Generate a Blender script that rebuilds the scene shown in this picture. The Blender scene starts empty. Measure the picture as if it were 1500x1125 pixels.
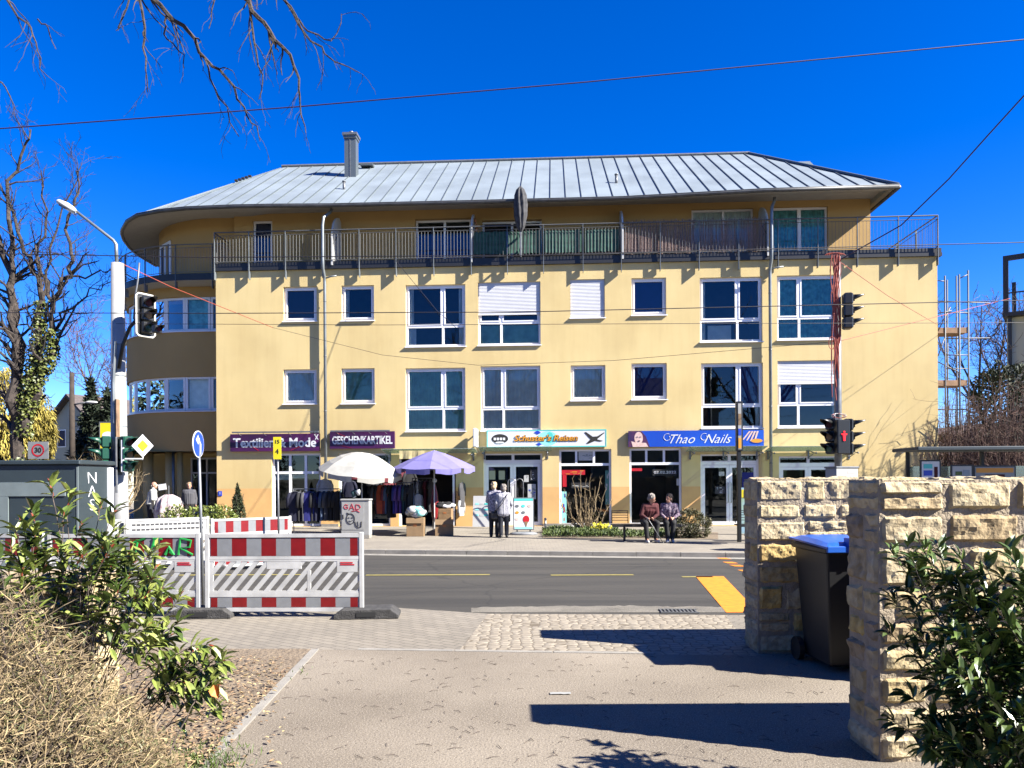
import bpy, bmesh, math, random
from mathutils import Vector as V, Matrix, noise
R = math.radians
sc = bpy.context.scene
# ------------------------------------------------------------ camera
EYE = 1.75; F = 1120.0; HX, HY = 750.0, 700.0; ROLL = 0.0055
cam = bpy.data.cameras.new('camera'); co = bpy.data.objects.new('camera', cam)
sc.collection.objects.link(co); sc.camera = co
cam.sensor_width = 36; cam.lens = 36*F/1500; cam.shift_y = (HY-562.5)/1500
cam.clip_start = .05; cam.clip_end = 4000
cr, sr = math.cos(ROLL), math.sin(ROLL)
RT = V((cr, 0, -sr)); UP = V((sr, 0, cr)); FW = V((0, 1, 0)); C0 = V((0, 0, EYE))
M = Matrix((RT, UP, -FW)).transposed().to_4x4(); M.translation = C0
co.matrix_world = M
# ------------------------------------------------------------ world and sun
SUN = V((1.23, -.47, 1.0)).normalized()          # towards the sun
EL = math.asin(SUN.z); AZ = math.atan2(SUN.x, SUN.y)
w = bpy.data.worlds.new('World'); sc.world = w; w.use_nodes = True
nt = w.node_tree; bg = nt.nodes['Background']
sky = nt.nodes.new('ShaderNodeTexSky'); sky.sky_type = 'NISHITA'; sky.sun_disc = False
sky.sun_elevation = EL; sky.sun_rotation = AZ; sky.altitude = 1500; sky.air_density = .85; sky.dust_density = .15; sky.ozone_density = 4.5
hs = nt.nodes.new('ShaderNodeHueSaturation'); hs.inputs['Saturation'].default_value = 1.34; hs.inputs['Hue'].default_value = .519
nt.links.new(sky.outputs[0], hs.inputs['Color']); nt.links.new(hs.outputs[0], bg.inputs['Color'])
bg.inputs['Strength'].default_value = .066
sl = bpy.data.lights.new('sun', 'SUN'); sl.energy = 5.0; sl.angle = R(.5); sl.color = (1, .95, .87)
so = bpy.data.objects.new('sun', sl); sc.collection.objects.link(so)
so.rotation_euler = SUN.to_track_quat('Z', 'Y').to_euler()
sc.view_settings.view_transform = 'Standard'; sc.view_settings.look = 'None'
sc.view_settings.exposure = 2.12; sc.view_settings.gamma = 1
sc.cycles.max_bounces = 6; sc.cycles.transparent_max_bounces = 12
# ------------------------------------------------------------ pixel helpers (positions measured off the photograph, once)
def ray(px, py): return (FW + RT*((px-HX)/F) + UP*((HY-py)/F))
def gp(px, py, z=0):
    d = ray(px, py); t = (z-EYE)/d.z; return C0 + d*t
def dp(px, py, dist): return C0 + ray(px, py)*dist
TH = R(3.2); FO = V((0, 27.6, 0))                 # facade frame: x along, y inwards, z up
FM = Matrix.Translation(FO) @ Matrix.Rotation(-TH, 4, 'Z'); FI = FM.inverted()
def fa(px, py, y=0):
    o = FI @ C0; d = FI.to_3x3() @ ray(px, py); t = (y-o.y)/d.y; q = o+d*t; return q.x, q.z
def fw(u, y, z): return FM @ V((u, y, z))
# ------------------------------------------------------------ materials
MATS = {}; K = .62
k3 = lambda c: tuple(x*K for x in c)
def mat(name, col, rough=.7, metal=0, var=0, scale=4, col2=None, bump=0, bscale=60, det=5, emit=0, spec=.5, coat=0, sss=0):
    if not emit: col = tuple(x*K for x in col); col2 = tuple(x*K for x in col2) if col2 else None
    m = bpy.data.materials.new(name); m.use_nodes = True; n = m.node_tree; b = n.nodes['Principled BSDF']
    c = (*col, 1); b.inputs['Base Color'].default_value = c
    b.inputs['Roughness'].default_value = rough; b.inputs['Metallic'].default_value = metal
    b.inputs['Specular IOR Level'].default_value = spec; b.inputs['Coat Weight'].default_value = coat
    if emit: b.inputs['Emission Color'].default_value = c; b.inputs['Emission Strength'].default_value = emit
    if var or col2 or bump: tc = n.nodes.new('ShaderNodeTexCoord')
    if var or col2:
        t = n.nodes.new('ShaderNodeTexNoise'); t.inputs['Scale'].default_value = scale; t.inputs['Detail'].default_value = det
        n.links.new(tc.outputs['Object'], t.inputs['Vector'])
        r = n.nodes.new('ShaderNodeValToRGB'); e = r.color_ramp.elements
        e[0].position = .35; e[1].position = .65
        e[0].color = (*[x*(1-var) for x in col], 1)
        e[1].color = (*(col2 if col2 else [min(1, x*(1+var)) for x in col]), 1)
        n.links.new(t.outputs[0], r.inputs[0]); n.links.new(r.outputs[0], b.inputs['Base Color'])
    if bump:
        t2 = n.nodes.new('ShaderNodeTexNoise'); t2.inputs['Scale'].default_value = bscale; t2.inputs['Detail'].default_value = 4
        n.links.new(tc.outputs['Object'], t2.inputs['Vector'])
        bp = n.nodes.new('ShaderNodeBump'); bp.inputs['Strength'].default_value = bump; bp.inputs['Distance'].default_value = .02
        n.links.new(t2.outputs[0], bp.inputs['Height']); n.links.new(bp.outputs[0], b.inputs['Normal'])
    MATS[name] = m; return m
def node_mat(name):
    m = bpy.data.materials.new(name); m.use_nodes = True; MATS[name] = m
    return m, m.node_tree.nodes, m.node_tree.links, m.node_tree.nodes['Principled BSDF']
# ------------------------------------------------------------ mesh builder
class MB:
    def __init__(s): s.v = []; s.f = []; s.m = []; s.mats = []
    def mi(s, m):
        if m is None: return 0
        if m not in s.mats: s.mats.append(m)
        return s.mats.index(m)
    def add(s, vs, fs, m=None):
        k = len(s.v); s.v += [tuple(p) for p in vs]; i = s.mi(m)
        for f in fs: s.f.append([k+q for q in f]); s.m.append(i)
        return s
    def quad(s, a, b, c, d, m=None): return s.add([a, b, c, d], [(0, 1, 2, 3)], m)
    def box(s, x0, x1, y0, y1, z0, z1, m=None, T=None):
        p = [V((x, y, z)) for z in (z0, z1) for x, y in ((x0, y0), (x1, y0), (x1, y1), (x0, y1))]
        if T is not None: p = [T @ q for q in p]
        return s.add(p, [(0, 3, 2, 1), (4, 5, 6, 7), (0, 1, 5, 4), (1, 2, 6, 5), (2, 3, 7, 6), (3, 0, 4, 7)], m)
    def cbox(s, x0, x1, y0, y1, z0, z1, c, m=None, T=None):   # box with chamfered edges
        o = []
        for z, k in ((z0, c), (z0+c, 0), (z1-c, 0), (z1, c)):
            for (x, y) in ((x0+k+c, y0+k), (x1-k-c, y0+k), (x1-k, y0+k+c), (x1-k, y1-k-c), (x1-k-c, y1-k), (x0+k+c, y1-k), (x0+k, y1-k-c), (x0+k, y0+k+c)):
                o.append(V((x, y, z)))
        if T is not None: o = [T @ q for q in o]
        fs = [tuple(range(7, -1, -1)), tuple(range(24, 32))]
        for r in range(3):
            for i in range(8): j = (i+1) % 8; fs.append((r*8+i, r*8+j, r*8+8+j, r*8+8+i))
        return s.add(o, fs, m)
    def prism(s, pts, y0, y1, m=None, T=None):       # outline in x,z extruded along y
        n = len(pts); p = [V((x, y0, z)) for x, z in pts]+[V((x, y1, z)) for x, z in pts]
        if T is not None: p = [T @ q for q in p]
        fs = [tuple(range(n)), tuple(range(2*n-1, n-1, -1))]
        for i in range(n): j = (i+1) % n; fs.append((i, n+i, n+j, j))
        return s.add(p, fs, m)
    def tube(s, pts, rad, n=8, m=None, caps=True, T=None):
        pts = [V(p) for p in pts]; k = len(pts)
        if not hasattr(rad, '__len__'): rad = [rad]*k
        vs = []; ref = None
        for i, p in enumerate(pts):
            t = (pts[min(i+1, k-1)]-pts[max(i-1, 0)])
            if t.length < 1e-9: t = V((0, 0, 1))
            t.normalize()
            if ref is None: ref = V((0, 1, 0)) if abs(t.y) < .9 else V((1, 0, 0))
            a = ref - t*ref.dot(t)
            if a.length < 1e-4: a = t.orthogonal()
            a.normalize(); ref = a; b = t.cross(a)
            for j in range(n):
                an = 2*math.pi*j/n; vs.append(p+(a*math.cos(an)+b*math.sin(an))*rad[i])
        if T is not None: vs = [T @ q for q in vs]
        fs = []
        for i in range(k-1):
            for j in range(n): q = (j+1) % n; fs.append((i*n+j, i*n+q, (i+1)*n+q, (i+1)*n+j))
        if caps and n > 2: fs += [tuple(range(n-1, -1, -1)), tuple(range((k-1)*n, k*n))]
        return s.add(vs, fs, m)
    def cyl(s, c, r, z0, z1, n=20, m=None, r2=None, T=None):
        return s.tube([(c[0], c[1], z0), (c[0], c[1], z1)], [r, r if r2 is None else r2], n, m, True, T)
    def lathe(s, prof, n=24, m=None, T=None):
        vs = []; fs = []
        for r, z in prof:
            for j in range(n): a = 2*math.pi*j/n; vs.append(V((r*math.cos(a), r*math.sin(a), z)))
        for i in range(len(prof)-1):
            for j in range(n): q = (j+1) % n; fs.append((i*n+j, i*n+q, i*n+n+q, i*n+n+j))
        if T is not None: vs = [T @ q for q in vs]
        return s.add(vs, fs, m)
    def ell(s, c, r, m=None, n=12, k=8, T=None):      # ellipsoid
        c = V(c); r = r if hasattr(r, '__len__') else (r, r, r); vs = [c+V((0, 0, -r[2]))]; fs = []
        for i in range(1, k):
            a = math.pi*i/k
            for j in range(n): b = 2*math.pi*j/n; vs.append(c+V((r[0]*math.sin(a)*math.cos(b), r[1]*math.sin(a)*math.sin(b), -r[2]*math.cos(a))))
        vs.append(c+V((0, 0, r[2])))
        for j in range(n): q = (j+1) % n; fs.append((0, 1+q, 1+j)); fs.append((len(vs)-1, len(vs)-1-n+j, len(vs)-1-n+q))
        for i in range(k-2):
            for j in range(n): q = (j+1) % n; fs.append((1+i*n+j, 1+i*n+q, 1+i*n+n+q, 1+i*n+n+j))
        if T is not None: vs = [T @ q for q in vs]
        return s.add(vs, fs, m)
    def cap(s, p0, r0, p1, r1, m=None, n=10):        # capsule
        p0 = V(p0); p1 = V(p1); d = (p1-p0); L = d.length; d = d/L if L > 1e-6 else V((0, 0, 1))
        P = []; Q = []
        for a in (-80, -45, -15): P.append(p0+d*r0*math.sin(R(a))); Q.append(r0*math.cos(R(a)))
        for a in (15, 45, 80): P.append(p1+d*r1*math.sin(R(a))); Q.append(r1*math.cos(R(a)))
        return s.tube(P, Q, n, m)
    def build(s, name, m=None, parent=None, world=False, smooth=False, remesh=0, sub=0, bevel=0):
        me = bpy.data.meshes.new(name); vs = s.v
        if world and parent is not None:
            I = PM[parent.name].inverted(); vs = [tuple(I @ V(p)) for p in vs]
        me.from_pydata(vs, [], s.f)
        ms = s.mats if s.mats else [m]
        for q in ms: me.materials.append(MATS[q] if isinstance(q, str) else q)
        if len(ms) > 1: me.polygons.foreach_set('material_index', s.m)
        if smooth: me.polygons.foreach_set('use_smooth', [True]*len(me.polygons))
        o = bpy.data.objects.new(name, me); sc.collection.objects.link(o)
        if remesh:
            r = o.modifiers.new('r', 'REMESH'); r.mode = 'VOXEL'; r.voxel_size = remesh; r.use_smooth_shade = True
            sm = o.modifiers.new('s', 'SMOOTH'); sm.factor = .5; sm.iterations = 3
            dg = bpy.context.evaluated_depsgraph_get(); me2 = bpy.data.meshes.new_from_object(o.evaluated_get(dg))
            o.modifiers.clear(); o.data = me2; me2.polygons.foreach_set('use_smooth', [True]*len(me2.polygons))
        if bevel:
            b = o.modifiers.new('b', 'BEVEL'); b.width = bevel; b.segments = 2; b.limit_method = 'ANGLE'
        if parent is not None: o.parent = parent
        return o
PM = {}
def thing(name, label, cat, loc=(0, 0, 0), rz=0, group=None):
    o = bpy.data.objects.new(name, None); sc.collection.objects.link(o); o.empty_display_size = .2
    o.location = loc; o.rotation_euler = (0, 0, rz); o['label'] = label; o['category'] = cat
    if group: o['group'] = group
    PM[o.name] = Matrix.Translation(V(loc)) @ Matrix.Rotation(rz, 4, 'Z'); return o
def fthing(name, label, cat, u=0, y=0, z=0, group=None): return thing(name, label, cat, fw(u, y, z), -TH, group)
def tag(o, label, cat, group=None, kind=None):
    o['label'] = label; o['category'] = cat
    if group: o['group'] = group
    if kind: o['kind'] = kind
    return o
def structure(o): o['kind'] = 'structure'; return o
def dup(root, loc, rz, label=None, group=None, swap=None):
    r = root.copy(); sc.collection.objects.link(r); r.location = loc; r.rotation_euler = (0, 0, rz)
    if label: r['label'] = label
    if group: r['group'] = group
    def rec(o, p):
        for ch in [c for c in sc.objects if c.parent == o]:
            c = ch.copy(); sc.collection.objects.link(c); c.parent = p
            if swap and c.type == 'MESH' and c.data.materials and c.data.materials[0].name in swap:
                c.data = c.data.copy(); c.data.materials[0] = MATS[swap[c.data.materials[0].name]]
            rec(ch, c)
    rec(root, r)
    PM[r.name] = Matrix.Translation(V(loc)) @ Matrix.Rotation(rz, 4, 'Z'); return r
def text(name, s, m, parent, x, y, z, size, width=None, ext=.004, shear=0, bold=0, T=None, align='CENTER', sp=1):
    c = bpy.data.curves.new(name, 'FONT'); c.body = s; c.size = size; c.extrude = ext; c.offset = bold; c.shear = shear
    c.align_x = align; c.align_y = 'CENTER'; c.space_character = sp; c.resolution_u = 3
    o = bpy.data.objects.new(name, c); sc.collection.objects.link(o)
    dg = bpy.context.evaluated_depsgraph_get(); me = bpy.data.meshes.new_from_object(o.evaluated_get(dg))
    bpy.data.objects.remove(o)
    xs = [v.co.x for v in me.vertices]; wd = max(xs)-min(xs); k = (width/wd) if width else 1
    B = Matrix.Translation((x, y, z)) @ Matrix.Rotation(R(90), 4, 'X') if T is None else T
    me.transform(B @ Matrix.Diagonal((k, 1, 1, 1))); me.materials.clear(); me.materials.append(MATS[m])
    o = bpy.data.objects.new(name, me); sc.collection.objects.link(o); o.parent = parent; return o
rnd = random.Random(7)
# ------------------------------------------------------------ palette
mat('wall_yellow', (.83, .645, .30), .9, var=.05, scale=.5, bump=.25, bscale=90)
mat('wall_ochre', (.80, .48, .18), .9, var=.07, scale=1.5, bump=.25, bscale=90)
mat('white_pvc', (1.05, 1.05, 1.07), .35, var=.03, scale=2)
mat('shutter_white', (.76, .76, .77), .5, var=.03)
mat('soffit', (.50, .47, .42), .8, var=.05)
mat('zinc', (.30, .35, .375), .5, metal=.2, var=.12, scale=.7, bump=.05, bscale=6)
mat('zinc_seam', (.17, .20, .21), .45, metal=.5)
mat('gutter', (.10, .10, .10), .5, metal=.4, var=.2)
mat('galv', (.22, .23, .24), .45, metal=.5, var=.15, scale=8)
mat('pipe_grey', (.27, .30, .31), .45, metal=.5, var=.12, scale=3)
mat('dark_metal', (.03, .03, .032), .45, metal=.3)
mat('black_plastic', (.008, .008, .009), .45)
mat('matt_black', (.012, .012, .012), .8)
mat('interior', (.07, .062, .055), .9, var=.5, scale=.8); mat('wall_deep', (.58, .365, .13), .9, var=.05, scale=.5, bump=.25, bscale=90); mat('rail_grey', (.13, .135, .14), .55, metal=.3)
mat('interior_floor', (.08, .07, .06), .8)
mat('curtain_teal', (.2, .6, .6), .8, var=.3, scale=6)
mat('curtain_green', (.36, .62, .48), .85, var=.2, scale=3)
mat('curtain_white', (1.0, 1.0, .95), .85, var=.1)
mat('blind_blue', (.006, .018, .22), .7, var=.1)
mat('blind_navy', (.008, .008, .05), .7, var=.1)
mat('door_blue', (.012, .012, .10), .5)
mat('wood_orange', (.5, .17, .04), .6, var=.2)
mat('reed', (.30, .20, .17), .9, var=.45, scale=22)
mat('mesh_green', (.03, .10, .07), .85, var=.35, scale=7)
mat('grey_cloth', (.06, .06, .065), .9, var=.3, scale=10)
mat('white_paint', (.62, .62, .60), .5, var=.04)
mat('white_plastic', (.56, .56, .54), .42, var=.16, scale=4)
mat('foil_grey', (.25, .26, .27), .35, var=.06, scale=12)
mat('foil_red', (.22, .006, .008), .35, var=.1, scale=12)
mat('rubber', (.05, .048, .046), .9, var=.35, scale=12, bump=.6, bscale=60)
mat('concrete', (.29, .27, .235), .9, var=.12, scale=5, bump=.3)
mat('mast_white', (.40, .40, .39), .55, var=.10, scale=3, bump=.1)
mat('road_yellow', (.85, .25, .005), .8, var=.12, scale=9)
mat('road_yellow_pale', (.30, .25, .06), .85, var=.15, scale=9)
mat('sign_yellow', (.85, .70, .01), .5)
mat('sign_blue', (.01, .06, .55), .45)
mat('sign_red', (.55, .01, .02), .45)
mat('sign_purple', (.030, .006, .045), .4, var=.0, col2=(.09, .008, .09), scale=.9)
mat('sign_white', (.82, .83, .84), .5)
mat('sign_nails', (.005, .06, .50), .4, col2=(.004, .10, .62), scale=.6)
mat('turquoise', (.10, .66, .60), .5)
mat('turq_pale', (.35, .85, .80), .5)
mat('orange_paint', (.80, .34, .02), .5)
mat('green_paint', (.01, .30, .05), .6)
mat('skin', (.52, .27, .18), .55, var=.06, scale=20)
mat('hair_grey', (.26, .23, .20), .8, var=.3, scale=60, bump=.6, bscale=120)
mat('hair_white', (.62, .48, .28), .8, var=.2, scale=60, bump=.6, bscale=120)
mat('hair_dark', (.05, .03, .02), .7, var=.4, scale=60, bump=.6, bscale=120)
mat('eye', (.01, .01, .01), .2)
mat('cardboard', (.26, .165, .08), .85, var=.10, scale=6)
mat('cardboard_worn', (.30, .18, .08), .85, var=.15, scale=6)
mat('bark', (.055, .042, .034), .95, var=.45, scale=9, bump=.8, bscale=30)
mat('bark_light', (.12, .092, .075), .95, var=.4, scale=14, bump=.6, bscale=40)
mat('bark_reddish', (.13, .075, .055), .95, var=.4, scale=3)
mat('twig_tan', (.26, .19, .10), .9, var=.35, scale=5)
mat('twig_dry', (.38, .285, .145), .9, var=.5, scale=9)
mat('twig_grey', (.25, .19, .11), .9, var=.5, scale=9)
mat('leaf_ivy', (.06, .085, .012), .5, var=.0, col2=(.18, .20, .04), scale=5)
mat('leaf_photinia', (.14, .20, .03), .42, col2=(.32, .36, .09), scale=11, coat=.1)
mat('leaf_photinia_dark', (.035, .065, .010), .35, col2=(.10, .15, .03), scale=9, coat=.2)
mat('leaf_red', (.30, .06, .03), .4, var=.3, scale=20)
mat('leaf_orange', (.65, .18, .01), .5, var=.2)
mat('leaf_laurel', (.045, .085, .018), .3, col2=(.16, .23, .05), scale=8, coat=.3)
mat('leaf_box', (.07, .08, .022), .6, col2=(.15, .13, .05), scale=6)
mat('leaf_bed', (.05, .09, .015), .6, col2=(.13, .18, .03), scale=8)
mat('leaf_conifer', (.02, .035, .012), .8, var=.4, scale=3)
mat('leaf_cypress', (.045, .06, .018), .8, var=.4, scale=9)
mat('leaf_willow', (.40, .32, .05), .7, var=.2, scale=2)
mat('leaf_dead', (.22, .13, .07), .8, col2=(.33, .23, .13), scale=15)
mat('flower_yellow', (.85, .75, .02), .6)
mat('bin_blue', (.02, .13, .58), .35, var=.05)
mat('bin_dark', (.006, .006, .007), .45)
mat('kiosk', (.030, .045, .052), .5, var=.1, scale=2)
mat('kiosk_light', (.19, .23, .23), .5, var=.08)
mat('cabinet', (.38, .38, .36), .6, var=.07, scale=4)
mat('cable_red', (.42, .07, .035), .6, var=.15, scale=20)
mat('wire', (.015, .012, .02), .6)
mat('tl_green', (.01, .075, .045), .4)
mat('tl_black', (.007, .008, .008), .4)
mat('cream', (.82, .80, .70), .6)
mat('ped_red', (1, .006, .012), .4, emit=.28)
mat('plank', (.30, .18, .10), .85, var=.2)
mat('slate_roof', (.10, .08, .075), .9, var=.2)
mat('gable_wall', (.50, .52, .42), .9)
mat('wood_pole', (.04, .028, .02), .9, var=.3)
mat('hill_wood', (.13, .085, .07), 1, var=.35, scale=.5)
m = MATS['wall_yellow']; N = m.node_tree.nodes; L = m.node_tree.links; B = N['Principled BSDF']; src = B.inputs['Base Color'].links[0].from_socket
tc = N.new('ShaderNodeTexCoord'); mp = N.new('ShaderNodeMapping'); mp.inputs['Scale'].default_value = (2.2, 2.2, .22); t = N.new('ShaderNodeTexNoise'); t.inputs['Scale'].default_value = 1.6; t.inputs['Detail'].default_value = 9; t.inputs['Roughness'].default_value = .65
r = N.new('ShaderNodeValToRGB'); r.color_ramp.elements[0].position = .30; r.color_ramp.elements[0].color = (.80, .76, .68, 1); r.color_ramp.elements[1].position = .55; x = N.new('ShaderNodeMixRGB'); x.blend_type = 'MULTIPLY'; x.inputs[0].default_value = .30
t2 = N.new('ShaderNodeTexNoise'); t2.inputs['Scale'].default_value = .45; t2.inputs['Detail'].default_value = 6; r2 = N.new('ShaderNodeValToRGB'); r2.color_ramp.elements[0].position = .35; r2.color_ramp.elements[0].color = (.90, .88, .84, 1); r2.color_ramp.elements[1].position = .6; x2 = N.new('ShaderNodeMixRGB'); x2.blend_type = 'MULTIPLY'; x2.inputs[0].default_value = 1
L.new(tc.outputs['Object'], mp.inputs[0]); L.new(mp.outputs[0], t.inputs['Vector']); L.new(tc.outputs['Object'], t2.inputs['Vector']); L.new(t.outputs[0], r.inputs[0]); L.new(t2.outputs[0], r2.inputs[0])
L.new(src, x.inputs[1]); L.new(r.outputs[0], x.inputs[2]); L.new(x.outputs[0], x2.inputs[1]); L.new(r2.outputs[0], x2.inputs[2]); L.new(x2.outputs[0], B.inputs['Base Color'])
m, N, L, B = node_mat('glass')                     # window glass: clear, with a mirror layer
N.remove(B); tr = N.new('ShaderNodeBsdfTransparent'); tr.inputs[0].default_value = (.80, .88, .87, 1)
gl = N.new('ShaderNodeBsdfGlossy'); gl.inputs['Roughness'].default_value = .015; gl.inputs[0].default_value = (.85, .95, 1, 1)
fr = N.new('ShaderNodeFresnel'); fr.inputs[0].default_value = 1.62; mx = N.new('ShaderNodeMixShader')
L.new(fr.outputs[0], mx.inputs[0]); L.new(tr.outputs[0], mx.inputs[1]); L.new(gl.outputs[0], mx.inputs[2]); L.new(mx.outputs[0], N['Material Output'].inputs[0])
m, N, L, B = node_mat('canopy_glass')
N.remove(B); tr = N.new('ShaderNodeBsdfTransparent'); tr.inputs[0].default_value = (.55, .68, .62, 1)
gl = N.new('ShaderNodeBsdfDiffuse'); gl.inputs[0].default_value = (.45, .50, .46, 1); g2 = N.new('ShaderNodeBsdfGlossy'); g2.inputs[1].default_value = .1
mx = N.new('ShaderNodeMixShader'); mx.inputs[0].default_value = .35; mx2 = N.new('ShaderNodeMixShader'); mx2.inputs[0].default_value = .12
L.new(tr.outputs[0], mx.inputs[1]); L.new(gl.outputs[0], mx.inputs[2]); L.new(mx.outputs[0], mx2.inputs[1]); L.new(g2.outputs[0], mx2.inputs[2]); L.new(mx2.outputs[0], N['Material Output'].inputs[0])
def brick_mat(name, c1, c2, cm, scale, rowh, bw, ms, rot=0, bump=.4):
    c1, c2, cm = k3(c1), k3(c2), k3(cm)
    m, N, L, B = node_mat(name); tc = N.new('ShaderNodeTexCoord'); mp = N.new('ShaderNodeMapping'); mp.inputs['Rotation'].default_value[2] = rot
    b = N.new('ShaderNodeTexBrick'); b.inputs['Scale'].default_value = scale; b.inputs['Color1'].default_value = (*c1, 1); b.inputs['Color2'].default_value = (*c2, 1)
    b.inputs['Mortar'].default_value = (*cm, 1); b.inputs['Row Height'].default_value = rowh; b.inputs['Brick Width'].default_value = bw; b.inputs['Mortar Size'].default_value = ms
    t = N.new('ShaderNodeTexNoise'); t.inputs['Scale'].default_value = .7; t.inputs['Detail'].default_value = 8
    mm = N.new('ShaderNodeMixRGB'); mm.blend_type = 'MULTIPLY'; mm.inputs[0].default_value = .5
    rr = N.new('ShaderNodeValToRGB'); rr.color_ramp.elements[0].color = (.55, .55, .55, 1); rr.color_ramp.elements[0].position = .3; rr.color_ramp.elements[1].position = .7
    bp = N.new('ShaderNodeBump'); bp.inputs['Strength'].default_value = bump; bp.inputs['Distance'].default_value = .01; bp.invert = True
    L.new(tc.outputs['Object'], mp.inputs[0]); L.new(mp.outputs[0], b.inputs['Vector']); L.new(tc.outputs['Object'], t.inputs['Vector'])
    L.new(t.outputs[0], rr.inputs[0]); L.new(b.outputs['Color'], mm.inputs[1]); L.new(rr.outputs[0], mm.inputs[2]); L.new(mm.outputs[0], B.inputs['Base Color'])
    L.new(b.outputs['Fac'], bp.inputs['Height']); L.new(bp.outputs[0], B.inputs['Normal']); B.inputs['Roughness'].default_value = .9
brick_mat('pavers', (.30, .262, .205), (.245, .215, .17), (.12, .105, .085), 1, .10, .20, .006, rot=R(35))
brick_mat('pavers_far', (.34, .30, .235), (.29, .255, .205), (.18, .16, .13), 1, .10, .20, .005, rot=0)
brick_mat('kerb_stone', (.40, .37, .33), (.36, .34, .30), (.15, .14, .12), 1, 5, 1.0, .010, bump=.2)
def ground_mat(name, c1, c2, sc1, speck, speckc, darkc, bump=1.0, bs=45, dist=.012):
    c1, c2, speckc, darkc = k3(c1), k3(c2), k3(speckc), k3(darkc)
    m, N, L, B = node_mat(name); tc = N.new('ShaderNodeTexCoord')
    def no(s, d=8):
        t = N.new('ShaderNodeTexNoise'); t.inputs['Scale'].default_value = s; t.inputs['Detail'].default_value = d; L.new(tc.outputs['Object'], t.inputs['Vector']); return t
    def rp(t, p0, p1, a, b):
        r = N.new('ShaderNodeValToRGB'); r.color_ramp.elements[0].position = p0; r.color_ramp.elements[1].position = p1
        r.color_ramp.elements[0].color = (*a, 1); r.color_ramp.elements[1].color = (*b, 1); L.new(t.outputs[0], r.inputs[0]); return r
    a = rp(no(sc1), .35, .65, c1, c2); f = no(bs*2.2, 2)
    s1 = rp(f, .57, .66, (0, 0, 0), (1, 1, 1)); s2 = rp(no(bs*1.3, 3), .30, .42, (1, 1, 1), (0, 0, 0))
    m1 = N.new('ShaderNodeMixRGB'); m1.inputs[2].default_value = (*speckc, 1); m2 = N.new('ShaderNodeMixRGB'); m2.inputs[2].default_value = (*darkc, 1)
    k = N.new('ShaderNodeMath'); k.operation = 'MULTIPLY'; k.inputs[1].default_value = speck
    k2 = N.new('ShaderNodeMath'); k2.operation = 'MULTIPLY'; k2.inputs[1].default_value = speck
    L.new(s1.outputs[0], k.inputs[0]); L.new(k.outputs[0], m1.inputs[0]); L.new(a.outputs[0], m1.inputs[1])
    L.new(s2.outputs[0], k2.inputs[0]); L.new(k2.outputs[0], m2.inputs[0]); L.new(m1.outputs[0], m2.inputs[1]); L.new(m2.outputs[0], B.inputs['Base Color'])
    bp = N.new('ShaderNodeBump'); bp.inputs['Strength'].default_value = bump; bp.inputs['Distance'].default_value = dist
    L.new(no(bs, 6).outputs[0], bp.inputs['Height']); L.new(bp.outputs[0], B.inputs['Normal']); B.inputs['Roughness'].default_value = .95
    return m
ground_mat('gravel_drive', (.155, .125, .09), (.295, .25, .19), .38, .95, (.46, .40, .32), (.05, .04, .03), .8, 55, .008)
ground_mat('asphalt', (.028, .025, .020), (.038, .034, .027), .25, .35, (.10, .10, .095), (.025, .025, .025), .5, 60, .006)
ground_mat('soil', (.17, .125, .08), (.25, .19, .125), 3, .7, (.34, .27, .19), (.055, .04, .025), 1.0, 25, .03)
ground_mat('earth_far', (.16, .14, .09), (.22, .20, .13), .1, .3, (.3, .3, .2), (.08, .08, .05), .5, 10)
ground_mat('sand_dust', (.10, .09, .072), (.19, .17, .135), 2, .4, (.6, .55, .47), (.2, .18, .15), .6, 50)
m = MATS['asphalt']; N = m.node_tree.nodes; L = m.node_tree.links; B = N['Principled BSDF']; src = B.inputs['Base Color'].links[0].from_socket
tc = N.new('ShaderNodeTexCoord'); mp = N.new('ShaderNodeMapping'); mp.inputs['Scale'].default_value = (.12, 1.6, 1); mp.inputs['Rotation'].default_value[2] = .02; t = N.new('ShaderNodeTexNoise'); t.inputs['Scale'].default_value = 1.3; t.inputs['Detail'].default_value = 7
r = N.new('ShaderNodeValToRGB'); r.color_ramp.elements[0].position = .36; r.color_ramp.elements[0].color = (.62, .62, .62, 1); r.color_ramp.elements[1].position = .64; r.color_ramp.elements[1].color = (1.35, 1.33, 1.3, 1); x = N.new('ShaderNodeMixRGB'); x.blend_type = 'MULTIPLY'; x.inputs[0].default_value = 1
v = N.new('ShaderNodeTexVoronoi'); v.feature = 'DISTANCE_TO_EDGE'; v.inputs['Scale'].default_value = .35; wn = N.new('ShaderNodeTexNoise'); wn.inputs['Scale'].default_value = 1.5; wn.inputs['Detail'].default_value = 8; va = N.new('ShaderNodeMixRGB'); va.inputs[0].default_value = .35
L.new(tc.outputs['Object'], wn.inputs['Vector']); L.new(tc.outputs['Object'], va.inputs[1]); L.new(wn.outputs['Color'], va.inputs[2]); L.new(va.outputs[0], v.inputs['Vector'])
rc = N.new('ShaderNodeValToRGB'); rc.color_ramp.elements[0].position = .002; rc.color_ramp.elements[0].color = (.45, .45, .45, 1); rc.color_ramp.elements[1].position = .007; x2 = N.new('ShaderNodeMixRGB'); x2.blend_type = 'MULTIPLY'; x2.inputs[0].default_value = .8
L.new(tc.outputs['Object'], mp.inputs[0]); L.new(mp.outputs[0], t.inputs['Vector']); L.new(t.outputs[0], r.inputs[0]); L.new(v.outputs['Distance'], rc.inputs[0]); L.new(src, x.inputs[1]); L.new(r.outputs[0], x.inputs[2]); L.new(x.outputs[0], x2.inputs[1]); L.new(rc.outputs[0], x2.inputs[2]); L.new(x2.outputs[0], B.inputs['Base Color'])
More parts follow.
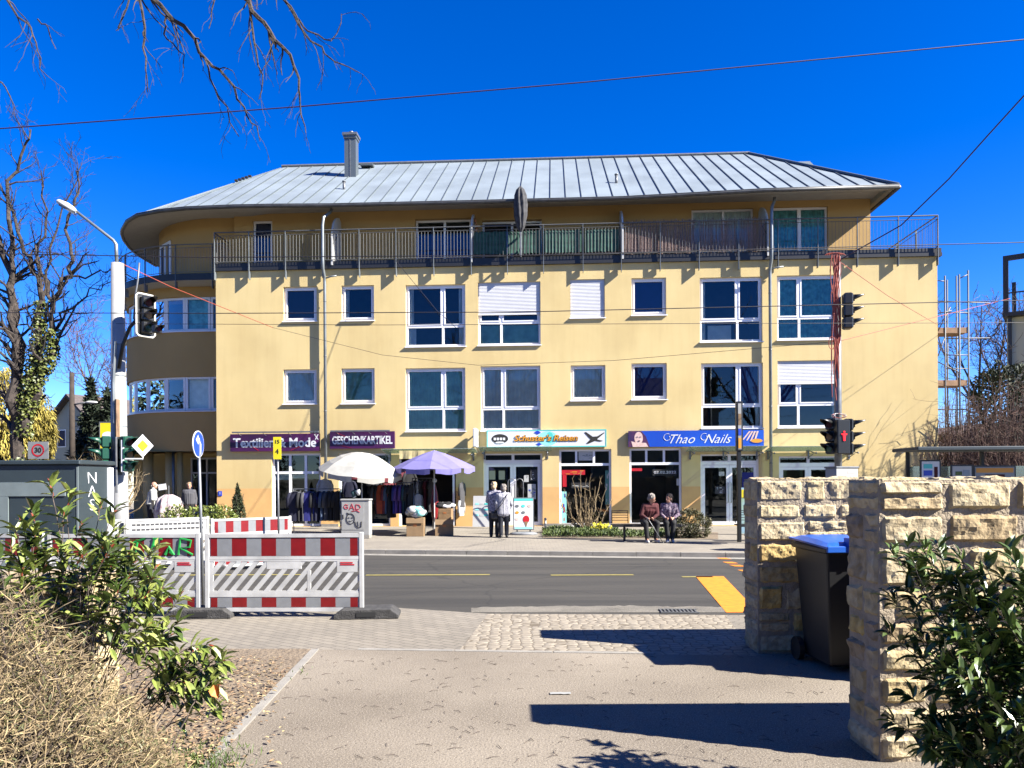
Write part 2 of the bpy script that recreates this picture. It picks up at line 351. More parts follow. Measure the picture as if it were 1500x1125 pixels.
m, N, L, B = node_mat('setts')                     # rough granite setts
tc = N.new('ShaderNodeTexCoord'); mp = N.new('ShaderNodeMapping'); mp.inputs['Scale'].default_value = (1, 1.25, 1)
v1 = N.new('ShaderNodeTexVoronoi'); v1.feature = 'DISTANCE_TO_EDGE'; v1.inputs['Scale'].default_value = 8.5; v1.inputs['Randomness'].default_value = .55
v2 = N.new('ShaderNodeTexVoronoi'); v2.inputs['Scale'].default_value = 8.5; v2.inputs['Randomness'].default_value = .55
for q in (v1, v2): L.new(mp.outputs[0], q.inputs['Vector'])
L.new(tc.outputs['Object'], mp.inputs[0])
r1 = N.new('ShaderNodeValToRGB'); r1.color_ramp.elements[0].position = .02; r1.color_ramp.elements[0].color = (.38, .34, .28, 1); r1.color_ramp.elements[1].position = .08; r1.color_ramp.elements[1].color = (1, 1, 1, 1)
r2 = N.new('ShaderNodeValToRGB'); r2.color_ramp.elements[0].color = (.165, .14, .105, 1); r2.color_ramp.elements[1].color = (.225, .195, .15, 1)
mm = N.new('ShaderNodeMixRGB'); mm.blend_type = 'MULTIPLY'; mm.inputs[0].default_value = .85
L.new(v1.outputs['Distance'], r1.inputs[0]); L.new(v2.outputs['Color'], r2.inputs[0]); L.new(r2.outputs[0], mm.inputs[1]); L.new(r1.outputs[0], mm.inputs[2]); L.new(mm.outputs[0], B.inputs['Base Color'])
bp = N.new('ShaderNodeBump'); bp.inputs['Distance'].default_value = .03; bp.inputs['Strength'].default_value = .9; L.new(v1.outputs['Distance'], bp.inputs['Height']); L.new(bp.outputs[0], B.inputs['Normal'])
B.inputs['Roughness'].default_value = .9
m, N, L, B = node_mat('sandstone')                 # each stone its own tone, by large cells
tc = N.new('ShaderNodeTexCoord'); at = N.new('ShaderNodeAttribute'); at.attribute_name = 'tone'
n1 = N.new('ShaderNodeTexNoise'); n1.inputs['Scale'].default_value = 14; n1.inputs['Detail'].default_value = 8; L.new(tc.outputs['Object'], n1.inputs['Vector'])
r2 = N.new('ShaderNodeValToRGB'); e = r2.color_ramp.elements; e[0].color = (.30, .225, .12, 1); e[1].color = (.44, .31, .10, 1); q = e.new(.25); q.color = (.37, .305, .19, 1); q = e.new(.5); q.color = (.42, .345, .20, 1); q = e.new(.62); q.color = (.36, .28, .14, 1); q = e.new(.8); q.color = (.24, .185, .12, 1)
mm = N.new('ShaderNodeMixRGB'); mm.blend_type = 'MULTIPLY'; mm.inputs[0].default_value = .7
r3 = N.new('ShaderNodeValToRGB'); r3.color_ramp.elements[0].position = .32; r3.color_ramp.elements[0].color = (.45, .40, .33, 1); r3.color_ramp.elements[1].position = .6
L.new(at.outputs['Fac'], r2.inputs[0]); L.new(n1.outputs[0], r3.inputs[0]); L.new(r2.outputs[0], mm.inputs[1]); L.new(r3.outputs[0], mm.inputs[2]); L.new(mm.outputs[0], B.inputs['Base Color'])
bp = N.new('ShaderNodeBump'); bp.inputs['Distance'].default_value = .012; bp.inputs['Strength'].default_value = .9
n2 = N.new('ShaderNodeTexNoise'); n2.inputs['Scale'].default_value = 38; n2.inputs['Detail'].default_value = 8; L.new(tc.outputs['Object'], n2.inputs['Vector'])
L.new(n2.outputs[0], bp.inputs['Height']); L.new(bp.outputs[0], B.inputs['Normal']); B.inputs['Roughness'].default_value = .95
mat('mortar', (.40, .325, .225), .95, var=.2, scale=9, bump=.8, bscale=50)
# ============================================================ SETTING: ground, road, pavements
def slab(name, pts, z, m, thick=.14, structure_=True):
    mb = MB(); n = len(pts); vs = [(p[0], p[1], z) for p in pts]+[(p[0], p[1], z-thick) for p in pts]
    fs = [tuple(range(n))]+[(i, i+n, (i+1) % n+n, (i+1) % n) for i in range(n)]
    mb.add(vs, fs, m); o = mb.build(name); bm = bmesh.new(); bm.from_mesh(o.data); bmesh.ops.recalc_face_normals(bm, faces=bm.faces); bm.to_mesh(o.data); bm.free()
    return structure(o)
mb = MB(); S = 1500
for i in range(-3, 3):
    for j in range(-3, 3): mb.quad((i*S, j*S, -.14), (i*S+S, j*S, -.14), (i*S+S, j*S+S, -.14), (i*S, j*S+S, -.14), 'earth_far')
structure(mb.build('ground'))
e1 = gp(563, 889); e2 = gp(715, 899); e3 = gp(1105, 901); dr = (e3-e2).normalized(); eR = e2+dr*40; eL = e1+V((-40, 2.2, 0))
b1 = gp(300, 949); b2 = gp(960, 958.5); db = (b2-b1).normalized(); bR = b1+db*45; bL = b1-db*40
bx = lambda x: b1+db*((x-b1.x)/db.x)
mb = MB(); mb.quad((-60, 8.5, -.10), (60, 8.5, -.10), (60, 22, -.10), (-60, 22, -.10), 'asphalt'); structure(mb.build('road'))
s1 = gp(672, 952); s1 = bx(s1.x); s2 = gp(1062, 900.7); s2 = e2+dr*((s2.x-e2.x)/dr.x); s3 = bx(gp(1105, 958).x)
slab('pavement_near', [eL, e1, e2, s1, bL], 0, 'pavers')
slab('setts_crossing', [e2, s2, s3, s1], 0, 'setts')
slab('pavement_near_side', [s2, eR, bR, s3], 0, 'pavers')
slab('driveway', [bL, bR, (45, -12), (-45, -12)], 0, 'gravel_drive')
# flush edging stones along the pavement edge and the dropped kerb
mb = MB()
def strip(mb, a, b, wd, z, L, m, gap=.008, h=.02, jit=.002):
    d = (b-a); n = max(1, int(d.length/L)); d = d/n; t = d.normalized(); q = V((-t.y, t.x, 0))*wd
    for i in range(n):
        p0 = a+d*i+t*gap; p1 = a+d*(i+1)-t*gap; zz = z+rnd.uniform(-jit, jit)
        P = [p0, p1, p1+q, p0+q]; vs = [(p.x, p.y, zz-h) for p in P]+[(p.x, p.y, zz) for p in P]
        mb.add(vs, [(4, 5, 6, 7), (0, 1, 5, 4), (1, 2, 6, 5), (2, 3, 7, 6), (3, 0, 4, 7)], m)
strip(mb, bx(-1.6), bx(1.4), .07, .006, 1.0, 'concrete'); structure(mb.build('edging_strip'))
mb = MB(); strip(mb, e2-dr*.0+V((0, .02, 0)), eR, .12, -.055, 1.0, 'concrete', h=.05); strip(mb, e1, e2, .12, -.03, 1.0, 'concrete', h=.08); strip(mb, eL, e1, .12, .004, 1.0, 'concrete', h=.12)
structure(mb.build('kerb_near'))
k1 = gp(540, 811.5, -.1); k2 = gp(1140, 817.5, -.1); k1.z = k2.z = 0; dk = (k2-k1).normalized(); nk = V((-dk.y, dk.x, 0)); kL = k1-dk*45; kR = k1+dk*60
slab('pavement_far', [kL+nk*.15, kR+nk*.15, (60, 70), (-60, 70)], 0, 'pavers_far')
mb = MB(); strip(mb, kL, kR, .15, .004, 1.0, 'concrete', h=.14, gap=.006); structure(mb.build('kerb_far'))
mb = MB(); mb.quad(kL+V((0, -.35, -.096)), kR+V((0, -.35, -.096)), kR+V((0, .0, -.096)), kL+V((0, .0, -.096)), 'concrete'); structure(mb.build('gutter_strip'))
# markings on the road
mb = MB(); zr = -.094
for a, b in ((-200, 150), (250, 440), (535, 717), (807, 930), (1000, 1046)):
    p, q = gp(a, 843 if a < 900 else 845.5, zr), gp(b, 843.5 if a < 900 else 845.5, zr); q.y = p.y-(q.x-p.x)*.01
    mb.quad(p, q, q+V((0, .13, 0)), p+V((0, .13, 0)), 'road_yellow_pale')
mb.add([gp(x, y, zr) for x, y in ((1019, 844), (1060, 844), (1111, 897), (1064, 897))], [(3, 2, 1, 0)], 'road_yellow')
for x, y in ((1061, 818), (1070.5, 824), (1081, 828.5), (1094, 836), (1106, 842)):
    p = gp(x, y, zr); mb.quad(p+V((-.1, -.12, 0)), p+V((.12, -.16, 0)), p+V((.08, .12, 0)), p+V((-.14, .16, 0)), 'road_yellow')
structure(mb.build('road_markings'))
# sanded tyre dust beside the kerb, patches
mb = MB(); p = gp(560, 893, zr+.002)
up_ = [gp(x, 889.5-2.2*noise.noise(V((x*.031, 0, 5)))-1.6*noise.noise(V((x*.11, 3, 5)))-2*math.sin(math.pi*(x-690)/400), -.097) for x in range(690, 1095, 8)]; lo_ = [gp(x, 897, -.097) for x in range(690, 1095, 8)]; n = len(up_)
mb.add(up_+lo_, [(i, n+i, n+i+1, i+1) for i in range(n-1)], 'sand_dust'); structure(mb.build('road_dust'))
dg_ = thing('drain_grate', 'small dark iron drain grate in the road beside the cobbled crossing', 'drain grate', gp(997, 898, -.095)+V((0, .12, 0)), dr.y)
mb = MB(); mb.box(-.25, .25, -.12, .12, 0, .004, 'matt_black')
mb.build('grate_pit', None, dg_)
mb = MB()
for i in range(10): mb.box(-.25+i*.052, -.228+i*.052, -.11, .11, .004, .014, 'galv')
mb.box(-.26, .26, -.14, -.11, .0, .016, 'galv'); mb.box(-.26, .26, .11, .14, .0, .016, 'galv'); mb.build('grate_bars', None, dg_)
# diagonal stone edging on the drive, soil bed left of it
a = gp(296, 1135); b = gp(460, 958); b = bx(b.x)
mb = MB(); strip(mb, a, b, .075, .012, .98, 'concrete', h=.03, jit=.004); structure(mb.build('edging_stones'))
mb = MB(); n = 24; g = []
for i in range(n+1):
    for j in range(n+1):
        t = i/n; P = a.lerp(b, t)+V((-.01, 0, 0)); x = P.x-(j/n)**1.3*7; z = .005+.05*(j/n)*(1+noise.noise(V((x*2, P.y*2, 0))))
        g.append((x, P.y, z))
fs = [(i*(n+1)+j, i*(n+1)+j+1, (i+1)*(n+1)+j+1, (i+1)*(n+1)+j) for i in range(n) for j in range(n)]
mb.add(g, [f[::-1] for f in fs], 'soil'); o = structure(mb.build('soil_bed', smooth=True))
# hills far behind
def hill(name, x0, x1, d, h, m, seed, amp=.25):
    mb = MB(); n = 60; vs = []
    for i in range(n+1):
        t = i/n; x = x0+(x1-x0)*t; hh = h*(math.sin(math.pi*min(1, max(0, t)))**.6)*(1+amp*noise.noise(V((t*5, seed, 0))))+h*.05*noise.noise(V((t*60, seed, 1)))
        vs += [(x, d, -1), (x, d+4, hh*.55+noise.noise(V((t*30, 2, seed)))*h*.05), (x, d+30, hh), (x, d+60, -1)]
    fs = []
    for i in range(n):
        for j in range(3): fs.append((i*4+j, i*4+4+j, i*4+5+j, i*4+1+j))
    mb.add(vs, fs, m); return structure(mb.build(name, smooth=True))
hill('wooded_hill', -150, 30, 110, 16, 'hill_wood', 3)
hill('wooded_hill_right', 30, 190, 110, 12, 'hill_wood', 8)

# ============================================================ BUILDING
BD = fthing('corner_building', 'yellow rendered three storey apartment and shop building with rounded left corner and metal hipped roof', 'building')
uL = fa(316, 398)[0]; uR = fa(1373, 376)[0]; ZP = (fa(316, 398)[1]+fa(1372, 376)[1])/2; DEP = 11.0
ZPL = fa(700, 714)[1]                               # top of the darker plinth paint
HOLES = []
def rect(x0, y0, x1, y1, y=0):
    a = fa(x0, y0, y); b = fa(x1, y1, y); c = fa(x0, y1, y); d = fa(x1, y0, y)
    return a[0], b[0], (c[1]+b[1])/2, (a[1]+d[1])/2
def wallgrid(mb, u0, u1, z0, z1, holes, y=0, depth=.3, m='wall_yellow', zsplit=None, m2='wall_ochre', T=None):
    us = sorted({u0, u1, *[h[0] for h in holes], *[h[1] for h in holes]}); zs = sorted({z0, z1, *([zsplit] if zsplit else []), *[h[2] for h in holes], *[h[3] for h in holes]})
    us = [u for u in us if u0 <= u <= u1]; zs = [z for z in zs if z0 <= z <= z1]
    def inh(u, z): return any(h[0] < u < h[1] and h[2] < z < h[3] for h in holes)
    for a, b in zip(us, us[1:]):
        for c, d in zip(zs, zs[1:]):
            if inh((a+b)/2, (c+d)/2): continue
            mb.quad((a, y, c), (b, y, c), (b, y, d), (a, y, d), m2 if zsplit and (c+d)/2 < zsplit else m)
    for h in holes:
        a, b, c, d = h[:4]; r = y+depth
        mb.quad((a, y, c), (a, r, c), (a, r, d), (a, y, d), m); mb.quad((b, y, d), (b, r, d), (b, r, c), (b, y, c), m)
        mb.quad((a, y, d), (a, r, d), (b, r, d), (b, y, d), m); mb.quad((a, r, c), (a, y, c), (b, y, c), (b, r, c), m)
def window(par, h, y=0, vs=(), hs=(), shut=0, cur=None, curf=1.0, sill=True, fwid=.075, rec=.10, name='window', mull=.085, vlow=None, blind=None, frames='white_pvc', sash=False, side=None):
    u0, u1, z0, z1 = h[:4]; f = MB(); yy = y+rec; W = u1-u0; H = z1-z0
    f.box(u0, u1, yy, yy+.07, z1-fwid, z1); f.box(u0, u1, yy, yy+.07, z0, z0+fwid*1.1)
    f.box(u0, u0+fwid, yy, yy+.07, z0+fwid*1.1, z1-fwid); f.box(u1-fwid, u1, yy, yy+.07, z0+fwid*1.1, z1-fwid)
    hz = [z0+t*H for t in hs]
    for z in hz: f.box(u0+fwid, u1-fwid, yy-.003, yy+.066, z-mull/2, z+mull/2)
    for t in vs:
        u = u0+t*W; prev = z0+fwid*1.1
        for z in hz+[z1-fwid+mull/2]:
            f.box(u-mull/2, u+mull/2, yy-.001, yy+.068, prev, z-mull/2); prev = z+mull/2
    if sash:
        tt = [0]+list(vs)+[1]; hh2 = [0]+list(hs)+[1]
        for a_, b_ in zip(tt, tt[1:]):
            for c_, d_ in zip(hh2, hh2[1:]):
                if (c_, d_) == (0, hh2[1]) and len(hh2) > 2: continue
                p0, p1 = u0+a_*W+(fwid if a_ == 0 else mull/2), u0+b_*W-(fwid if b_ == 1 else mull/2); q0, q1 = z0+c_*H+(fwid*1.1 if c_ == 0 else mull/2), z0+d_*H-(fwid if d_ == 1 else mull/2); k_ = .045
                f.box(p0, p1, yy-.018, yy+.03, q1-k_, q1); f.box(p0, p1, yy-.018, yy+.03, q0, q0+k_); f.box(p0, p0+k_, yy-.017, yy+.03, q0+k_, q1-k_); f.box(p1-k_, p1, yy-.017, yy+.03, q0+k_, q1-k_)
    fr = f.build(name, frames, par)
    g = MB(); g.quad((u0+.03, yy+.04, z0+.03), (u1-.03, yy+.04, z0+.03), (u1-.03, yy+.04, z1-.03), (u0+.03, yy+.04, z1-.03)); g.build('pane', 'glass', fr)
    if sill:
        s = MB(); s.box(u0-.03, u1+.03, y-.065, y+rec, z0-.035, z0-.002); s.build('sill', 'white_pvc', fr)
    if shut:
        s = MB(); zz = z1; yb = y+.045; zb = z1-shut*H; k = 0
        while zz > zb+.01:
            s.quad((u0+.01, yb, zz-.046), (u1-.01, yb, zz-.046), (u1-.01, yb+.012, zz), (u0+.01, yb+.012, zz)); s.quad((u0+.01, yb+.012, zz-.05), (u1-.01, yb+.012, zz-.05), (u1-.01, yb, zz-.046), (u0+.01, yb, zz-.046)); zz -= .05
        s.box(u0+.005, u1-.005, yb-.003, yb+.03, zz-.03, zz); s.build('roller_shutter', 'shutter_white', fr)
    if cur:
        c = MB(); n = int(W/.045); zb = z1-curf*H
        for i in range(n):
            a = u0+W*i/n; b = u0+W*(i+1)/n; ya = yy+.085+.018*math.sin(i*1.9); yb = yy+.085+.018*math.sin((i+1)*1.9)
            c.quad((a, ya, zb), (b, yb, zb), (b, yb, z1), (a, ya, z1))
        c.build('curtain', cur, fr, smooth=True)
    if side:
        for a_, b_, m_ in side:
            c = MB(); n = max(4, int((b_-a_)*W/.04))
            for i in range(n):
                a2 = u0+W*(a_+(b_-a_)*i/n); b2 = u0+W*(a_+(b_-a_)*(i+1)/n); ya = yy+.11+.02*math.sin(i*2.2); yb = yy+.11+.02*math.sin((i+1)*2.2); c.quad((a2, ya, z0), (b2, yb, z0), (b2, yb, z1), (a2, ya, z1))
            c.build('curtain', m_, fr, smooth=True)
    if blind:
        c = MB(); a_, b_, c_, d_, mm_ = blind; c.quad((u0+a_*W, yy+.10, z0+c_*H), (u0+b_*W, yy+.10, z0+c_*H), (u0+b_*W, yy+.10, z0+d_*H), (u0+a_*W, yy+.10, z0+d_*H)); c.build('blind', mm_, fr)
    return fr
holes = []
WIN = [
 ((415, 420, 464, 470.5), dict(blind=(0, 1, 0, 1, 'blind_navy'))), ((500, 418, 548, 469.5), {}), ((835, 409, 886, 465.5), dict(shut=1)), ((925, 407, 976, 461.5), dict(blind=(0, 1, 0, 1, 'blind_blue'))),
 ((594, 417, 682, 507.5), dict(vs=(.62,), hs=(.33,), blind=(.03, .16, 0, .30, 'curtain_white'))), ((700, 413, 792, 505.5), dict(vs=(.37,), hs=(.36,), shut=.50, blind=(.04, .96, 0, .33, 'curtain_green'))),
 ((1025, 406, 1117, 500.5), dict(vs=(.61,), hs=(.335,), blind=(.14, .52, .02, .27, 'curtain_white'))), ((1138, 403, 1229, 497.5), dict(vs=(.37,), hs=(.345,), cur='curtain_teal', curf=1)),
 ((415, 541, 464, 591.5), dict(cur='curtain_white', curf=1)), ((500, 539.5, 549, 591), dict(blind=(0, 1, 0, 1, 'curtain_green'))), ((836, 535, 887, 586.5), dict(cur='curtain_white')), ((925, 532, 977, 585), dict(blind=(0, 1, 0, 1, 'blind_blue'))),
 ((594, 539, 682, 631.5), dict(vs=(.63,), hs=(.36,), cur='curtain_green', curf=.98, blind=(.0, 1, .30, .36, 'wood_orange'))), ((704, 536, 792, 630.5), dict(vs=(.38,), hs=(.34,), cur='curtain_white')),
 ((1027, 531.5, 1118, 627), dict(vs=(.61,), hs=(.34,), blind=(.66, 1, .36, 1, 'blind_blue'))), ((1139, 528, 1232, 626), dict(vs=(.34,), hs=(.345,), shut=.33, blind=(.0, .34, .36, .7, 'blind_blue'))),
]
for r, kw in WIN: holes.append(rect(*r))
nW = len(holes)
SHOP = [((398, 664, 470, 772), 0), ((496, 664, 572, 776), 0), ((584, 670, 668, 776), 0), ((708, 664, 795, 773), 0), ((819, 658, 896, 770), 0), ((922, 656.5, 999, 769.5), 0), ((1026, 665, 1113, 771), 0), ((1141, 668, 1230, 771), 0)]
SH = [rect(*r) for r, _ in SHOP]
SH = [(a, b, max(c, .02), d) for a, b, c, d in SH]
mb = MB(); wallgrid(mb, uL, uR, -.1, ZP, holes+SH, zsplit=ZPL)
mb.quad((uL, DEP, -.1), (uL, 0, -.1), (uL, 0, ZP), (uL, DEP, ZP), 'wall_yellow'); mb.quad((uR, 0, -.1), (uR, DEP, -.1), (uR, DEP, ZP), (uR, 0, ZP), 'wall_yellow')
mb.quad((uR, DEP, -.1), (uL, DEP, -.1), (uL, DEP, ZP), (uR, DEP, ZP), 'wall_yellow')
mb.build('wall', None, BD)
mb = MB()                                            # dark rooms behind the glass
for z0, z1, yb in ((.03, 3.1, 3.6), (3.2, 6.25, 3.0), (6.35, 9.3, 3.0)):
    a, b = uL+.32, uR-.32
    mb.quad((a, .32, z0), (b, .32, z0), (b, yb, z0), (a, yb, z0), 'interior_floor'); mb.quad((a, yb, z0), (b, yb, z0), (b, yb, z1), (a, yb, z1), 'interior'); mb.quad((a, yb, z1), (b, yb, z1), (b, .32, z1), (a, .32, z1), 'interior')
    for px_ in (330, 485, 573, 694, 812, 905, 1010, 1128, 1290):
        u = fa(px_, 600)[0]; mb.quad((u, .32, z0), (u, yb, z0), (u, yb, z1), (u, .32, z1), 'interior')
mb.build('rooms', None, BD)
SIDE = {4: [(.0, .12, 'curtain_white'), (.88, 1, 'curtain_white')], 6: [(.0, .10, 'curtain_white')], 3: [(.86, 1, 'grey_cloth')], 15: [(.90, 1, 'curtain_white')], 14: [(.9, 1, 'curtain_white')], 1: [(0, .2, 'curtain_white')]}
for i, (h, (r, kw)) in enumerate(zip(holes, WIN)): window(BD, h, sash=True, side=SIDE.get(i), **kw)
# things seen inside upstairs windows
WI = {tuple(r): h for h, (r, kw) in zip(holes, WIN)}
def inwin(h, fu, fz, y=.32): return fw(h[0]+(h[1]-h[0])*fu, y, h[2]+(h[3]-h[2])*fz)
# shop windows and doors
window(BD, SH[0], vs=(.36, .68), hs=(.735,), sill=False, name='shop_window', mull=.09)
window(BD, SH[1], vs=(), hs=(.80,), sill=False, name='shop_window', mull=.09)
window(BD, SH[4], vs=(), hs=(.80,), sill=True, name='shop_window', mull=.09)
window(BD, SH[5], vs=(), hs=(.80,), sill=True, name='shop_window', mull=.09)
for h in (SH[4], SH[5]):                             # fanlight posts
    W = h[1]-h[0]; z = h[2]+(h[3]-h[2])*.80
    for t in (.33, .67):
        mb = MB(); mb.box(h[0]+W*t-.04, h[0]+W*t+.04, .097, .17, z+.045, h[3]-.06); mb.build('fanlight_post', 'white_pvc', BD)
def double_door(h, open_=False):
    u0, u1, z0, z1 = h; W = u1-u0; zt = z1-.33; f = MB(); y = .10
    f.box(u0, u0+.07, y, y+.08, z0, z1); f.box(u1-.07, u1, y, y+.08, z0, z1); f.box(u0+.07, u1-.07, y, y+.08, z1-.06, z1); f.box(u0+.07, u1-.07, y, y+.08, zt-.05, zt+.09); f.box((u0+u1)/2-.05, (u0+u1)/2+.05, y, y+.08, zt+.09, z1-.06)
    fr = f.build('door_frame', 'white_pvc', BD)
    g = MB(); g.quad((u0+.05, y+.04, zt), (u1-.05, y+.04, zt), (u1-.05, y+.04, z1-.03), (u0+.05, y+.04, z1-.03)); g.build('pane', 'glass', fr)
    m_ = (u0+u1)/2
    for a, b, s in ((u0+.075, m_-.004, 1), (m_+.004, u1-.075, -1)):
        d = MB(); z = zt-.055
        d.box(a, a+.10, y+.01, y+.07, z0+.01, z); d.box(b-.10, b, y+.01, y+.07, z0+.01, z); d.box(a+.1, b-.1, y+.01, y+.07, z-.10, z); d.box(a+.1, b-.1, y+.01, y+.07, z0+.01, z0+.14)
        dd = d.build('door', 'white_pvc', BD)
        g = MB(); g.quad((a+.08, y+.04, z0+.1), (b-.08, y+.04, z0+.1), (b-.08, y+.04, z-.07), (a+.08, y+.04, z-.07)); g.build('pane', 'glass', dd)
        g = MB(); hx = b-.05 if s > 0 else a+.05; g.tube([(hx, y, z0+.8), (hx, y-.05, z0+.82), (hx, y-.05, z0+1.5), (hx, y, z0+1.52)], .014, 6); g.build('handle', 'galv', dd, smooth=True)
double_door(SH[3]); double_door(SH[6]); double_door(SH[7])
# pull rings on the travel shop door, tall bar stands shown white
# entrance of the clothes shop stays open: only a folded white leaf
mb = MB(); h = SH[2]; mb.box(h[1]-.12, h[1]-.04, .02, .30, 0.03, h[3]-.1); mb.box(h[0], h[0]+.07, .1, .18, .02, h[3]); mb.box(h[0]+.07, h[1]-.12, .1, .18, h[3]-.34, h[3]-.26); mb.build('door_frame', 'white_pvc', BD)
# low stone plinth line and steps
mb = MB()
for a, b in ((uL+.02, SH[0][0]-.02), (SH[0][1]+.02, SH[1][0]-.02), (SH[3][1]+.03, SH[6][0]-.03), (SH[7][1]+.03, uR-.02)): mb.box(a, b, -.015, .0, -.1, .10)
mb.build('plinth', 'concrete', BD)
# ---------------- glass canopies
def canopy(px0, px1, py, out=1.0, z=None, label=None, lbl=None):
    u0, z0 = fa(px0, py, -out/2); u1, _ = fa(px1, py, -out/2); c = MB()
    T = Matrix.Translation((0, 0, z0)) @ Matrix.Rotation(R(-9), 4, 'X')
    c.box(u0, u1, -out, -.02, -.006, .006, 'canopy_glass', T)
    o = c.build('glass_canopy', None, BD)
    n = max(2, int((u1-u0)/1.3)+1)
    for i in range(n):
        b = MB(); u = u0+.15+(u1-u0-.3)*i/(n-1); b.tube([(u, -.01, z0+.02), (u, -out*.85, z0-.09)], .016, 6); b.tube([(u, -.01, z0-.22), (u, -out*.55, z0-.10)], .014, 6); b.box(u-.03, u+.03, -.02, 0, z0-.28, z0+.06)
        b.ell((u, -out*.85, z0-.08), .035, None, 8, 6); b.build('canopy_bracket', 'galv', o)
    return o, u0, u1, z0
canopy(562, 698, 664, .85); canopy(702, 808, 661, .85); canopy(1008, 1120, 661, .95); canopy(1124, 1258, 661, .95)
# ---------------- wing: path of the rounded corner
cw = FI @ V((-12.6, 34.6, 0)); RW = 4.3
def arcpath(c, r, ux, a1=180, back=12, n=30, step=None):
    P = [V((ux, c.y-r, 0)), V((c.x, c.y-r, 0))]
    for i in range(1, n+1): a = R(-90-(a1-90)*i/n); P.append(V((c.x+r*math.cos(a), c.y+r*math.sin(a), 0)))
    P.append(V((c.x-r, max(back, c.y), 0))); return P
def along(P):
    s = [0]
    for a, b in zip(P, P[1:]): s.append(s[-1]+(b-a).length)
    def f(t):
        for i in range(len(P)-1):
            if t <= s[i+1] or i == len(P)-2:
                k = (t-s[i])/(s[i+1]-s[i]); d = (P[i+1]-P[i]).normalized(); return P[i]+(P[i+1]-P[i])*k, d
    return f, s[-1]
PW = arcpath(cw, RW, uL); fW, LW = along(PW); yW = cw.y-RW
def zat(px, py, y): return fa(px, py, y)[1]
zb = [zat(316, 601, yW), zat(316, 551, yW), zat(316, 484, yW), zat(316, 434, yW)]; zar = zat(300, 661, yW)
mb = MB()
def sweep(mb, P, z0, z1, m, off=0):
    for i in range(len(P)-1):
        a, b = P[i], P[i+1]; mb.quad((b.x, b.y, z0), (a.x, a.y, z0), (a.x, a.y, z1), (b.x, b.y, z1), m)
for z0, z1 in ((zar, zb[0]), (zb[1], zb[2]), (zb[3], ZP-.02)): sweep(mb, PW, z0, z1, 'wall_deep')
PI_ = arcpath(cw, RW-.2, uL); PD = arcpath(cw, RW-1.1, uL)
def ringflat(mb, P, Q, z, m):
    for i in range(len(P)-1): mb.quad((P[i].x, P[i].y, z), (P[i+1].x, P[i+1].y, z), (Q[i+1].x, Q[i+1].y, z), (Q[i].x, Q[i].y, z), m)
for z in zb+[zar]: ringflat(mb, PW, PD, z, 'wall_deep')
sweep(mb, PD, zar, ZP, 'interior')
# arcade soffit and back wall
ya = yW+2.6
mb.quad((uL, yW, zar), (cw.x-RW, yW, zar), (cw.x-RW, 12, zar), (uL, 12, zar), 'wall_ochre')
mb.quad((cw.x-RW+.6, ya, -.1), (uL, ya, -.1), (uL, ya, zar), (cw.x-RW+.6, ya, zar), 'wall_yellow')
mb.quad((cw.x-RW+.6, 12, -.1), (cw.x-RW+.6, ya, -.1), (cw.x-RW+.6, ya, zar), (cw.x-RW+.6, 12, zar), 'wall_yellow')
mb.build('corner_wall', None, BD)
mb = MB()
for z0 in (0, 2):                                   # two ribbon bands of windows
    s = .12; k = 0
    while s < LW*.62:
        wd = 1.02 if k % 3 != 2 else .86; e = s+wd; za, zc = zb[z0]+.01, zb[z0+1]-.01
        (p, d), (q, d2) = fW(s), fW(e); t = (q-p).normalized(); nn = V((t.y, -t.x, 0)); nn = -nn if nn.y > 0 and abs(nn.y) > .3 else nn
        inn = V((cw.x, cw.y, 0))-(p+q)/2 if p.x < cw.x else V((0, 1, 0)); inn.normalize()
        X = Matrix((t, inn, V((0, 0, 1)))).transposed().to_4x4(); X.translation = p+inn*.07
        W = (q-p).length; f = MB()
        f.box(0, W, 0, .07, za, za+.08, None, X); f.box(0, W, 0, .07, zc-.08, zc, None, X); f.box(0, .09, 0, .07, za+.08, zc-.08, None, X); f.box(W-.09, W, 0, .07, za+.08, zc-.08, None, X)
        fr = f.build('ribbon_window', 'white_pvc', BD)
        g = MB(); g.add([X @ V((.05, .04, za+.04)), X @ V((W-.05, .04, za+.04)), X @ V((W-.05, .04, zc-.04)), X @ V((.05, .04, zc-.04))], [(0, 1, 2, 3)]); g.build('pane', 'glass', fr)
        if k % 3 == 1:
            g = MB(); g.add([X @ V((.06, .2, za)), X @ V((W-.06, .2, za)), X @ V((W-.06, .2, zc)), X @ V((.06, .2, zc))], [(0, 1, 2, 3)]); g.build('blind', 'curtain_teal' if z0 else 'curtain_white', fr)
        s = e+.02; k += 1
    P1 = arcpath(cw, RW+.06, uL+.0); sl_ = MB(); n_ = 26
    for a, b, c, d in zip(P1[:n_], P1[1:n_+1], PI_[:n_], PI_[1:n_+1]):
        z = zb[z0]; sl_.add([(a.x, a.y, z-.05), (b.x, b.y, z-.05), (b.x, b.y, z-.01), (a.x, a.y, z-.01), (c.x, c.y, z-.005), (d.x, d.y, z-.005)], [(1, 0, 3, 2), (2, 3, 4, 5)])
    sl_.build('sill', 'white_pvc', BD)
for px_, wd in ((202, .34), (242, .30), (260, .20)):
    u = fa(px_, 700, yW+.6)[0]; mb = MB(); mb.cyl((u, yW+.55+max(0, (cw.x-u))*.35), wd*.6, -.1, zar, 16, 'wall_yellow'); mb.build('arcade_column', None, BD, smooth=True)
mb = MB(); u = fa(254, 700, yW+.5)[0]; mb.cyl((u, yW+.5), .055, 0, zar, 10, 'pipe_grey'); mb.build('downpipe', None, BD, smooth=True)
h = (fa(281, 700, ya)[0], uL-.05, .3, zar-.25)
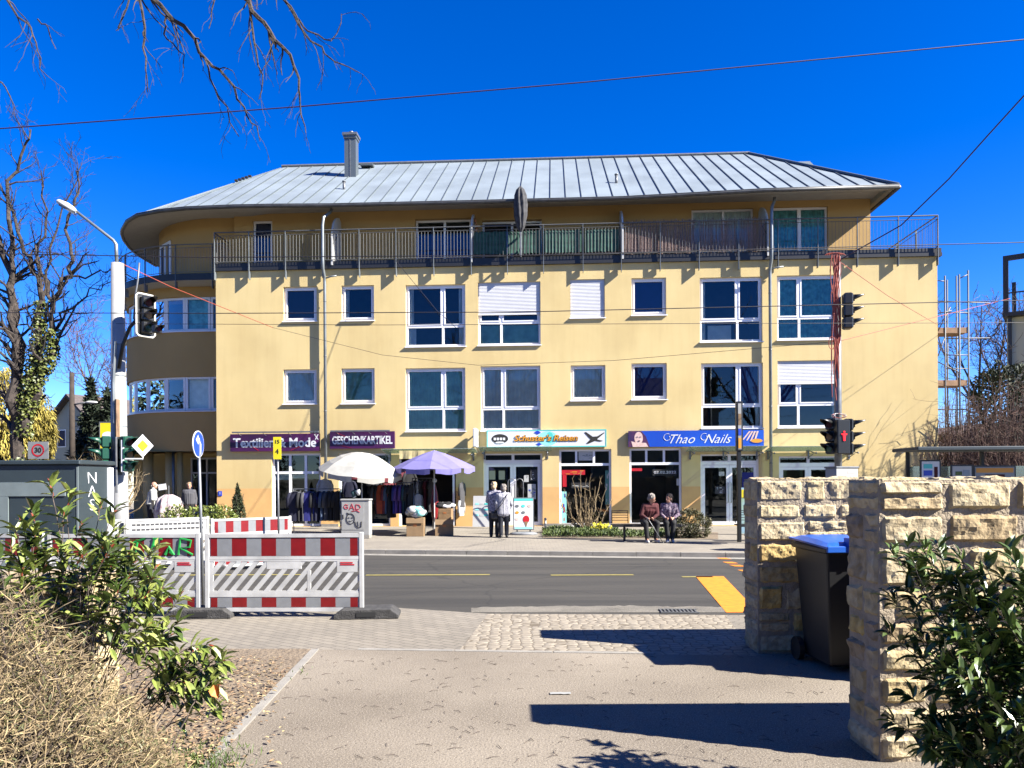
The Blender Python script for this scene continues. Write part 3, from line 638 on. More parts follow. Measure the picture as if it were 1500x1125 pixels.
wg = MB(); wg.box(h[0], h[1], ya-.10, ya-.012, .28, .36, 'white_pvc'); wg.box(h[0], h[1], ya-.1, ya-.012, h[3], h[3]+.07, 'white_pvc'); wg.box(h[0], h[1], ya-.1, ya-.012, 2.0, 2.07, 'white_pvc')
for t in (0, .22, .62, 1): u = h[0]+(h[1]-h[0]-.06)*t; wg.box(u, u+.06, ya-.099, ya-.013, .36, 2.0, 'white_pvc'); wg.box(u, u+.06, ya-.099, ya-.013, 2.07, h[3], 'white_pvc')
wf = wg.build('shop_window', None, BD); g = MB(); g.quad((h[0], ya-.04, .3), (h[1], ya-.04, .3), (h[1], ya-.04, h[3]), (h[0], ya-.04, h[3])); g.build('pane', 'glass', wf)
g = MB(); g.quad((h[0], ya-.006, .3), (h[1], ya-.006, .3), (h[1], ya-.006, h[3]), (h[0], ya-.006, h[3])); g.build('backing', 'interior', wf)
# ---------------- terrace slabs
ct = FI @ V((-12.2, 34.0, 0)); RTc = 4.7; PT = arcpath(ct, RTc, uL); yT = ct.y-RTc
mb = MB(); zs0, zs1 = ZP-.0, ZP+.12
mb.box(uL-.04, uR+.12, -.10, DEP, zs0, zs1, 'dark_metal'); mb.box(uL-.02, uR+.10, -.09, -.05, zs1, zs1+.16, 'dark_metal')
for z, fl in ((zs0-.02, 1), (zs1, 0)):
    vs = [(p.x, p.y, z) for p in PT]+[(uL, 12, z)]; mb.add(vs, [tuple(range(len(vs)))], 'soffit' if fl else 'concrete')
sweep(mb, PT, zs0-.02, zs1+.12, 'dark_metal')
mb.build('terrace_slab', None, BD)
# ---------------- railings
zt = zat(1372, 316.5, -.1); zrb = ZP+.30
def railing(P, s0, s1, fpath, bars=.118, posts=(), postm='pipe_grey', ztop=zt, zlow=zrb, drop=.34, barm='rail_grey'):
    r = MB(); a = s0; n = int((s1-s0)/.35)+1; pts = [fpath(s0+(s1-s0)*i/n)[0] for i in range(n+1)]
    r.tube([p+V((0, 0, ztop)) for p in pts], .024, 6, barm); r.tube([p+V((0, 0, ztop-.13)) for p in pts], .012, 4, barm); r.tube([p+V((0, 0, zlow)) for p in pts], .014, 4, barm)
    s = s0
    while s < s1: p = fpath(s)[0]; r.tube([(p.x, p.y, zlow), (p.x, p.y, ztop-.13)], .006, 4, barm, False); s += bars
    o = r.build('railing', None, BD)
    for s in posts:
        p, d = fpath(s); q = MB(); nrm = V((-d.y, d.x, 0)); 
        T = Matrix((V((d.x, d.y, 0)), V((-d.y, d.x, 0)), V((0, 0, 1)))).transposed().to_4x4(); T.translation = V((p.x, p.y, 0))
        q.box(-.008, .008, -.03, .03, ZP-drop, ztop, None, T); q.box(-.012, .012, .03 if d.x > 0 else -.12, .12 if d.x > 0 else -.03, ZP-drop, ZP-drop+.30, None, T); q.build('railing_post', postm, o, smooth=False)
    return o
yr = -.16; up = [fa(x, 350, yr)[0] for x in (364.5, 418, 472, 526, 580, 635, 690, 743, 796, 854, 910, 967, 1024, 1082, 1140, 1198, 1256, 1316, 1374)]
fm = lambda s: (V((uL+s, yr, 0)), V((1, 0, 0)))
railing(None, .02, up[-1]-uL, fm, posts=[.03]+[u-uL for u in up])
ur = up[-1]; fr_ = lambda s: (V((ur, yr+s, 0)), V((0, 1, 0)))
railing(None, 0.05, 8, fr_, posts=(1.6, 3.2, 4.8, 6.4))
fl_ = lambda s: (V((uL+.02, yr+s, 0)), V((0, 1, 0))); railing(None, .05, 1.25, fl_, posts=())
PR = arcpath(ct, RTc-.02, uL, 180); fR, LR = along(PR); railing(None, .1, LR*.72, fR, posts=[.6+1.45*i for i in range(9)], ztop=zt-.03, barm='galv', postm='galv')
# ---------------- penthouse
YP = 1.0; uP0 = fa(343, 350, YP)[0]; uP1 = fa(1275, 330, YP)[0]; ZE = 11.86
PH = [rect(370, 323, 399, 392, YP), rect(608, 320, 690, 396, YP), rect(706, 322, 794, 394, YP), rect(1013, 306, 1104, 385, YP), rect(1131, 303, 1213, 385, YP)]
PH = [(a, b, ZP+.13, d) for a, b, c, d in PH]
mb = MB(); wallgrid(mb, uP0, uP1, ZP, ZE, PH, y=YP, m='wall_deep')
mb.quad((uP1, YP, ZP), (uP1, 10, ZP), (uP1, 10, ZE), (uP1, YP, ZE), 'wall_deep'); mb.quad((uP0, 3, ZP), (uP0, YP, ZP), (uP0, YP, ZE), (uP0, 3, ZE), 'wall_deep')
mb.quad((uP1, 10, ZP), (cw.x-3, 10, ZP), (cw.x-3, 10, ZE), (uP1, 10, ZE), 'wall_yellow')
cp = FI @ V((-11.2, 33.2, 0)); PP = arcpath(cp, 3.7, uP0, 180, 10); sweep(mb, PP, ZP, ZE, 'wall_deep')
mb.build('penthouse_wall', None, BD)
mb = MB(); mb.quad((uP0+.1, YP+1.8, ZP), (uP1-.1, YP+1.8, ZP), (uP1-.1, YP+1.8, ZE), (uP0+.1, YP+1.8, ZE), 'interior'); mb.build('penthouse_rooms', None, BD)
window(BD, PH[0], YP, sill=False, name='terrace_door', blind=(0, 1, 0, 1, 'door_blue')); window(BD, PH[1], YP, vs=(.52,), sill=False, name='terrace_door', rec=.2, blind=(0, 1, 0, .72, 'blind_blue')); window(BD, PH[2], YP, vs=(.5,), sill=False, name='terrace_door', rec=.2)
window(BD, PH[3], YP, vs=(.52,), sill=False, name='terrace_door', cur='curtain_white'); window(BD, PH[4], YP, vs=(.5,), sill=False, name='terrace_door', cur='curtain_teal', mull=.13)
fP, LP_ = along(PP); (p, d) = fP(abs(uP0-cp.x)+2.2); (q, d2) = fP(abs(uP0-cp.x)+3.25); t = (q-p).normalized(); inn = V((-t.y, t.x, 0)); inn = inn if inn.dot(V((cp.x, cp.y, 0))-p) > 0 else -inn
X = Matrix((-t, inn, V((0, 0, 1)))).transposed().to_4x4(); X.translation = q-inn*.05; W = (q-p).length; f = MB()
for bxx in ((0, W, -.0, .06, ZP+.35, ZP+.45), (0, W, 0, .06, ZE-.75, ZE-.65), (0, .1, 0, .06, ZP+.45, ZE-.75), (W-.1, W, 0, .06, ZP+.45, ZE-.75), (W/2-.05, W/2+.05, 0, .06, ZP+.45, ZE-.75)): f.box(*bxx, None, X)
fr = f.build('window', 'white_pvc', BD); g = MB(); g.box(.05, W-.05, .02, .04, ZP+.4, ZE-.7, 'blind_navy', X); g.build('pane', None, fr)
# ---------------- roof
def le(px, py, z=11.65): p = FI @ gp(px, py, z); return V((p.x, p.y, z))
EV = [le(*p) for p in ((1316, 272), (1120, 278), (913, 289.5), (700, 295), (484, 300), (400, 300.5), (345, 301.5), (275, 304), (235, 308), (203, 314), (188, 323), (181, 335), (180, 341), (183, 350), (192, 362), (205, 373), (230, 388))]
yrid = 6.2; rL = fa(416, 246, yrid); rR = fa(1096, 224.5, yrid); ZR = (rL[1]+rR[1])/2; rl = V((rL[0], yrid, ZR)); rr_ = V((rR[0], yrid, ZR))
eL_ = EV[4:]; ER = EV[0]; bk = 2*yrid
def eave_at(u):
    for a, b in zip(EV, EV[1:]):
        if b.x <= u <= a.x: return a.lerp(b, (u-a.x)/(b.x-a.x))
    return EV[0]
def ridge_at(u):
    if u < rl.x: return rl.lerp(EV[8], (rl.x-u)/(rl.x-EV[8].x))
    return V((u, yrid, ZR)) if u <= rr_.x else rr_.lerp(ER, min(1, (u-rr_.x)/(ER.x-rr_.x)))
US = [EV[8].x]; u = EV[8].x+.3
while u < ER.x-.1: US.append(u); u += .56
US.append(ER.x); US = sorted(US+[rl.x, rr_.x]); mb = MB()
for a, b in zip(US, US[1:]):
    k = [eave_at(a), eave_at(b), ridge_at(b), ridge_at(a)]; mb.add(k, [(0, 1, 2), (0, 2, 3)], 'zinc')
fan = EV[8:]+[V((EV[-1].x+.6, bk-1.5, 11.65)), V((EV[-1].x+3, bk, 11.65)), V((EV[4].x, bk, 11.65))]
for a, b in zip(fan, fan[1:]): mb.add([rl, a, b], [(0, 1, 2)], 'zinc')
BR = V((ER.x, bk, 11.65)); mb.add([rr_, ER, BR], [(1, 2, 0)], 'zinc'); mb.add([rl, rr_, BR, V((EV[4].x, bk, 11.65))], [(0, 3, 2, 1)], 'zinc')
RF = mb.build('roof', None, BD)
sm = MB()                                            # standing seams
def seam(a, b, h=.035): 
    d = (b-a); t = d.normalized(); s_ = t.cross(V((0, 0, 1))).normalized()*.011; n_ = s_.cross(t).normalized(); n_ = n_ if n_.z > 0 else -n_; n_ *= h
    vs = [a-s_, a+s_, a+s_+n_, a-s_+n_, b-s_, b+s_, b+s_+n_, b-s_+n_]; sm.add(vs, [(0, 1, 2, 3), (4, 7, 6, 5), (3, 2, 6, 7), (0, 3, 7, 4), (1, 5, 6, 2)], 'zinc_seam')
u = EV[8].x+.3
while u < ER.x-.1:
    e = eave_at(u)
    if u < rl.x: seam(e, rl.lerp(EV[8], (rl.x-u)/(rl.x-EV[8].x)).lerp(e, .01), .02)
    elif u <= rr_.x: seam(e, V((u, yrid, ZR)))
    else: seam(e, rr_.lerp(ER, (u-rr_.x)/(ER.x-rr_.x)))
    u += .56
k = 0
for a, b in zip(fan, fan[1:]):
    n_ = max(1, round((b-a).length/.6))
    for i in range(n_): seam(a.lerp(b, i/n_), rl.lerp(a.lerp(b, i/n_), .03), .03)
sm.build('standing_seam', None, RF)
rg = MB(); rg.tube([rl+V((-.1, 0, .04)), rr_+V((.05, 0, .04))], .07, 6, 'galv'); rg.tube([rr_+V((0, 0, .04)), ER+V((0, 0, .05))], .06, 6, 'zinc_seam'); rg.tube([rr_+V((0, 0, .03)), BR+V((0, 0, .05))], .05, 6, 'zinc_seam'); rg.build('ridge_cap', None, RF)
so_ = MB(); inset = [p+V((0, 0, -.07)) for p in EV]; CC = V((cp.x, cp.y, 0)); inn_ = []
for i, p_ in enumerate(EV):
    q = V((min(p_.x, uP1+.1) if i == 0 else p_.x, p_.y+1.12, ZE)) if i < 6 else CC+(V((p_.x, p_.y, 0))-CC).normalized()*3.55; inn_.append(V((q.x, q.y, ZE-.004)))
ba = [V((EV[-1].x+.6, bk-1.5, 11.58)), V((EV[-1].x+3, bk, 11.58)), V((ER.x, bk, 11.58))]; bi = [V((EV[-1].x+1.6, bk-2.2, ZE-.004)), V((EV[-1].x+3.4, bk-1.2, ZE-.004)), V((uP1+.1, bk-1.2, ZE-.004))]
oa, ob = inset+ba, inn_+bi; n = len(oa); so_.add(oa+ob, [(i, (i+1) % n, n+(i+1) % n, n+i) for i in range(n)]+[tuple(range(n, 2*n))], 'soffit'); so_.build('soffit', None, RF)
gt = MB(); pts = [p+V((0, -.05, -.04)) if i < 7 else p+V((-.03, -.03, -.04)) for i, p in enumerate(EV)]
gt.tube(pts, .075, 8, 'gutter'); gt.tube([p+V((0, -.06, .05)) for p in pts], .012, 4, 'galv'); gt.tube([ER+V((.03, 0, -.04)), BR+V((.03, 0, -.04))], .07, 6, 'gutter'); gt.build('gutter', None, RF, smooth=True)
mb = MB(); p = fw(*(fa(1178, 240, yrid+2)[0], yrid+2, 0)); q = fa(1158, 237, 9); q2 = fa(1196, 240, 9)
mb.add([(q[0], 9, q[1]-1.6), (q2[0]+1.2, 9, q[1]-1.6), (q2[0]-.3, 9, q[1]), (q[0]-1.5, 9, q[1]), (q[0], 11, q[1]-1.6), (q2[0]+1.2, 11, q[1]-1.6), (q2[0]-.3, 11, q[1]), (q[0]-1.5, 11, q[1])], [(0, 1, 2, 3), (3, 2, 6, 7), (1, 5, 6, 2)], 'zinc'); mb.build('rear_roof', None, BD)
# chimney and vent pipes
def onroof(px, py):
    o = FI @ C0; d = FI.to_3x3() @ ray(px, py); n_ = (rr_-rl).cross(EV[3]-rl); t = (rl-o).dot(n_)/d.dot(n_); return o+d*t
p = onroof(515, 258); ch = MB(); zt_ = p.z+1.62*1.0; wx = .24
ch.box(p.x-wx, p.x+wx, p.y-.22, p.y+.22, p.z-.5, zt_, 'zinc_seam'); ch.box(p.x-.02, p.x+.02, p.y-.235, p.y-.221, p.z-.3, zt_-.05, 'galv')
chim = ch.build('chimney', None, RF); c2 = MB(); c2.box(p.x-.31, p.x+.31, p.y-.3, p.y+.3, zt_, zt_+.10, 'galv'); c2.box(p.x-.27, p.x+.27, p.y-.26, p.y+.26, zt_-.12, zt_, 'zinc_seam'); c2.cyl((p.x, p.y), .09, zt_+.10, zt_+.24, 12, 'galv'); c2.build('chimney_cap', None, chim)
for px_, py_ in ((504, 278), (903, 268)):
    p = onroof(px_, py_); mb = MB(); mb.cyl((p.x, p.y), .055, p.z-.1, p.z+.30, 10, 'galv'); mb.cyl((p.x, p.y), .075, p.z+.30, p.z+.34, 10, 'galv'); mb.build('vent_pipe', None, RF, smooth=True)
p = onroof(536, 246.5); mb = MB(); mb.box(p.x-.2, p.x+.35, p.y-.2, p.y+.2, p.z+.05, p.z+.14, 'zinc_seam'); mb.box(p.x-.15, p.x-.1, p.y, p.y+.05, p.z-.1, p.z+.05, 'zinc_seam'); mb.build('roof_hatch', None, RF)
for i in range(5):
    p = rl.lerp(EV[9], .28+.025*i)+V((.1, -.1, .03)); mb = MB(); mb.box(p.x-.06, p.x+.06, p.y-.05, p.y+.05, p.z, p.z+.07, 'matt_black'); mb.build('snow_guard', None, RF)
# privacy fins
for px_, m_ in ((487, 'white_paint'), (691, 'white_paint'), (912, 'white_paint'), (1124, 'white_paint')):
    u = fa(px_, 350, -.05)[0]; pr = []
    for i in range(9): a = R(90*i/8); pr.append((YP-1.15*math.sin(a), ZP+1.1+1.05*math.cos(a)))
    pr = [(YP-.002, ZP+.12), (YP-.002, ZP+2.05)]+pr[1:]+[(YP-1.15, ZP+.12)]
    T = Matrix.Translation((u, 0, 0)) @ Matrix.Rotation(R(90), 4, 'Z')
    mb = MB(); mb.prism([(a, b) for a, b in pr], -.03, .03, m_, T); mb.tube([(u, YP-.1, ZP+1.7), (u, YP-1.1, ZP+.9)], .05, 4, 'galv'); mb.build('terrace_divider', None, BD)
# downpipes
for px_, zl in ((476, .25), (1128.5, .25)):
    u = fa(px_, 500, -.15)[0]; P = [(u+.22, .02, 11.62), (u+.20, -.04, 11.5), (u+.03, -.34, 11.2), (u, -.37, 10.9), (u, -.37, 9.7), (u, -.34, 9.35), (u, -.16, 9.1), (u, -.14, 8.9), (u, -.14, zl)]
    mb = MB(); mb.tube(P, [.055]*8+[.055], 10, 'pipe_grey'); mb.tube([(u, -.14, 9.05), (u+.25, -.2, 9.1), (u+.45, -.2, 9.12)], .03, 6, 'pipe_grey')
    for z in (2.2, 4.2, 6.2, 8.2): mb.tube([(u, -.14, z), (u, -.14, z+.03)], .066, 10, 'galv')
    mb.build('downpipe', None, BD, smooth=True)
mb = MB()
for p_ in ((340, 634.5, 467), (484, 632.5, 571)):   # lamp rails over the shop signs
    a = fa(p_[0], p_[1], -.3); b = fa(p_[2], p_[1]-1, -.3); mb.box(a[0], b[0], -.33, -.27, a[1], a[1]+.05, 'galv')
    n_ = 4
    for i in range(n_): u = a[0]+.2+(b[0]-a[0]-.4)*i/(n_-1); mb.tube([(u, -.3, a[1]), (u+.1, 0, a[1]-.15)], .008, 4, 'galv')
mb.build('sign_light_rail', None, BD)
# ============================================================ SIGNS ON THE FACADE
def fsign(name, label, cat, r, m, y=-.12, th=.10, border=None):
    u0, u1, z0, z1 = rect(*r, y); t = fthing(name, label, cat, (u0+u1)/2, 0, (z0+z1)/2); W = (u1-u0)/2; H = (z1-z0)/2
    mb = MB(); mb.box(-W, W, y, y+th, -H, H, m); mb.build('sign_board', None, t)
    if border:
        b = MB(); k = .035
        for q in ((-W, W, -H, -H+k), (-W, W, H-k, H), (-W, -W+k, -H+k, H-k), (W-k, W, -H+k, H-k)): b.box(q[0], q[1], y-.006, y-.001, q[2], q[3], border)
        b.build('sign_border', None, t)
    return t, W, H, y
def deco(t, name, m, polys, y):
    b = MB()
    for i, p in enumerate(polys): b.prism(p, y-.008-.0015*(i % 4), y-.001, m)
    return b.build(name, None, t)
t, W, H, y = fsign('shop_sign', 'dark purple shop sign reading Textilien & Mode left of the downpipe', 'shop sign', (337, 635.5, 468, 661), 'sign_purple')
text('lettering', 'Textilien & Mode', 'sign_white', t, .0, y-.004, -.02, .46, W*1.86, bold=.012)
deco(t, 'stripes', 'sign_red', [[(-W*.55, -H*.3), (-W*.53, -H*.3), (-W*.35, -H*.9), (-W*.37, -H*.9)], [(W*.35, -H*.9), (W*.37, -H*.9), (W*.62, -H*.4), (W*.60, -H*.4)]], y)
deco(t, 'corner_marks', 'sign_white', [[(W*.88, H*.9), (W*.90, H*.9), (W*.98, H*.3), (W*.96, H*.3)], [(W*.96, H*.9), (W*.98, H*.9), (W*.92, H*.3), (W*.90, H*.3)]], y)
t, W, H, y = fsign('shop_sign', 'dark purple shop sign reading GESCHENKARTIKEL right of the downpipe', 'shop sign', (483, 632, 578, 657), 'sign_purple')
text('lettering', 'GESCHENKARTIKEL', 'sign_white', t, 0, y-.004, -.02, .40, W*1.86, bold=.01)
deco(t, 'stripes', 'sign_red', [[(-W*.8, H*.9), (-W*.78, H*.9), (-W*.5, H*.4), (-W*.52, H*.4)], [(-W*.8, -H*.5), (-W*.78, -H*.5), (-W*.3, -H*.95), (-W*.32, -H*.95)]], y)
t, W, H, y = fsign('shop_sign', "white travel shop sign reading Schuster's Reisen with turquoise border, bus and aeroplane", 'shop sign', (713, 629.5, 888.5, 655), 'sign_white', border='turquoise')
def ellp(cx, cz, rx, rz, n=24, a0=0, a1=360): return [(cx+rx*math.cos(R(a0+(a1-a0)*i/n)), cz+rz*math.sin(R(a0+(a1-a0)*i/n))) for i in range(n)]
deco(t, 'globe', 'turq_pale', [ellp(.05, 0, .36, .26)], y+.004); deco(t, 'globe_patch', 'turquoise', [ellp(.12, .03, .13, .2)], y+.003)
deco(t, 'diamonds', 'sign_blue', [[(-.45, .21), (-.32, .29), (-.19, .21), (-.32, .14)], [(-.38, -.2), (-.27, -.15), (-.16, -.2), (-.27, -.27)]], y)
text('lettering_shadow', "Schuster's Reisen", 'matt_black', t, -.015, y-.010, -.005, .30, W*1.06, shear=.25, bold=.012)
text('lettering', "Schuster's Reisen", 'orange_paint', t, -.03, y-.020, .008, .30, W*1.06, shear=.25, bold=.006)
deco(t, 'bus', 'matt_black', [ellp(-W*.78, -.0, .30, .17), ], y); deco(t, 'bus_windows', 'sign_white', [[(-W*.78-.22+i*.11, -.05), (-W*.78-.14+i*.11, -.05), (-W*.78-.14+i*.11, .04), (-W*.78-.22+i*.11, .04)] for i in range(4)]+[ellp(-W*.78, -.13, .16, .03)], y-.012)
px_ = W*.80
deco(t, 'aeroplane', 'matt_black', [[(px_-.36, .20), (px_-.30, .22), (px_-.06, .05), (px_+.10, .06), (px_+.34, .20), (px_+.36, .18), (px_+.12, -.02), (px_+.10, -.05), (px_+.30, -.10), (px_+.20, -.13), (px_+.02, -.10), (px_-.22, -.20), (px_-.30, -.20), (px_-.14, -.04), (px_-.2, .02)]], y)
t, W, H, y = fsign('shop_sign', 'blue nail studio sign reading Thao Nails with a face at its left end', 'shop sign', (920.5, 630.5, 1119, 654), 'sign_nails')
text('lettering', 'Thao', 'sign_white', t, -.55, y-.004, -.03, .46, None, shear=.5, bold=-.002); text('lettering', 'Nails', 'sign_white', t, .72, y-.004, -.03, .46, None, shear=.5, bold=-.002)
sw = MB()
for cx in (-1.0, .30):
    sw.tube([(cx+.16*math.cos(R(a))*(1-a/900), y-.004, .04+.15*math.sin(R(a))*(1-a/900)) for a in range(60, 420, 20)], .007, 4)
sw.build('swash', 'sign_white', t)
mat('printed_skin', (.75, .50, .42), .5, col2=(.85, .66, .60), scale=9); mat('printed_plum', (.12, .02, .08), .5, col2=(.03, .01, .08), scale=5)
deco(t, 'printed_corner', 'printed_plum', [[(-W, -H), (-W+.75, -H), (-W+.62, H*.3), (-W+.45, H), (-W, H)]], y+.004)
deco(t, 'printed_face', 'printed_skin', [ellp(-W+.36, .03, .15, .22), [(-W+.15, -H), (-W+.7, -H), (-W+.62, -H*.5), (-W+.3, -H*.45), (-W+.1, -H*.3)]], y)
deco(t, 'printed_features', 'printed_plum', [ellp(-W+.31, .07, .035, .012, 10), ellp(-W+.42, .07, .03, .012, 10), ellp(-W+.38, -.07, .04, .014, 10)], y-.012)
deco(t, 'printed_hand', 'printed_skin', [[(W-.75+i*.13, -H*.2-.03*i), (W-.70+i*.13, -H*.2-.03*i), (W-.45+i*.09, H*.85), (W-.52+i*.09, H*.85)] for i in range(4)], y); deco(t, 'printed_nails', 'orange_paint', [ellp(W-.25, -H*.35, .2, .07)], y-.01)
# small things on the facade
t = fthing('projecting_sign', 'slim white lightbox sign projecting from wall left of the travel shop sign', 'projecting sign', fa(697, 640, -.4)[0], 0, fa(697, 642, -.4)[1])
mb = MB(); mb.cbox(-.06, .06, -.80, -.12, -.32, .34, .02, 'sign_white'); mb.build('sign_box', None, t); mb = MB(); mb.box(-.02, .02, -.12, 0, .18, .22, 'galv'); mb.box(-.02, .02, -.12, 0, -.22, -.18, 'galv'); mb.build('bracket', None, t)
for i, (r, s, l) in enumerate((((585, 660, 640, 672), 'Tabak', 'faded yellow banner hung on the glass canopy above the violet parasol'),)):
    u0, u1, z0, z1 = rect(*r, -.9); t = fthing('canopy_banner', l, 'banner', (u0+u1)/2, -.9, z0); mb = MB(); n = 12
    vs = []; 
    for k in range(n+1): x = u0-u1+(u1-u0)*k/n*1+(u1-u0)/2; x = (u0-u1)/2+(u1-u0)*k/n; yy = .02*math.sin(k*1.7); vs += [(x, yy, 0), (x, yy*.3, z1-z0)]
    mb.add(vs, [(2*k, 2*k+2, 2*k+3, 2*k+1) for k in range(n)]); mat('banner_cloth', (.62, .52, .25), .8, var=.15); mb.build('cloth', 'banner_cloth', t)
t = fthing('house_number', 'small blue house number plate at the left corner of the facade', 'house number', fa(322.5, 723)[0], 0, fa(322, 723)[1]); mb = MB(); mb.box(-.07, .07, -.02, -.001, -.09, .09, 'sign_blue'); mb.build('plate', None, t); text('number', '1', 'sign_white', t, 0, -.022, 0, .14)
t = fthing('sensor_box', 'small white round sensor on the blank wall right of the shops', 'sensor', fa(1321, 661)[0], 0, fa(1321, 661)[1]); mb = MB(); mb.ell((0, -.03, 0), (.08, .05, .08), 'sign_white'); mb.build('sensor_body', None, t, smooth=True)
# ============================================================ IN THE SHOP WINDOWS
def poster(name, label, cat, px, py, wpx, hpx, m, y=.132, art=None, s=None):
    u0, u1, z0, z1 = rect(px-wpx/2, py-hpx/2, px+wpx/2, py+hpx/2, y); t = fthing(name, label, cat, (u0+u1)/2, y, (z0+z1)/2); W = (u1-u0)/2; H = (z1-z0)/2
    mb = MB(); mb.box(-W, W, -.004, .004, -H, H, m); mb.build('sheet', None, t)
    if art:
        for j, (mm, n) in enumerate(art):
            b = MB(); r = random.Random(hash((px, py, j)) & 0xffff)
            for i in range(n): cx = r.uniform(-W*.75, W*.75); cz = r.uniform(-H*.8, H*.8); a = r.uniform(.1, .3)*W; c = r.uniform(.04, .12)*H; yy = -.006-.002*j-.0001*i; b.quad((cx-a, yy, cz-c), (cx+a, yy, cz-c), (cx+a, yy, cz+c), (cx-a, yy, cz+c), mm)
            b.build('print', None, t)
    if s: text('lettering', s[0], s[1], t, 0, -.012, s[2] if len(s) > 2 else 0, H*1.2, W*1.8)
    return t
mat('paper_cream', (.42, .44, .30), .8); mat('paper', (.55, .56, .54), .8); mat('paper_green', (.10, .28, .22), .8)
poster('window_panel', 'pale green rounded panel with lettering hanging in the clothes shop window', 'panel', 414, 698, 26, 10, 'curtain_white', y=.22, art=[('curtain_teal', 6)])
poster('window_panel', 'narrow pale green panel right of the rounded one in the clothes shop window', 'panel', 438, 698, 19, 5, 'curtain_white', y=.22, art=[('curtain_teal', 4)])
poster('door_notice', "left cream notice of the pair in the travel shop's left door leaf", 'notice', 721, 696, 9, 13, 'paper_cream', y=.132)
poster('door_notice', "right cream notice of the pair in the travel shop's left door leaf", 'notice', 735, 696, 9, 13, 'paper_cream', y=.132)
poster('door_notice', 'small grey notice high in the right door leaf of the travel shop', 'notice', 771, 701, 7, 10, 'paper', y=.132, art=[('pipe_grey', 5)])
poster('door_notice', 'larger grey printed notice at the top right of the travel shop door', 'notice', 782, 696, 10, 16, 'grey_cloth', y=.132, art=[('paper', 7)])
poster('door_notice', 'pale poster at mid height in the right door leaf of the travel shop', 'notice', 779, 720, 12, 22, 'paper', y=.132, art=[('pipe_grey', 8), ('sign_blue', 3)])
poster('red_poster', 'red paper decoration along the top of the travel shop window', 'decoration', 840, 692, 34, 7, 'sign_red', y=.133, art=[('orange_paint', 6)])
poster('red_strip', 'narrow red strip hanging at the left edge of the travel shop window', 'decoration', 827, 704, 6, 18, 'sign_red', y=.133)
poster('offer_strip', 'tall turquoise strip of travel offers in the left of the travel shop window', 'poster', 826, 743, 8, 46, 'turq_pale', y=.133, art=[('orange_paint', 5), ('sign_red', 3), ('sign_blue', 3)])
poster('offer_strip', 'tall pale strip of notices in the right of the travel shop window', 'poster', 891, 714, 9, 50, 'paper_green', y=.133, art=[('paper', 7)])
poster('window_lettering', 'small white lines of lettering in the middle of the travel shop window', 'lettering', 851, 711, 28, 8, 'matt_black', y=.134, art=[('paper', 7)])
poster('fanlight_notice', 'white notice with drawn emblem in the middle fanlight of the travel shop window', 'notice', 858, 668, 21, 13, 'paper', y=.134, art=[('pipe_grey', 7)])
poster('price_list', 'dark blue board in the right door leaf of the nail studio', 'board', 1097, 704, 20, 24, 'blind_blue')
poster('date_notice', 'white date lettering 02.02.2022 in the nail studio window', 'lettering', 974, 692, 36, 9, 'matt_black', s=('02.02.2022', 'sign_white'))
poster('red_ribbon', 'red lettering band at the left edge of the nail studio window', 'decoration', 932, 688, 17, 4, 'sign_red')
poster('door_notice', 'small white notice high on the left door leaf of the nail studio', 'notice', 1057, 694, 8, 6, 'paper', art=[('pipe_grey', 3)])
poster('door_notice', 'white price notice halfway down the left door leaf of the nail studio', 'notice', 1055, 718, 15, 11, 'grey_cloth', art=[('paper', 8)])
poster('window_notice', 'grey sheet taped at the right edge of the nail studio window', 'notice', 994, 706, 6, 10, 'paper')
# mannequins dimly in the clothes shop window
# plants on the sill inside the first floor window
h = WI[(1027, 531.5, 1118, 627)]; zz = h[2]+(h[3]-h[2])*.36
t = fthing('window_plant', 'potted plant with arching leaves inside the first floor window above the nail studio', 'potted plant', h[0]+(h[1]-h[0])*.33, .40, zz)
mb = MB(); mb.lathe([(.0, .0), (.09, 0), (.12, .22), (.10, .22), (0, .2)], 12, 'white_paint'); mb.build('pot', None, t)
mb = MB()
for i in range(40):
    a = rnd.uniform(0, 6.28); r = rnd.uniform(.15, .45); hh = rnd.uniform(.25, .7); p = V((r*math.cos(a), r*math.sin(a)*.4, .2+hh)); q = V((r*.4*math.cos(a), r*.3*math.sin(a), .2+hh*.8)); s_ = V((-math.sin(a), math.cos(a), 0))*.02
    mb.add([V((0, 0, .2)), q-s_, p, q+s_], [(0, 1, 2, 3)])
mb.build('leaves', 'leaf_bed', t)
t = fthing('flower_box', 'green planted box on the inner sill of the first floor window above the nail studio', 'flower box', h[0]+(h[1]-h[0])*.36, .27, zz); mb = MB()
for i in range(500): p = V((rnd.uniform(-.52, .52), rnd.uniform(-.06, .06), rnd.uniform(.02, .17))); d = V((rnd.uniform(-1, 1), rnd.uniform(-1, 1), rnd.uniform(-.3, 1))).normalized()*.04; e = d.orthogonal().normalized()*.015; mb.add([p, p+d*.5+e, p+d, p+d*.5-e], [(0, 1, 2, 3)])
mb.build('leaves', 'leaf_bed', t); mb = MB(); mb.box(-.54, .54, -.07, .07, -.01, .06, 'matt_black'); mb.build('box', None, t)
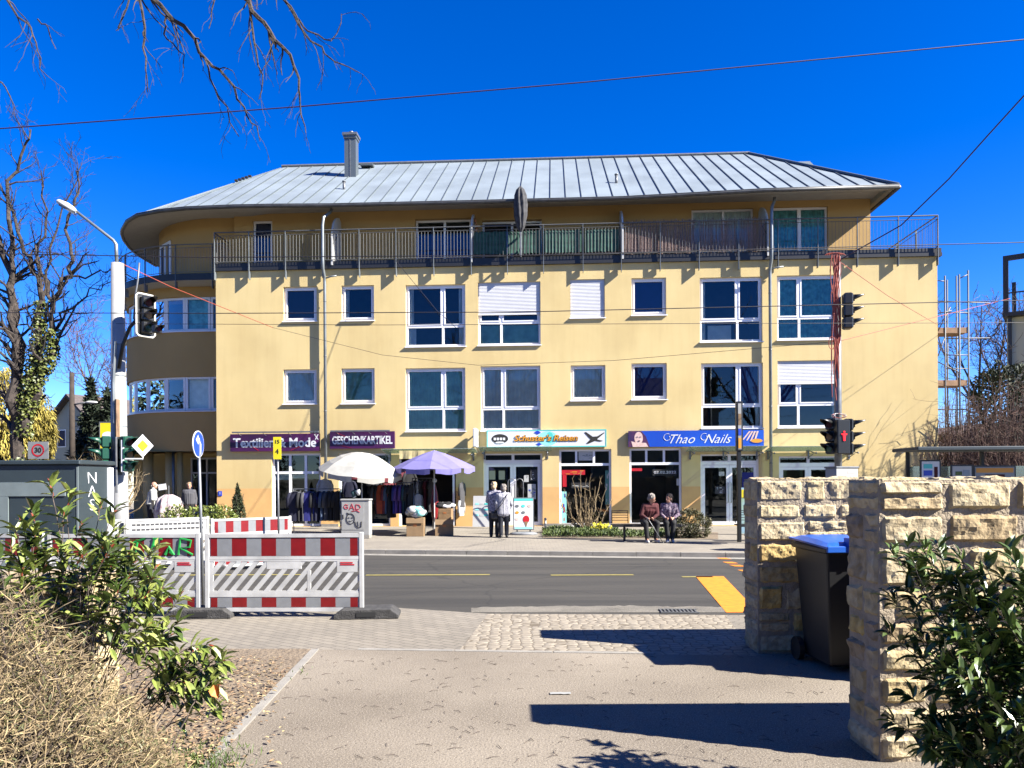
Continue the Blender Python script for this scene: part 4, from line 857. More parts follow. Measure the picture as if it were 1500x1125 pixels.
# ============================================================ TERRACE THINGS
def screen(name, label, cat, px0, px1, m, top, zb_, amp=.02, step=.03, y=-.10):
    u0 = fa(px0, 350, y)[0]; u1 = fa(px1, 350, y)[0]; t = fthing(name, label, cat, u0, y, ZP+.12); n = int((u1-u0)/step); mb = MB(); r = random.Random(int(px0)); vs = []
    for i in range(n+1):
        yy = amp*math.sin(i*2.1)+r.uniform(-amp, amp)*.5; vs += [(step*i, yy, zb_+r.uniform(-.02, .02)), (step*i, yy*.6, top+r.uniform(-.02, .03))]
    mb.add(vs, [(2*i, 2*i+2, 2*i+3, 2*i+1) for i in range(n)]); return t, mb, u1-u0
grp = 'green screens tied to the railing'
for a, b, l in ((694, 742, 'dark green screen cloth tied to the railing left of the closed parasol'), (745, 793, 'dark green screen cloth tied to the railing below the closed parasol'), (796, 852, 'dark green screen cloth tied to the railing, second from the reed screen'), (857, 908, 'dark green screen cloth tied to the railing next to the reed screen')):
    t, mb, W = screen('screen_cloth', l, 'privacy screen', a, b, 'mesh_green', 1.08, .28, .018, .04); mb.build('cloth', 'mesh_green', t)
for a, b, l in ((915, 966, 'brown reed screen left part beside the divider'), (968, 1023, 'brown reed screen second section from the left divider'), (1025, 1081, 'brown reed screen third section from the left divider'), (1083, 1121, 'brown reed screen section beside the right downpipe')):
    t, mb, W = screen('reed_screen', l, 'reed screen', a, b, 'reed', 1.5, .12, .01, .05); mb = MB(); r = random.Random(a); x = 0
    while x < W: hh = 1.34+r.uniform(-.05, .06); mb.tube([(x, r.uniform(-.01, .01), .14+r.uniform(0, .08)), (x+r.uniform(-.02, .02), r.uniform(-.012, .012), hh)], r.uniform(.006, .013), 4, 'reed', False); x += r.uniform(.018, .03)
    for z in (.35, .75, 1.15): mb.tube([(0, -.014, z), (W, -.014, z)], .004, 3, 'reed', False)
    mb.build('reeds', None, t)
u, z = fa(764, 335, .25); t = fthing('closed_parasol', 'closed dark grey parasol fixed upright to the roof terrace railing', 'parasol', u, -.47, ZP+.12)
mb = MB(); mb.cyl((0, 0), .025, .06, 1.3, 8, 'galv'); mb.build('pole', None, t); mb = MB(); mb.box(-.03, .03, 0, .32, .9, .96, 'galv'); mb.build('clamp', None, t); mb = MB(); mb.box(-.03, .03, 0, .32, .4, .46, 'galv'); mb.build('clamp', None, t)
mb = MB(); n = 36; vs = []; pr = [(.05, .95), (.13, 1.10), (.20, 1.5), (.225, 1.9), (.20, 2.2), (.13, 2.42), (.05, 2.52), (.015, 2.56)]
for r, zz in pr:
    for j in range(n): a = 2*math.pi*j/n; q = r*(1+.22*math.sin(a*8+zz*2)); vs.append((q*math.cos(a), q*math.sin(a), zz))
mb.add(vs, [(i*n+j, i*n+(j+1) % n, i*n+n+(j+1) % n, i*n+n+j) for i in range(len(pr)-1) for j in range(n)]); mb.build('folded_cloth', 'grey_cloth', t, smooth=True)
u, z = fa(696, 330, .3); t = fthing('wooden_ornament', 'orange brown twisted wooden ornament beside the white terrace divider', 'ornament', u, .5, ZP+.9); mb = MB()
mb.tube([(.05*math.sin(k), .05*math.cos(k), k*.09) for k in range(12)], [.04+.02*math.sin(k*2) for k in range(12)], 8, 'wood_orange'); mb.build('carving', None, t, smooth=True)
mb = MB(); mb.cyl((0, 0), .05, -.78, 0, 8, 'galv'); mb.build('stand', None, t)
# ============================================================ PARASOLS, RACKS, GOODS IN FRONT OF THE CLOTHES SHOP
def parasol(label, px, d, zr, za, rad, m, n=8, tilt=(0, 0), pw=1.25):
    x = (px-HX)/F*d; t = thing('parasol', label, 'parasol', (x, d, 0)); T = Matrix.Translation((0, 0, za)) @ Matrix.Rotation(R(tilt[0]), 4, 'X') @ Matrix.Rotation(R(tilt[1]), 4, 'Y')
    mb = MB(); seg = n*6; rings = [(0, 0), (.25, .35), (.5, .62), (.75, .84), (1, 1)]; vs = []
    for k, (f, g) in enumerate(rings):
        for j in range(seg):
            a = 2*math.pi*j/seg; sc_ = math.cos(math.pi/n)/math.cos((a % (2*math.pi/n))-math.pi/n) if f > .1 else 1
            r = rad*f*(sc_*.6+.4); sag = .05*f*abs(math.sin(n*a/2)); vs.append(V((r*math.cos(a), r*math.sin(a), -(za-zr)*(f**pw)-sag*.6)))
    for j in range(seg): a = 2*math.pi*j/seg; q = vs[-seg]; vs.append(vs[(len(rings)-1)*seg+j]*1.0+V((.0, 0, -.15-.02*math.sin(j*1.3))))
    fs = [(i*seg+j, i*seg+(j+1) % seg, i*seg+seg+(j+1) % seg, i*seg+seg+j) for i in range(len(rings)) for j in range(seg) if not (i == len(rings)-1 and j % 6 == 0)]
    mb.add([T @ v for v in vs], fs); mb.build('canopy', m, t)
    mb = MB(); mb.cyl((0, 0), .02, .12, za, 10, 'white_paint'); mb.build('pole', None, t); mb = MB(); mb.lathe([(0, .15), (.06, .15), (.24, .08), (.27, 0), (0, 0)], 16, 'concrete'); mb.build('base', None, t)
    for j in range(n): a = 2*math.pi*j/n; mb = MB(); mb.tube([T @ V((0, 0, -.05)), T @ V((rad*math.cos(a)*.97, rad*math.sin(a)*.97, -(za-zr)-.01))], .007, 4, 'galv'); mb.build('rib', None, t)
    return t
mat('parasol_white', (.42, .41, .365), .85, var=.10, scale=5); mat('parasol_violet', (.19, .17, .44), .85, var=.06, scale=4)
parasol('white parasol with drooping valance over the dark clothes rack', 530, 23.4, 1.98, 2.56, 1.28, 'parasol_white', tilt=(8, 6), pw=1.9)
parasol('violet parasol standing in front of the clothes shop entrance', 636, 23.8, 2.10, 2.62, 1.27, 'parasol_violet', 8, tilt=(3, 0))
GM = {}
def garment(m, kind='shirt'):
    k = (m, kind)
    mb = MB(); L_ = {'shirt': .62, 'coat': .92, 'dress': 1.05}[kind]; n = 14
    half = [(.05, -.04), (.19, -.10), (.25, -.35), (.20, -.38), (.17, -.22), (.19 if kind != 'dress' else .26, -L_)]
    out = [(x, z) for x, z in half]; poly = [(-x, z) for x, z in half[::-1]]+out
    vs = []; rows = 9
    for r in range(rows+1):
        z = -.04-(L_-.04)*r/rows; wd = .06+.14*min(1, r*1.6) if r < 2 else (.19+(.05 if kind == 'dress' else .01)*r/rows)
        for c in range(n): a = 2*math.pi*c/n; fold = 1+.10*math.sin(5*a+r*.3); vs.append((wd*math.cos(a), .035*math.sin(a)*fold*(1+.5*r/rows)+.012*math.sin(c*2.3+r*.5), z))
    mb.add(vs, [(r*n+c, r*n+(c+1) % n, r*n+n+(c+1) % n, r*n+n+c) for r in range(rows) for c in range(n)]+[tuple(range(n))], m)
    for s in (-1, 1): mb.tube([(s*.15, 0, -.09), (s*.22, 0, -.25), (s*.235, .01, -.52 if kind != 'dress' else -.3)], [.05, .05, .04], 8, m)
    return mb
def hang(label, cat, loc, rz, m, kind, group):
    k = (m, kind); 
    if k in GM: return dup(GM[k], loc, rz, label, group)
    t = thing('hanging_'+{'shirt': 'shirt', 'coat': 'jacket', 'dress': 'dress'}[kind], label, cat, loc, rz, group); garment(m, kind).build('fabric', None, t, smooth=True)
    mb = MB(); mb.tube([(-.19, 0, -.09), (0, 0, -.03), (.19, 0, -.09)], .008, 4, 'galv'); mb.tube([(0, 0, -.03), (0, 0, .02), (.02, 0, .035), (.03, 0, .02)], .004, 4, 'galv'); mb.build('hanger', None, t); GM[k] = t; return t
for nm, c in (('cloth_navy', (0.0044, 0.0055, 0.0275)), ('cloth_blue', (0.0119, 0.0149, 0.1584)), ('cloth_black', (0.0066, 0.0066, 0.0077)), ('cloth_rust', (0.4224, 0.0660, 0.0199)), ('cloth_grey', (0.0550, 0.0550, 0.0605)), ('cloth_violet', (0.0847, 0.0363, 0.1936)), ('cloth_teal', (0.0055, 0.0385, 0.0495)), ('cloth_white', (.55, .55, .55)), ('cloth_wine', (0.1188, 0.0099, 0.0198)), ('cloth_bluegrey', (0.0440, 0.0704, 0.1232))): mat(nm, c, .9, var=.15, scale=8)
def rack(label, px0, px1, d, z, rz=0):
    x0 = (px0-HX)/F*d; x1 = (px1-HX)/F*d; W = (x1-x0); t = thing('clothes_rack', label, 'clothes rack', ((x0+x1)/2, d, 0), rz); h_ = W/2
    mb = MB(); mb.tube([(-h_, 0, z), (h_, 0, z)], .015, 8, 'galv'); mb.build('rail', None, t)
    for s in (-1, 1): mb = MB(); mb.tube([(s*h_, 0, .1), (s*h_, 0, z+.01)], .015, 8, 'galv'); mb.tube([(s*h_, -.24, .09), (s*h_, .24, .09)], .015, 8, 'galv'); mb.ell((s*h_, -.23, .04), .04, 'black_plastic', 8, 6); mb.ell((s*h_, .23, .04), .04, 'black_plastic', 8, 6); mb.build('stand', None, t, smooth=True)
    mb = MB(); mb.tube([(-h_, 0, .16), (h_, 0, .16)], .012, 8, 'galv'); mb.build('lower_bar', None, t)
    return (x0+x1)/2, W
NAMES = {'cloth_navy': 'navy', 'cloth_blue': 'bright blue', 'cloth_black': 'black', 'cloth_rust': 'rust red', 'cloth_grey': 'grey', 'cloth_violet': 'violet', 'cloth_teal': 'dark teal', 'cloth_white': 'white', 'cloth_wine': 'wine red', 'cloth_bluegrey': 'blue grey'}
def fill(cx, W, d, z, seq, where, group, z0=None):
    n = len(seq)
    for i, (m_, k_) in enumerate(seq):
        x = cx-W/2+.08+(W-.16)*i/(n-1); front = m_.endswith('!'); m2 = m_.rstrip('!')
        w_ = {'shirt': 'top', 'coat': 'jacket', 'dress': 'dress'}[k_]
        hang(f'{NAMES[m2]} {w_} hanging {"face on" if front else "edge on"} on the {where}', w_, (x, d-(.12 if front else 0)+(.0), z), R(5) if front else R(rnd.uniform(62, 84)), m2, k_, group)
cx, W = rack('metal rack of dark jackets under the white parasol behind the barriers', 430, 498, 22.9, 1.45)
fill(cx, W, 22.9, 1.42, [('cloth_navy!', 'coat'), ('cloth_black', 'coat'), ('cloth_grey', 'coat'), ('cloth_blue!', 'coat'), ('cloth_black', 'coat'), ('cloth_navy', 'coat'), ('cloth_bluegrey', 'coat'), ('cloth_grey', 'coat'), ('cloth_black', 'coat'), ('cloth_black', 'coat')], 'rack left of the utility cabinet', 'clothes hanging on the left rack')
cx, W = rack('metal rack of colourful tops between the utility cabinet and the boxes', 541, 606, 23.6, 1.62)
fill(cx, W, 23.6, 1.59, [('cloth_black', 'dress'), ('cloth_grey', 'shirt'), ('cloth_black', 'coat'), ('cloth_rust!', 'coat'), ('cloth_wine', 'coat'), ('cloth_bluegrey', 'coat'), ('cloth_black', 'dress'), ('cloth_blue', 'coat'), ('cloth_violet', 'coat'), ('cloth_violet', 'coat'), ('cloth_teal', 'coat'), ('cloth_black', 'coat'), ('cloth_black', 'dress')], 'rack right of the utility cabinet', 'clothes hanging on the middle rack')
cx, W = rack('short metal rack of dark dresses right beside the shop entrance', 604, 634, 24.6, 1.75)
fill(cx, W, 24.6, 1.72, [('cloth_black', 'dress'), ('cloth_white', 'shirt'), ('cloth_grey', 'dress'), ('cloth_wine', 'dress'), ('cloth_black', 'dress')], 'short rack by the shop entrance', 'clothes hanging by the entrance')
def faded_hang(px, py, d, m, k, lab, rz=0): p = dp(px, py, d); hang(lab, {'shirt': 'top', 'coat': 'jacket', 'dress': 'dress'}[k], p, rz, m, k, 'clothes displayed around the shop entrance')
faded_hang(476, 700, 23.9, 'cloth_white', 'shirt', 'white top with red print hanging above the dark jackets')
faded_hang(517, 676, 26.5, 'cloth_wine', 'shirt', 'wine red top hung in the shop opening under the white parasol')
faded_hang(512, 702, 26.4, 'cloth_navy', 'shirt', 'navy top hung low in the shop opening under the white parasol')
faded_hang(548, 690, 26.4, 'cloth_grey', 'shirt', 'dark grey top hung in the right half of the shop opening')
faded_hang(585, 683, 25.5, 'cloth_wine', 'shirt', 'wine red top hung high under the violet parasol', .6)
faded_hang(600, 690, 25.4, 'cloth_black', 'coat', 'black jacket hung high under the violet parasol', .4)
faded_hang(570, 693, 25.2, 'cloth_wine', 'coat', 'wine red jacket hung between the two parasols', .8)
faded_hang(612, 722, 24.3, 'cloth_white', 'shirt', 'white top hung on the corner of the short rack', 1.0)
faded_hang(677, 705, 27.4, 'cloth_grey', 'coat', 'grey patterned jacket hung at the right door post', 1.2)
faded_hang(676, 730, 27.38, 'cloth_white', 'shirt', 'white top hung low at the right door post', 1.2)
# mannequin torso with red garment, white knob head
t = thing('display_stand', 'display stand draped in black and red cloth left of the boxes', 'display stand', dp(637, 785, 24.0).xy.to_3d()); mb = MB(); mb.cyl((0, 0), .02, 0, 1.62, 8, 'galv'); mb.ell((0, 0, 1.68), .07, 'white_paint'); mb.build('pole', None, t)
mb = MB(); mb.lathe([(.03, 1.55), (.09, 1.3), (.13, .9), (.09, .55), (.04, .4)], 12); mb.build('red_cloth', 'foil_red', t, smooth=True)
mb = MB(); mb.cyl((0, 0), .2, 0, .03, 14, 'galv'); mb.build('base', None, t)
# boxes, bags
def cbox(label, px, py, wx, dy, hz, m, z=0, rz=0, d=None, flaps=True):
    p = gp(px, py, z) if d is None else V(((px-HX)/F*d, d, z)); t = thing('cardboard_box', label, 'cardboard box', (p.x, p.y+dy/2, z), rz); mb = MB()
    mb.cbox(-wx/2, wx/2, -dy/2, dy/2, 0, hz, .006, m); mb.build('carton', None, t); mb = MB(); mb.box(-wx/2+.01, wx/2-.01, -dy/2-.004, -dy/2-.001, hz*.62, hz*.66, 'cardboard_worn'); mb.box(-.05, .05, -dy/2-.005, -dy/2-.0015, hz*.55, hz*.7, 'wood_orange'); mb.build('tape', None, t)
    if flaps:
        f = MB(); f.box(-wx/2, wx/2, -.004, .004, -.16, 0, m, Matrix.Translation((0, -dy/2-.005, hz)) @ Matrix.Rotation(R(-12), 4, 'X')); f.build('flap', None, t)
    return p
cbox('large tan cardboard box on the pavement under the bundle of plastic bags', 608, 786, .52, .45, .56, 'cardboard')
cbox('lower cardboard box of the two stacked by the shop entrance', 650, 785, .56, .42, .50, 'cardboard', rz=.08)
p = gp(650, 785); cbox('upper cardboard box of the two stacked by the shop entrance', 652, 785, .40, .36, .32, 'cardboard_worn', z=.50, d=p.y, rz=-.1, flaps=False)
def lumpy(name, label, cat, loc, r, ms, seed=0, n=5):
    t = thing(name, label, cat, loc); rr = random.Random(seed)
    for m_ in ms:
        mb = MB()
        for i in range(n): mb.ell((rr.uniform(-r[0], r[0])*.6, rr.uniform(-r[1], r[1])*.5, r[2]*rr.uniform(.4, 1.0)), (r[0]*rr.uniform(.35, .6), r[1]*rr.uniform(.4, .6), r[2]*rr.uniform(.3, .5)), None, 10, 7)
        for v in range(len(mb.v)): x, y_, z = mb.v[v]; q = noise.noise(V((x*14, y_*14, z*14+seed)))*.035; mb.v[v] = (x+q, y_+q, max(.0, z+q))
        mb.build('bundle', m_, t, smooth=True)
    return t
pb = gp(608, 786); lumpy('plastic_bags', 'bundle of white and teal plastic bags on the large cardboard box', 'plastic bags', (pb.x, pb.y+.2, .56), (.34, .28, .26), ['cloth_white', 'turq_pale', 'cloth_teal', 'cloth_white'], 3)
lumpy('folded_clothes', 'folded black and white clothes on the stacked boxes', 'folded clothes', (p.x+.04, p.y+.2, .82), (.26, .2, .16), ['cloth_black', 'cloth_white', 'cloth_black'], 5, 4)
# boards
def aboard(label, px, py, wx, hz, rz, face, back='white_paint'):
    p = gp(px, py); t = thing('sandwich_board', label, 'sandwich board', (p.x, p.y+.2, 0), rz)
    for s in (1, -1):
        T = Matrix.Rotation(R(10*s), 4, 'X'); T = Matrix.Translation((0, 0, hz)) @ Matrix.Rotation(R(-11*s), 4, 'X') @ Matrix.Translation((0, 0, -hz))
        mb = MB(); mb.box(-wx/2, wx/2, -.012-.02*(s > 0), .012-.02*(s > 0), .03, hz, back, T); mb.build('board', None, t)
        if s > 0:
            b = MB(); r = random.Random(4)
            for i in range(9): cx = (i % 3-1)*wx*.27; cz = hz*.72-(i//3)*.20; b.prism([(cx-.07, cz), (cx+.07, cz), (cx+.06, cz+.05+.03*r.random()), (cx-.05, cz+.06)], -.038, -.033, ['turq_pale', 'paper', 'turquoise'][i % 3], T)
            b.build('print', None, t)
    return t
aboard('white sandwich board with faint print beside the travel shop door', 706, 774, .60, 1.12, R(-8), None)
p = gp(767, 783); t = thing('poster_stand', 'framed ice cream price poster on a water filled stand before the travel shop door', 'poster stand', (p.x, p.y, 0), R(2)); W, H0, H1 = .32, .14, 1.14
mb = MB(); mb.box(-W, W, -.02, .02, H0, H1, 'pipe_grey'); mb.build('frame', None, t); mb = MB(); mb.box(-W+.03, W-.03, -.026, -.021, H0+.03, H1-.03, 'sign_white'); mb.build('poster', None, t)
mb = MB(); mb.box(-W+.03, W-.03, -.030, -.0265, H1-.10, H1-.03, 'turquoise'); mb.box(-W+.05, W-.05, -.030, -.0265, H0+.04, H0+.10, 'turq_pale'); mb.build('header', None, t)
for i in range(9):
    cx = -W+.12+(i % 3)*.19; cz = H1-.26-(i//3)*.20
    if i in (7, 8, 5): continue
    mb = MB(); mb.prism(ellp(cx, cz, .06, .045, 12), -.032, -.0265, ['pipe_grey', 'turquoise', 'printed_skin', 'orange_paint'][i % 4]); mb.build('picture', None, t)
mb = MB(); mb.prism(ellp(.08, .47, .10, .12, 16), -.034, -.0265, 'sign_red'); mb.prism([(.02, .40), (.14, .40), (.08, .22)], -.035, -.0267, 'cardboard'); mb.build('ice_cream_picture', None, t)
for s in (-1, 1): mb = MB(); mb.box(s*.2-.02, s*.2+.02, -.02, .02, .06, .14, 'black_plastic'); mb.build('foot', None, t)
mb = MB(); mb.lathe([(0, .09), (.30, .085), (.42, .05), (.44, 0), (0, 0)], 18, 'foil_grey', Matrix.Diagonal((1, .6, 1, 1))); mb.build('base', None, t, smooth=True)
# bar handles / stainless bike stand arches in front of door
t = thing('hoop_stand', 'pair of tall slim metal hoops standing before the travel shop door', 'hoop stand', (dp(756, 700, 26.2).x, 26.2, 0))
for s in (-.16, .12):
    mb = MB(); mb.tube([(s-.12, 0, 0), (s-.12, 0, 1.6)]+[(s-.12*math.cos(R(a)), 0, 1.6+.12*math.sin(R(a))) for a in range(20, 180, 20)]+[(s+.12, 0, 1.6), (s+.12, 0, 0)], .014, 8, 'galv'); mb.build('hoop', None, t, smooth=True)
# painted child figure board at the nail studio door
p = gp(1103, 784); t = thing('display_board', 'painted cutout board of a child in green hat and coat beside the nail studio door', 'display board', (p.x, p.y+.1, 0), -TH)
mat('board_sky', (.30, .48, .62), .6, col2=(.35, .50, .30), scale=2)
mb = MB(); mb.box(-.32, .36, 0, .02, .04, 1.42, 'board_sky'); mb.build('panel', None, t)
D2 = lambda nm, m_, pl, k=0: deco(t, nm, m_, pl, -.001-k*.008)
mb = MB(); 
D2('painted_coat', 'green_paint', [[(-.12, .42), (.26, .42), (.24, .72), (.16, .86), (-.02, .86), (-.14, .72)]]); D2('painted_face', 'printed_skin', [ellp(.07, .98, .13, .14)], 1)
D2('painted_hat', 'green_paint', [[(-.12, 1.02), (.24, 1.06), (.2, 1.2), (.08, 1.34), (-.06, 1.22)]], 2); D2('painted_hat_band', 'sign_white', [[(-.10, 1.07), (.22, 1.10), (.22, 1.14), (-.10, 1.12)]], 3)
D2('painted_legs', 'cardboard', [[(-.04, .2), (.04, .2), (.05, .42), (-.05, .42)], [(.1, .2), (.18, .2), (.19, .42), (.09, .42)]]); D2('painted_note', 'sign_yellow', [[(-.30, 1.12), (-.12, 1.12), (-.12, 1.36), (-.30, 1.36)]])
# bench and its kin
def bench(label, px0, px1, py):
    a = gp(px0, py); b = gp(px1, py); W = (b-a).length; t = thing('street_bench', label, 'bench', ((a.x+b.x)/2, a.y+.25, 0), -TH)
    mb = MB(); 
    for i in range(6): mb.box(-W/2, W/2, -.24+i*.08, -.19+i*.08, .43, .46, 'dark_metal')
    mb.box(-W/2, W/2, -.24, -.20, .40, .43, 'dark_metal'); mb.build('seat', None, t)
    for cx in (-W/2+.25, W/2-.5):
        mb = MB(); mb.tube([(cx-.22, .2, .48), (cx-.22, .24, .82), (cx+.22, .24, .82), (cx+.22, .2, .48)], .014, 6, 'dark_metal')
        for z in (.56, .63, .70, .77): mb.tube([(cx-.21, .225, z), (cx+.21, .225, z)], .010, 5, 'dark_metal')
        mb.build('backrest', None, t, smooth=True)
    for s in (-W/2+.35, W/2-.35): mb = MB(); mb.box(s-.03, s+.03, -.04, .04, 0, .42, 'dark_metal'); mb.build('leg', None, t)
    return t
bench('black metal street bench with two seated people', 898, 1000, 794)
bench('black metal bench seen between the bus stop post and stone wall', 1083, 1190, 794)
t = thing('bollard', 'short grey bollard at the corner of the green bed by the travel shop', 'bollard', gp(799, 780).to_tuple()); mb = MB(); mb.cyl((0, 0), .035, 0, .42, 10, 'galv'); mb.ell((0, 0, .43), .045, 'galv', 10, 6); mb.build('post', None, t, smooth=True)
# ============================================================ PEOPLE
mat('coat_white_print', (.55, .52, .60), .85, col2=(.10, .10, .16), scale=26); mat('coat_offwhite', (.50, .49, .52), .85, col2=(.28, .28, .32), scale=22)
mat('coat_red', (.075, .008, .010), .9, var=.2); mat('shirt_check', (.42, .34, .38), .85, col2=(.05, .01, .06), scale=22); mat('vest_dark', (.03, .012, .03), .9)
mat('trouser_dark', (.010, .012, .022), .9, var=.2); mat('trouser_black', (.008, .008, .009), .9); mat('shoe_black', (.01, .01, .01), .5); mat('shoe_white', (.5, .5, .5), .6); mat('shirt_light', (.45, .46, .44), .85, var=.1, scale=10); mat('coat_grey', (.07, .07, .08), .9); mat('coat_navy', (.01, .015, .07), .9)
def LP(a, b, t): return tuple(a[i]+(b[i]-a[i])*t for i in range(3))
def hand(mb, w, dirv, thumb, curl=.5, side=1, s=1.0):
    d = V(dirv).normalized(); th = V(thumb); th = (th-d*th.dot(d)).normalized(); pn = d.cross(th)*side; w = V(w)
    mb.cap(w, .024*s, w+d*.055*s+th*.012*s, .030*s); mb.cap(w+d*.02*s-th*.012*s, .020*s, w+d*.075*s-th*.022*s, .016*s)
    for i, L_ in enumerate((.068, .078, .072, .056)):
        b0 = w+d*.078*s+th*(.030-.020*i)*s; b1 = b0+(d*math.cos(curl*.6)+pn*math.sin(curl*.6))*L_*.5*s; b2 = b1+(d*math.cos(curl*1.7)+pn*math.sin(curl*1.7))*L_*.55*s
        mb.cap(b0, .0095*s, b1, .009*s, n=8); mb.cap(b1, .009*s, b2, .0075*s, n=8)
    t0 = w+d*.025*s+th*.026*s; t1 = t0+(d*.7+th*.7+pn*.2)*.035*s; t2 = t1+(d*.9+th*.25+pn*.5)*.03*s
    mb.cap(t0, .013*s, t1, .011*s, n=8); mb.cap(t1, .011*s, t2, .009*s, n=8)
def person(label, loc, rz, J, top, legs, shoes, hair, hs='short', coat=.0, h=1.62, grp=None, cuff=.9, face=True, vs=.009):
    """J: joints in metres, facing -y; hair style; coat: how far the jacket hangs below the hip"""
    t = thing('person', label, 'person', loc, rz, grp); b = MB()
    hd = V(J['head']); nk = V(J['neck']); ch = V(J['chest']); pv = V(J['pelvis']); fd = V(J.get('face', (0, -1, 0))).normalized(); up = (hd-nk).normalized(); up = (up-fd*up.dot(fd)).normalized(); rt = fd.cross(up)
    HM = Matrix((rt, -fd, up)).transposed().to_4x4(); HM.translation = hd
    b.ell((0, .008, .025), (.073, .092, .095), None, 16, 12, HM); b.ell((0, -.02, -.045), (.055, .068, .072), None, 14, 10, HM); b.ell((0, -.098, -.010), (.013, .022, .018), None, 8, 6, HM); b.ell((0, -.088, -.052), (.026, .014, .010), None, 8, 6, HM)
    for s in (-1, 1): b.ell((s*.077, .012, -.008), (.011, .020, .030), None, 8, 6, HM)
    b.cap(nk-V((0, 0, .03)), .058, hd-up*.06, .050); b.cap(ch, .135, pv, .135); b.cap(V(J['shL']), .05, V(J['shR']), .05); b.cap(V(J['hipL']), .085, V(J['hipR']), .085)
    for s in 'LR':
        b.cap(J['sh'+s], .048, J['el'+s], .038); b.cap(J['el'+s], .037, J['wr'+s], .026); b.cap(J['hip'+s], .085, J['kn'+s], .055); b.cap(J['kn'+s], .052, J['an'+s], .036); b.cap(J['an'+s], .036, J['toe'+s], .03)
        d = V(J['wr'+s])-V(J['el'+s]); d = V(J.get('hd'+s, d)); hand(b, J['wr'+s], d, J.get('th'+s, (0, -1, .4)), .7, 1 if s == 'L' else -1)
    b.build('body', 'skin', t, remesh=.007)
    c = MB(); w = .165
    sl_, sr_ = V(J['shL']), V(J['shR'])
    c.cap(sl_, .072, sr_, .072); c.cap(ch+V((-.07, 0, 0)), .14, pv+V((-.06, 0, -coat)), .135); c.cap(ch+V((.07, 0, 0)), .14, pv+V((.06, 0, -coat)), .135); c.cap(ch, .15, pv+V((0, 0, -coat)), .14); c.cap(nk-V((0, 0, .03)), .068, nk+V((0, 0, .015)), .066)
    c.cap(LP(sl_, ch, .3), .11, LP(sr_, ch, .3), .11)
    for s in 'LR': c.cap(J['sh'+s], .070, J['el'+s], .058); c.cap(J['el'+s], .058, LP(J['el'+s], J['wr'+s], cuff), .042)
    for i in range(len(c.v)): x, y, z = c.v[i]; q = noise.noise(V((x*16, y*16, z*12)))*.016; c.v[i] = (x+q, y+q, z+q*.3)
    c.build('jacket', top, t, remesh=.011)
    l = MB(); l.cap(J['hipL'], .108, J['hipR'], .108)
    for s in 'LR': l.cap(J['hip'+s], .105, J['kn'+s], .076); l.cap(J['kn'+s], .076, LP(J['kn'+s], J['an'+s], .97), .060)
    l.build('trousers', legs, t, remesh=.012)
    for s in 'LR':
        m = MB(); an = V(J['an'+s]); to = V(J['toe'+s]); m.cap((an.x, an.y+.02, to.z+.005), .043, to, .040); m.cap((an.x, an.y, an.z), .045, (an.x, an.y+.01, to.z+.02), .045); m.build('shoe', shoes, t, remesh=.010)
    g = MB(); g.ell((0, .022, .042), (.082, .097, .094), None, 16, 12, HM); 
    g.ell((0, .055, -.01), (.080, .072, .085 if hs == 'short' else .12), None, 14, 10, HM)
    for i in range(60):
        a = rnd.uniform(0, 6.28); e = rnd.uniform(.0, 1.2); p = V((.086*math.cos(a)*math.cos(e), .03+.09*math.sin(a)*math.cos(e), .045+.095*math.sin(e)))
        if p.y < -.055 and p.z < .075: continue
        g.ell(p, .017, None, 6, 5, HM)
    if hs == 'bald': g = MB(); g.ell((0, .075, -.02), (.070, .040, .05), None, 12, 8, HM)
    g.build('hair', hair, t, remesh=.009)
    if face:
        for s in (-1, 1):
            e = MB(); e.ell((s*.030, -.083, .006), (.013, .008, .008), None, 8, 6, HM); e.build('eye', 'eye', t)
        e = MB(); e.ell((0, -.092, -.052), (.022, .012, .004), None, 8, 6, HM); e.build('mouth', 'coat_red', t)
    return t, HM
def stand(h=1.6, lean=0, armL=None, armR=None, face=(0, -1, 0), step=.0, wide=.09):
    k = h/1.62; J = dict(pelvis=(0, 0, .92), chest=(0, lean*.6, 1.22), neck=(0, lean, 1.40), head=(0, lean*1.3, 1.52), shL=(-.165, lean, 1.33), shR=(.165, lean, 1.33), elL=(-.22, lean+.05, 1.06), elR=(.22, lean+.05, 1.06), wrL=(-.22, lean-.04, .84), wrR=(.22, lean-.04, .84),
      hipL=(-wide, 0, .86), hipR=(wide, 0, .86), knL=(-wide, -.01-step, .47), knR=(wide, -.01+step*.5, .47), anL=(-wide, .03-step, .09), anR=(wide, .03+step, .09), toeL=(-wide-.02, -.12-step, .04), toeR=(wide+.02, -.12+step, .04), face=face)
    if armL: J['elL'], J['wrL'] = armL
    if armR: J['elR'], J['wrR'] = armR
    return {a: (tuple(x*k for x in b) if a != 'face' else b) for a, b in J.items()}
p = gp(725, 787)
person('fair haired woman in a printed white jacket seen from behind, standing left of her companion', (p.x-.02, p.y+.1, 0), R(165), stand(1.60, armR=((.23, -.03, 1.07), (.08, -.18, 1.0))), 'coat_white_print', 'trouser_dark', 'shoe_black', 'hair_white', coat=.10)
p = gp(737, 787.5)
t, HM = person('grey haired person in pale quilted jacket with dark strap, right of the fair woman', (p.x+.02, p.y-.05, 0), R(186), stand(1.53, lean=-.03, armL=((-.24, .02, 1.05), (-.20, -.12, .88))), 'coat_offwhite', 'trouser_dark', 'shoe_black', 'hair_grey', coat=.14)
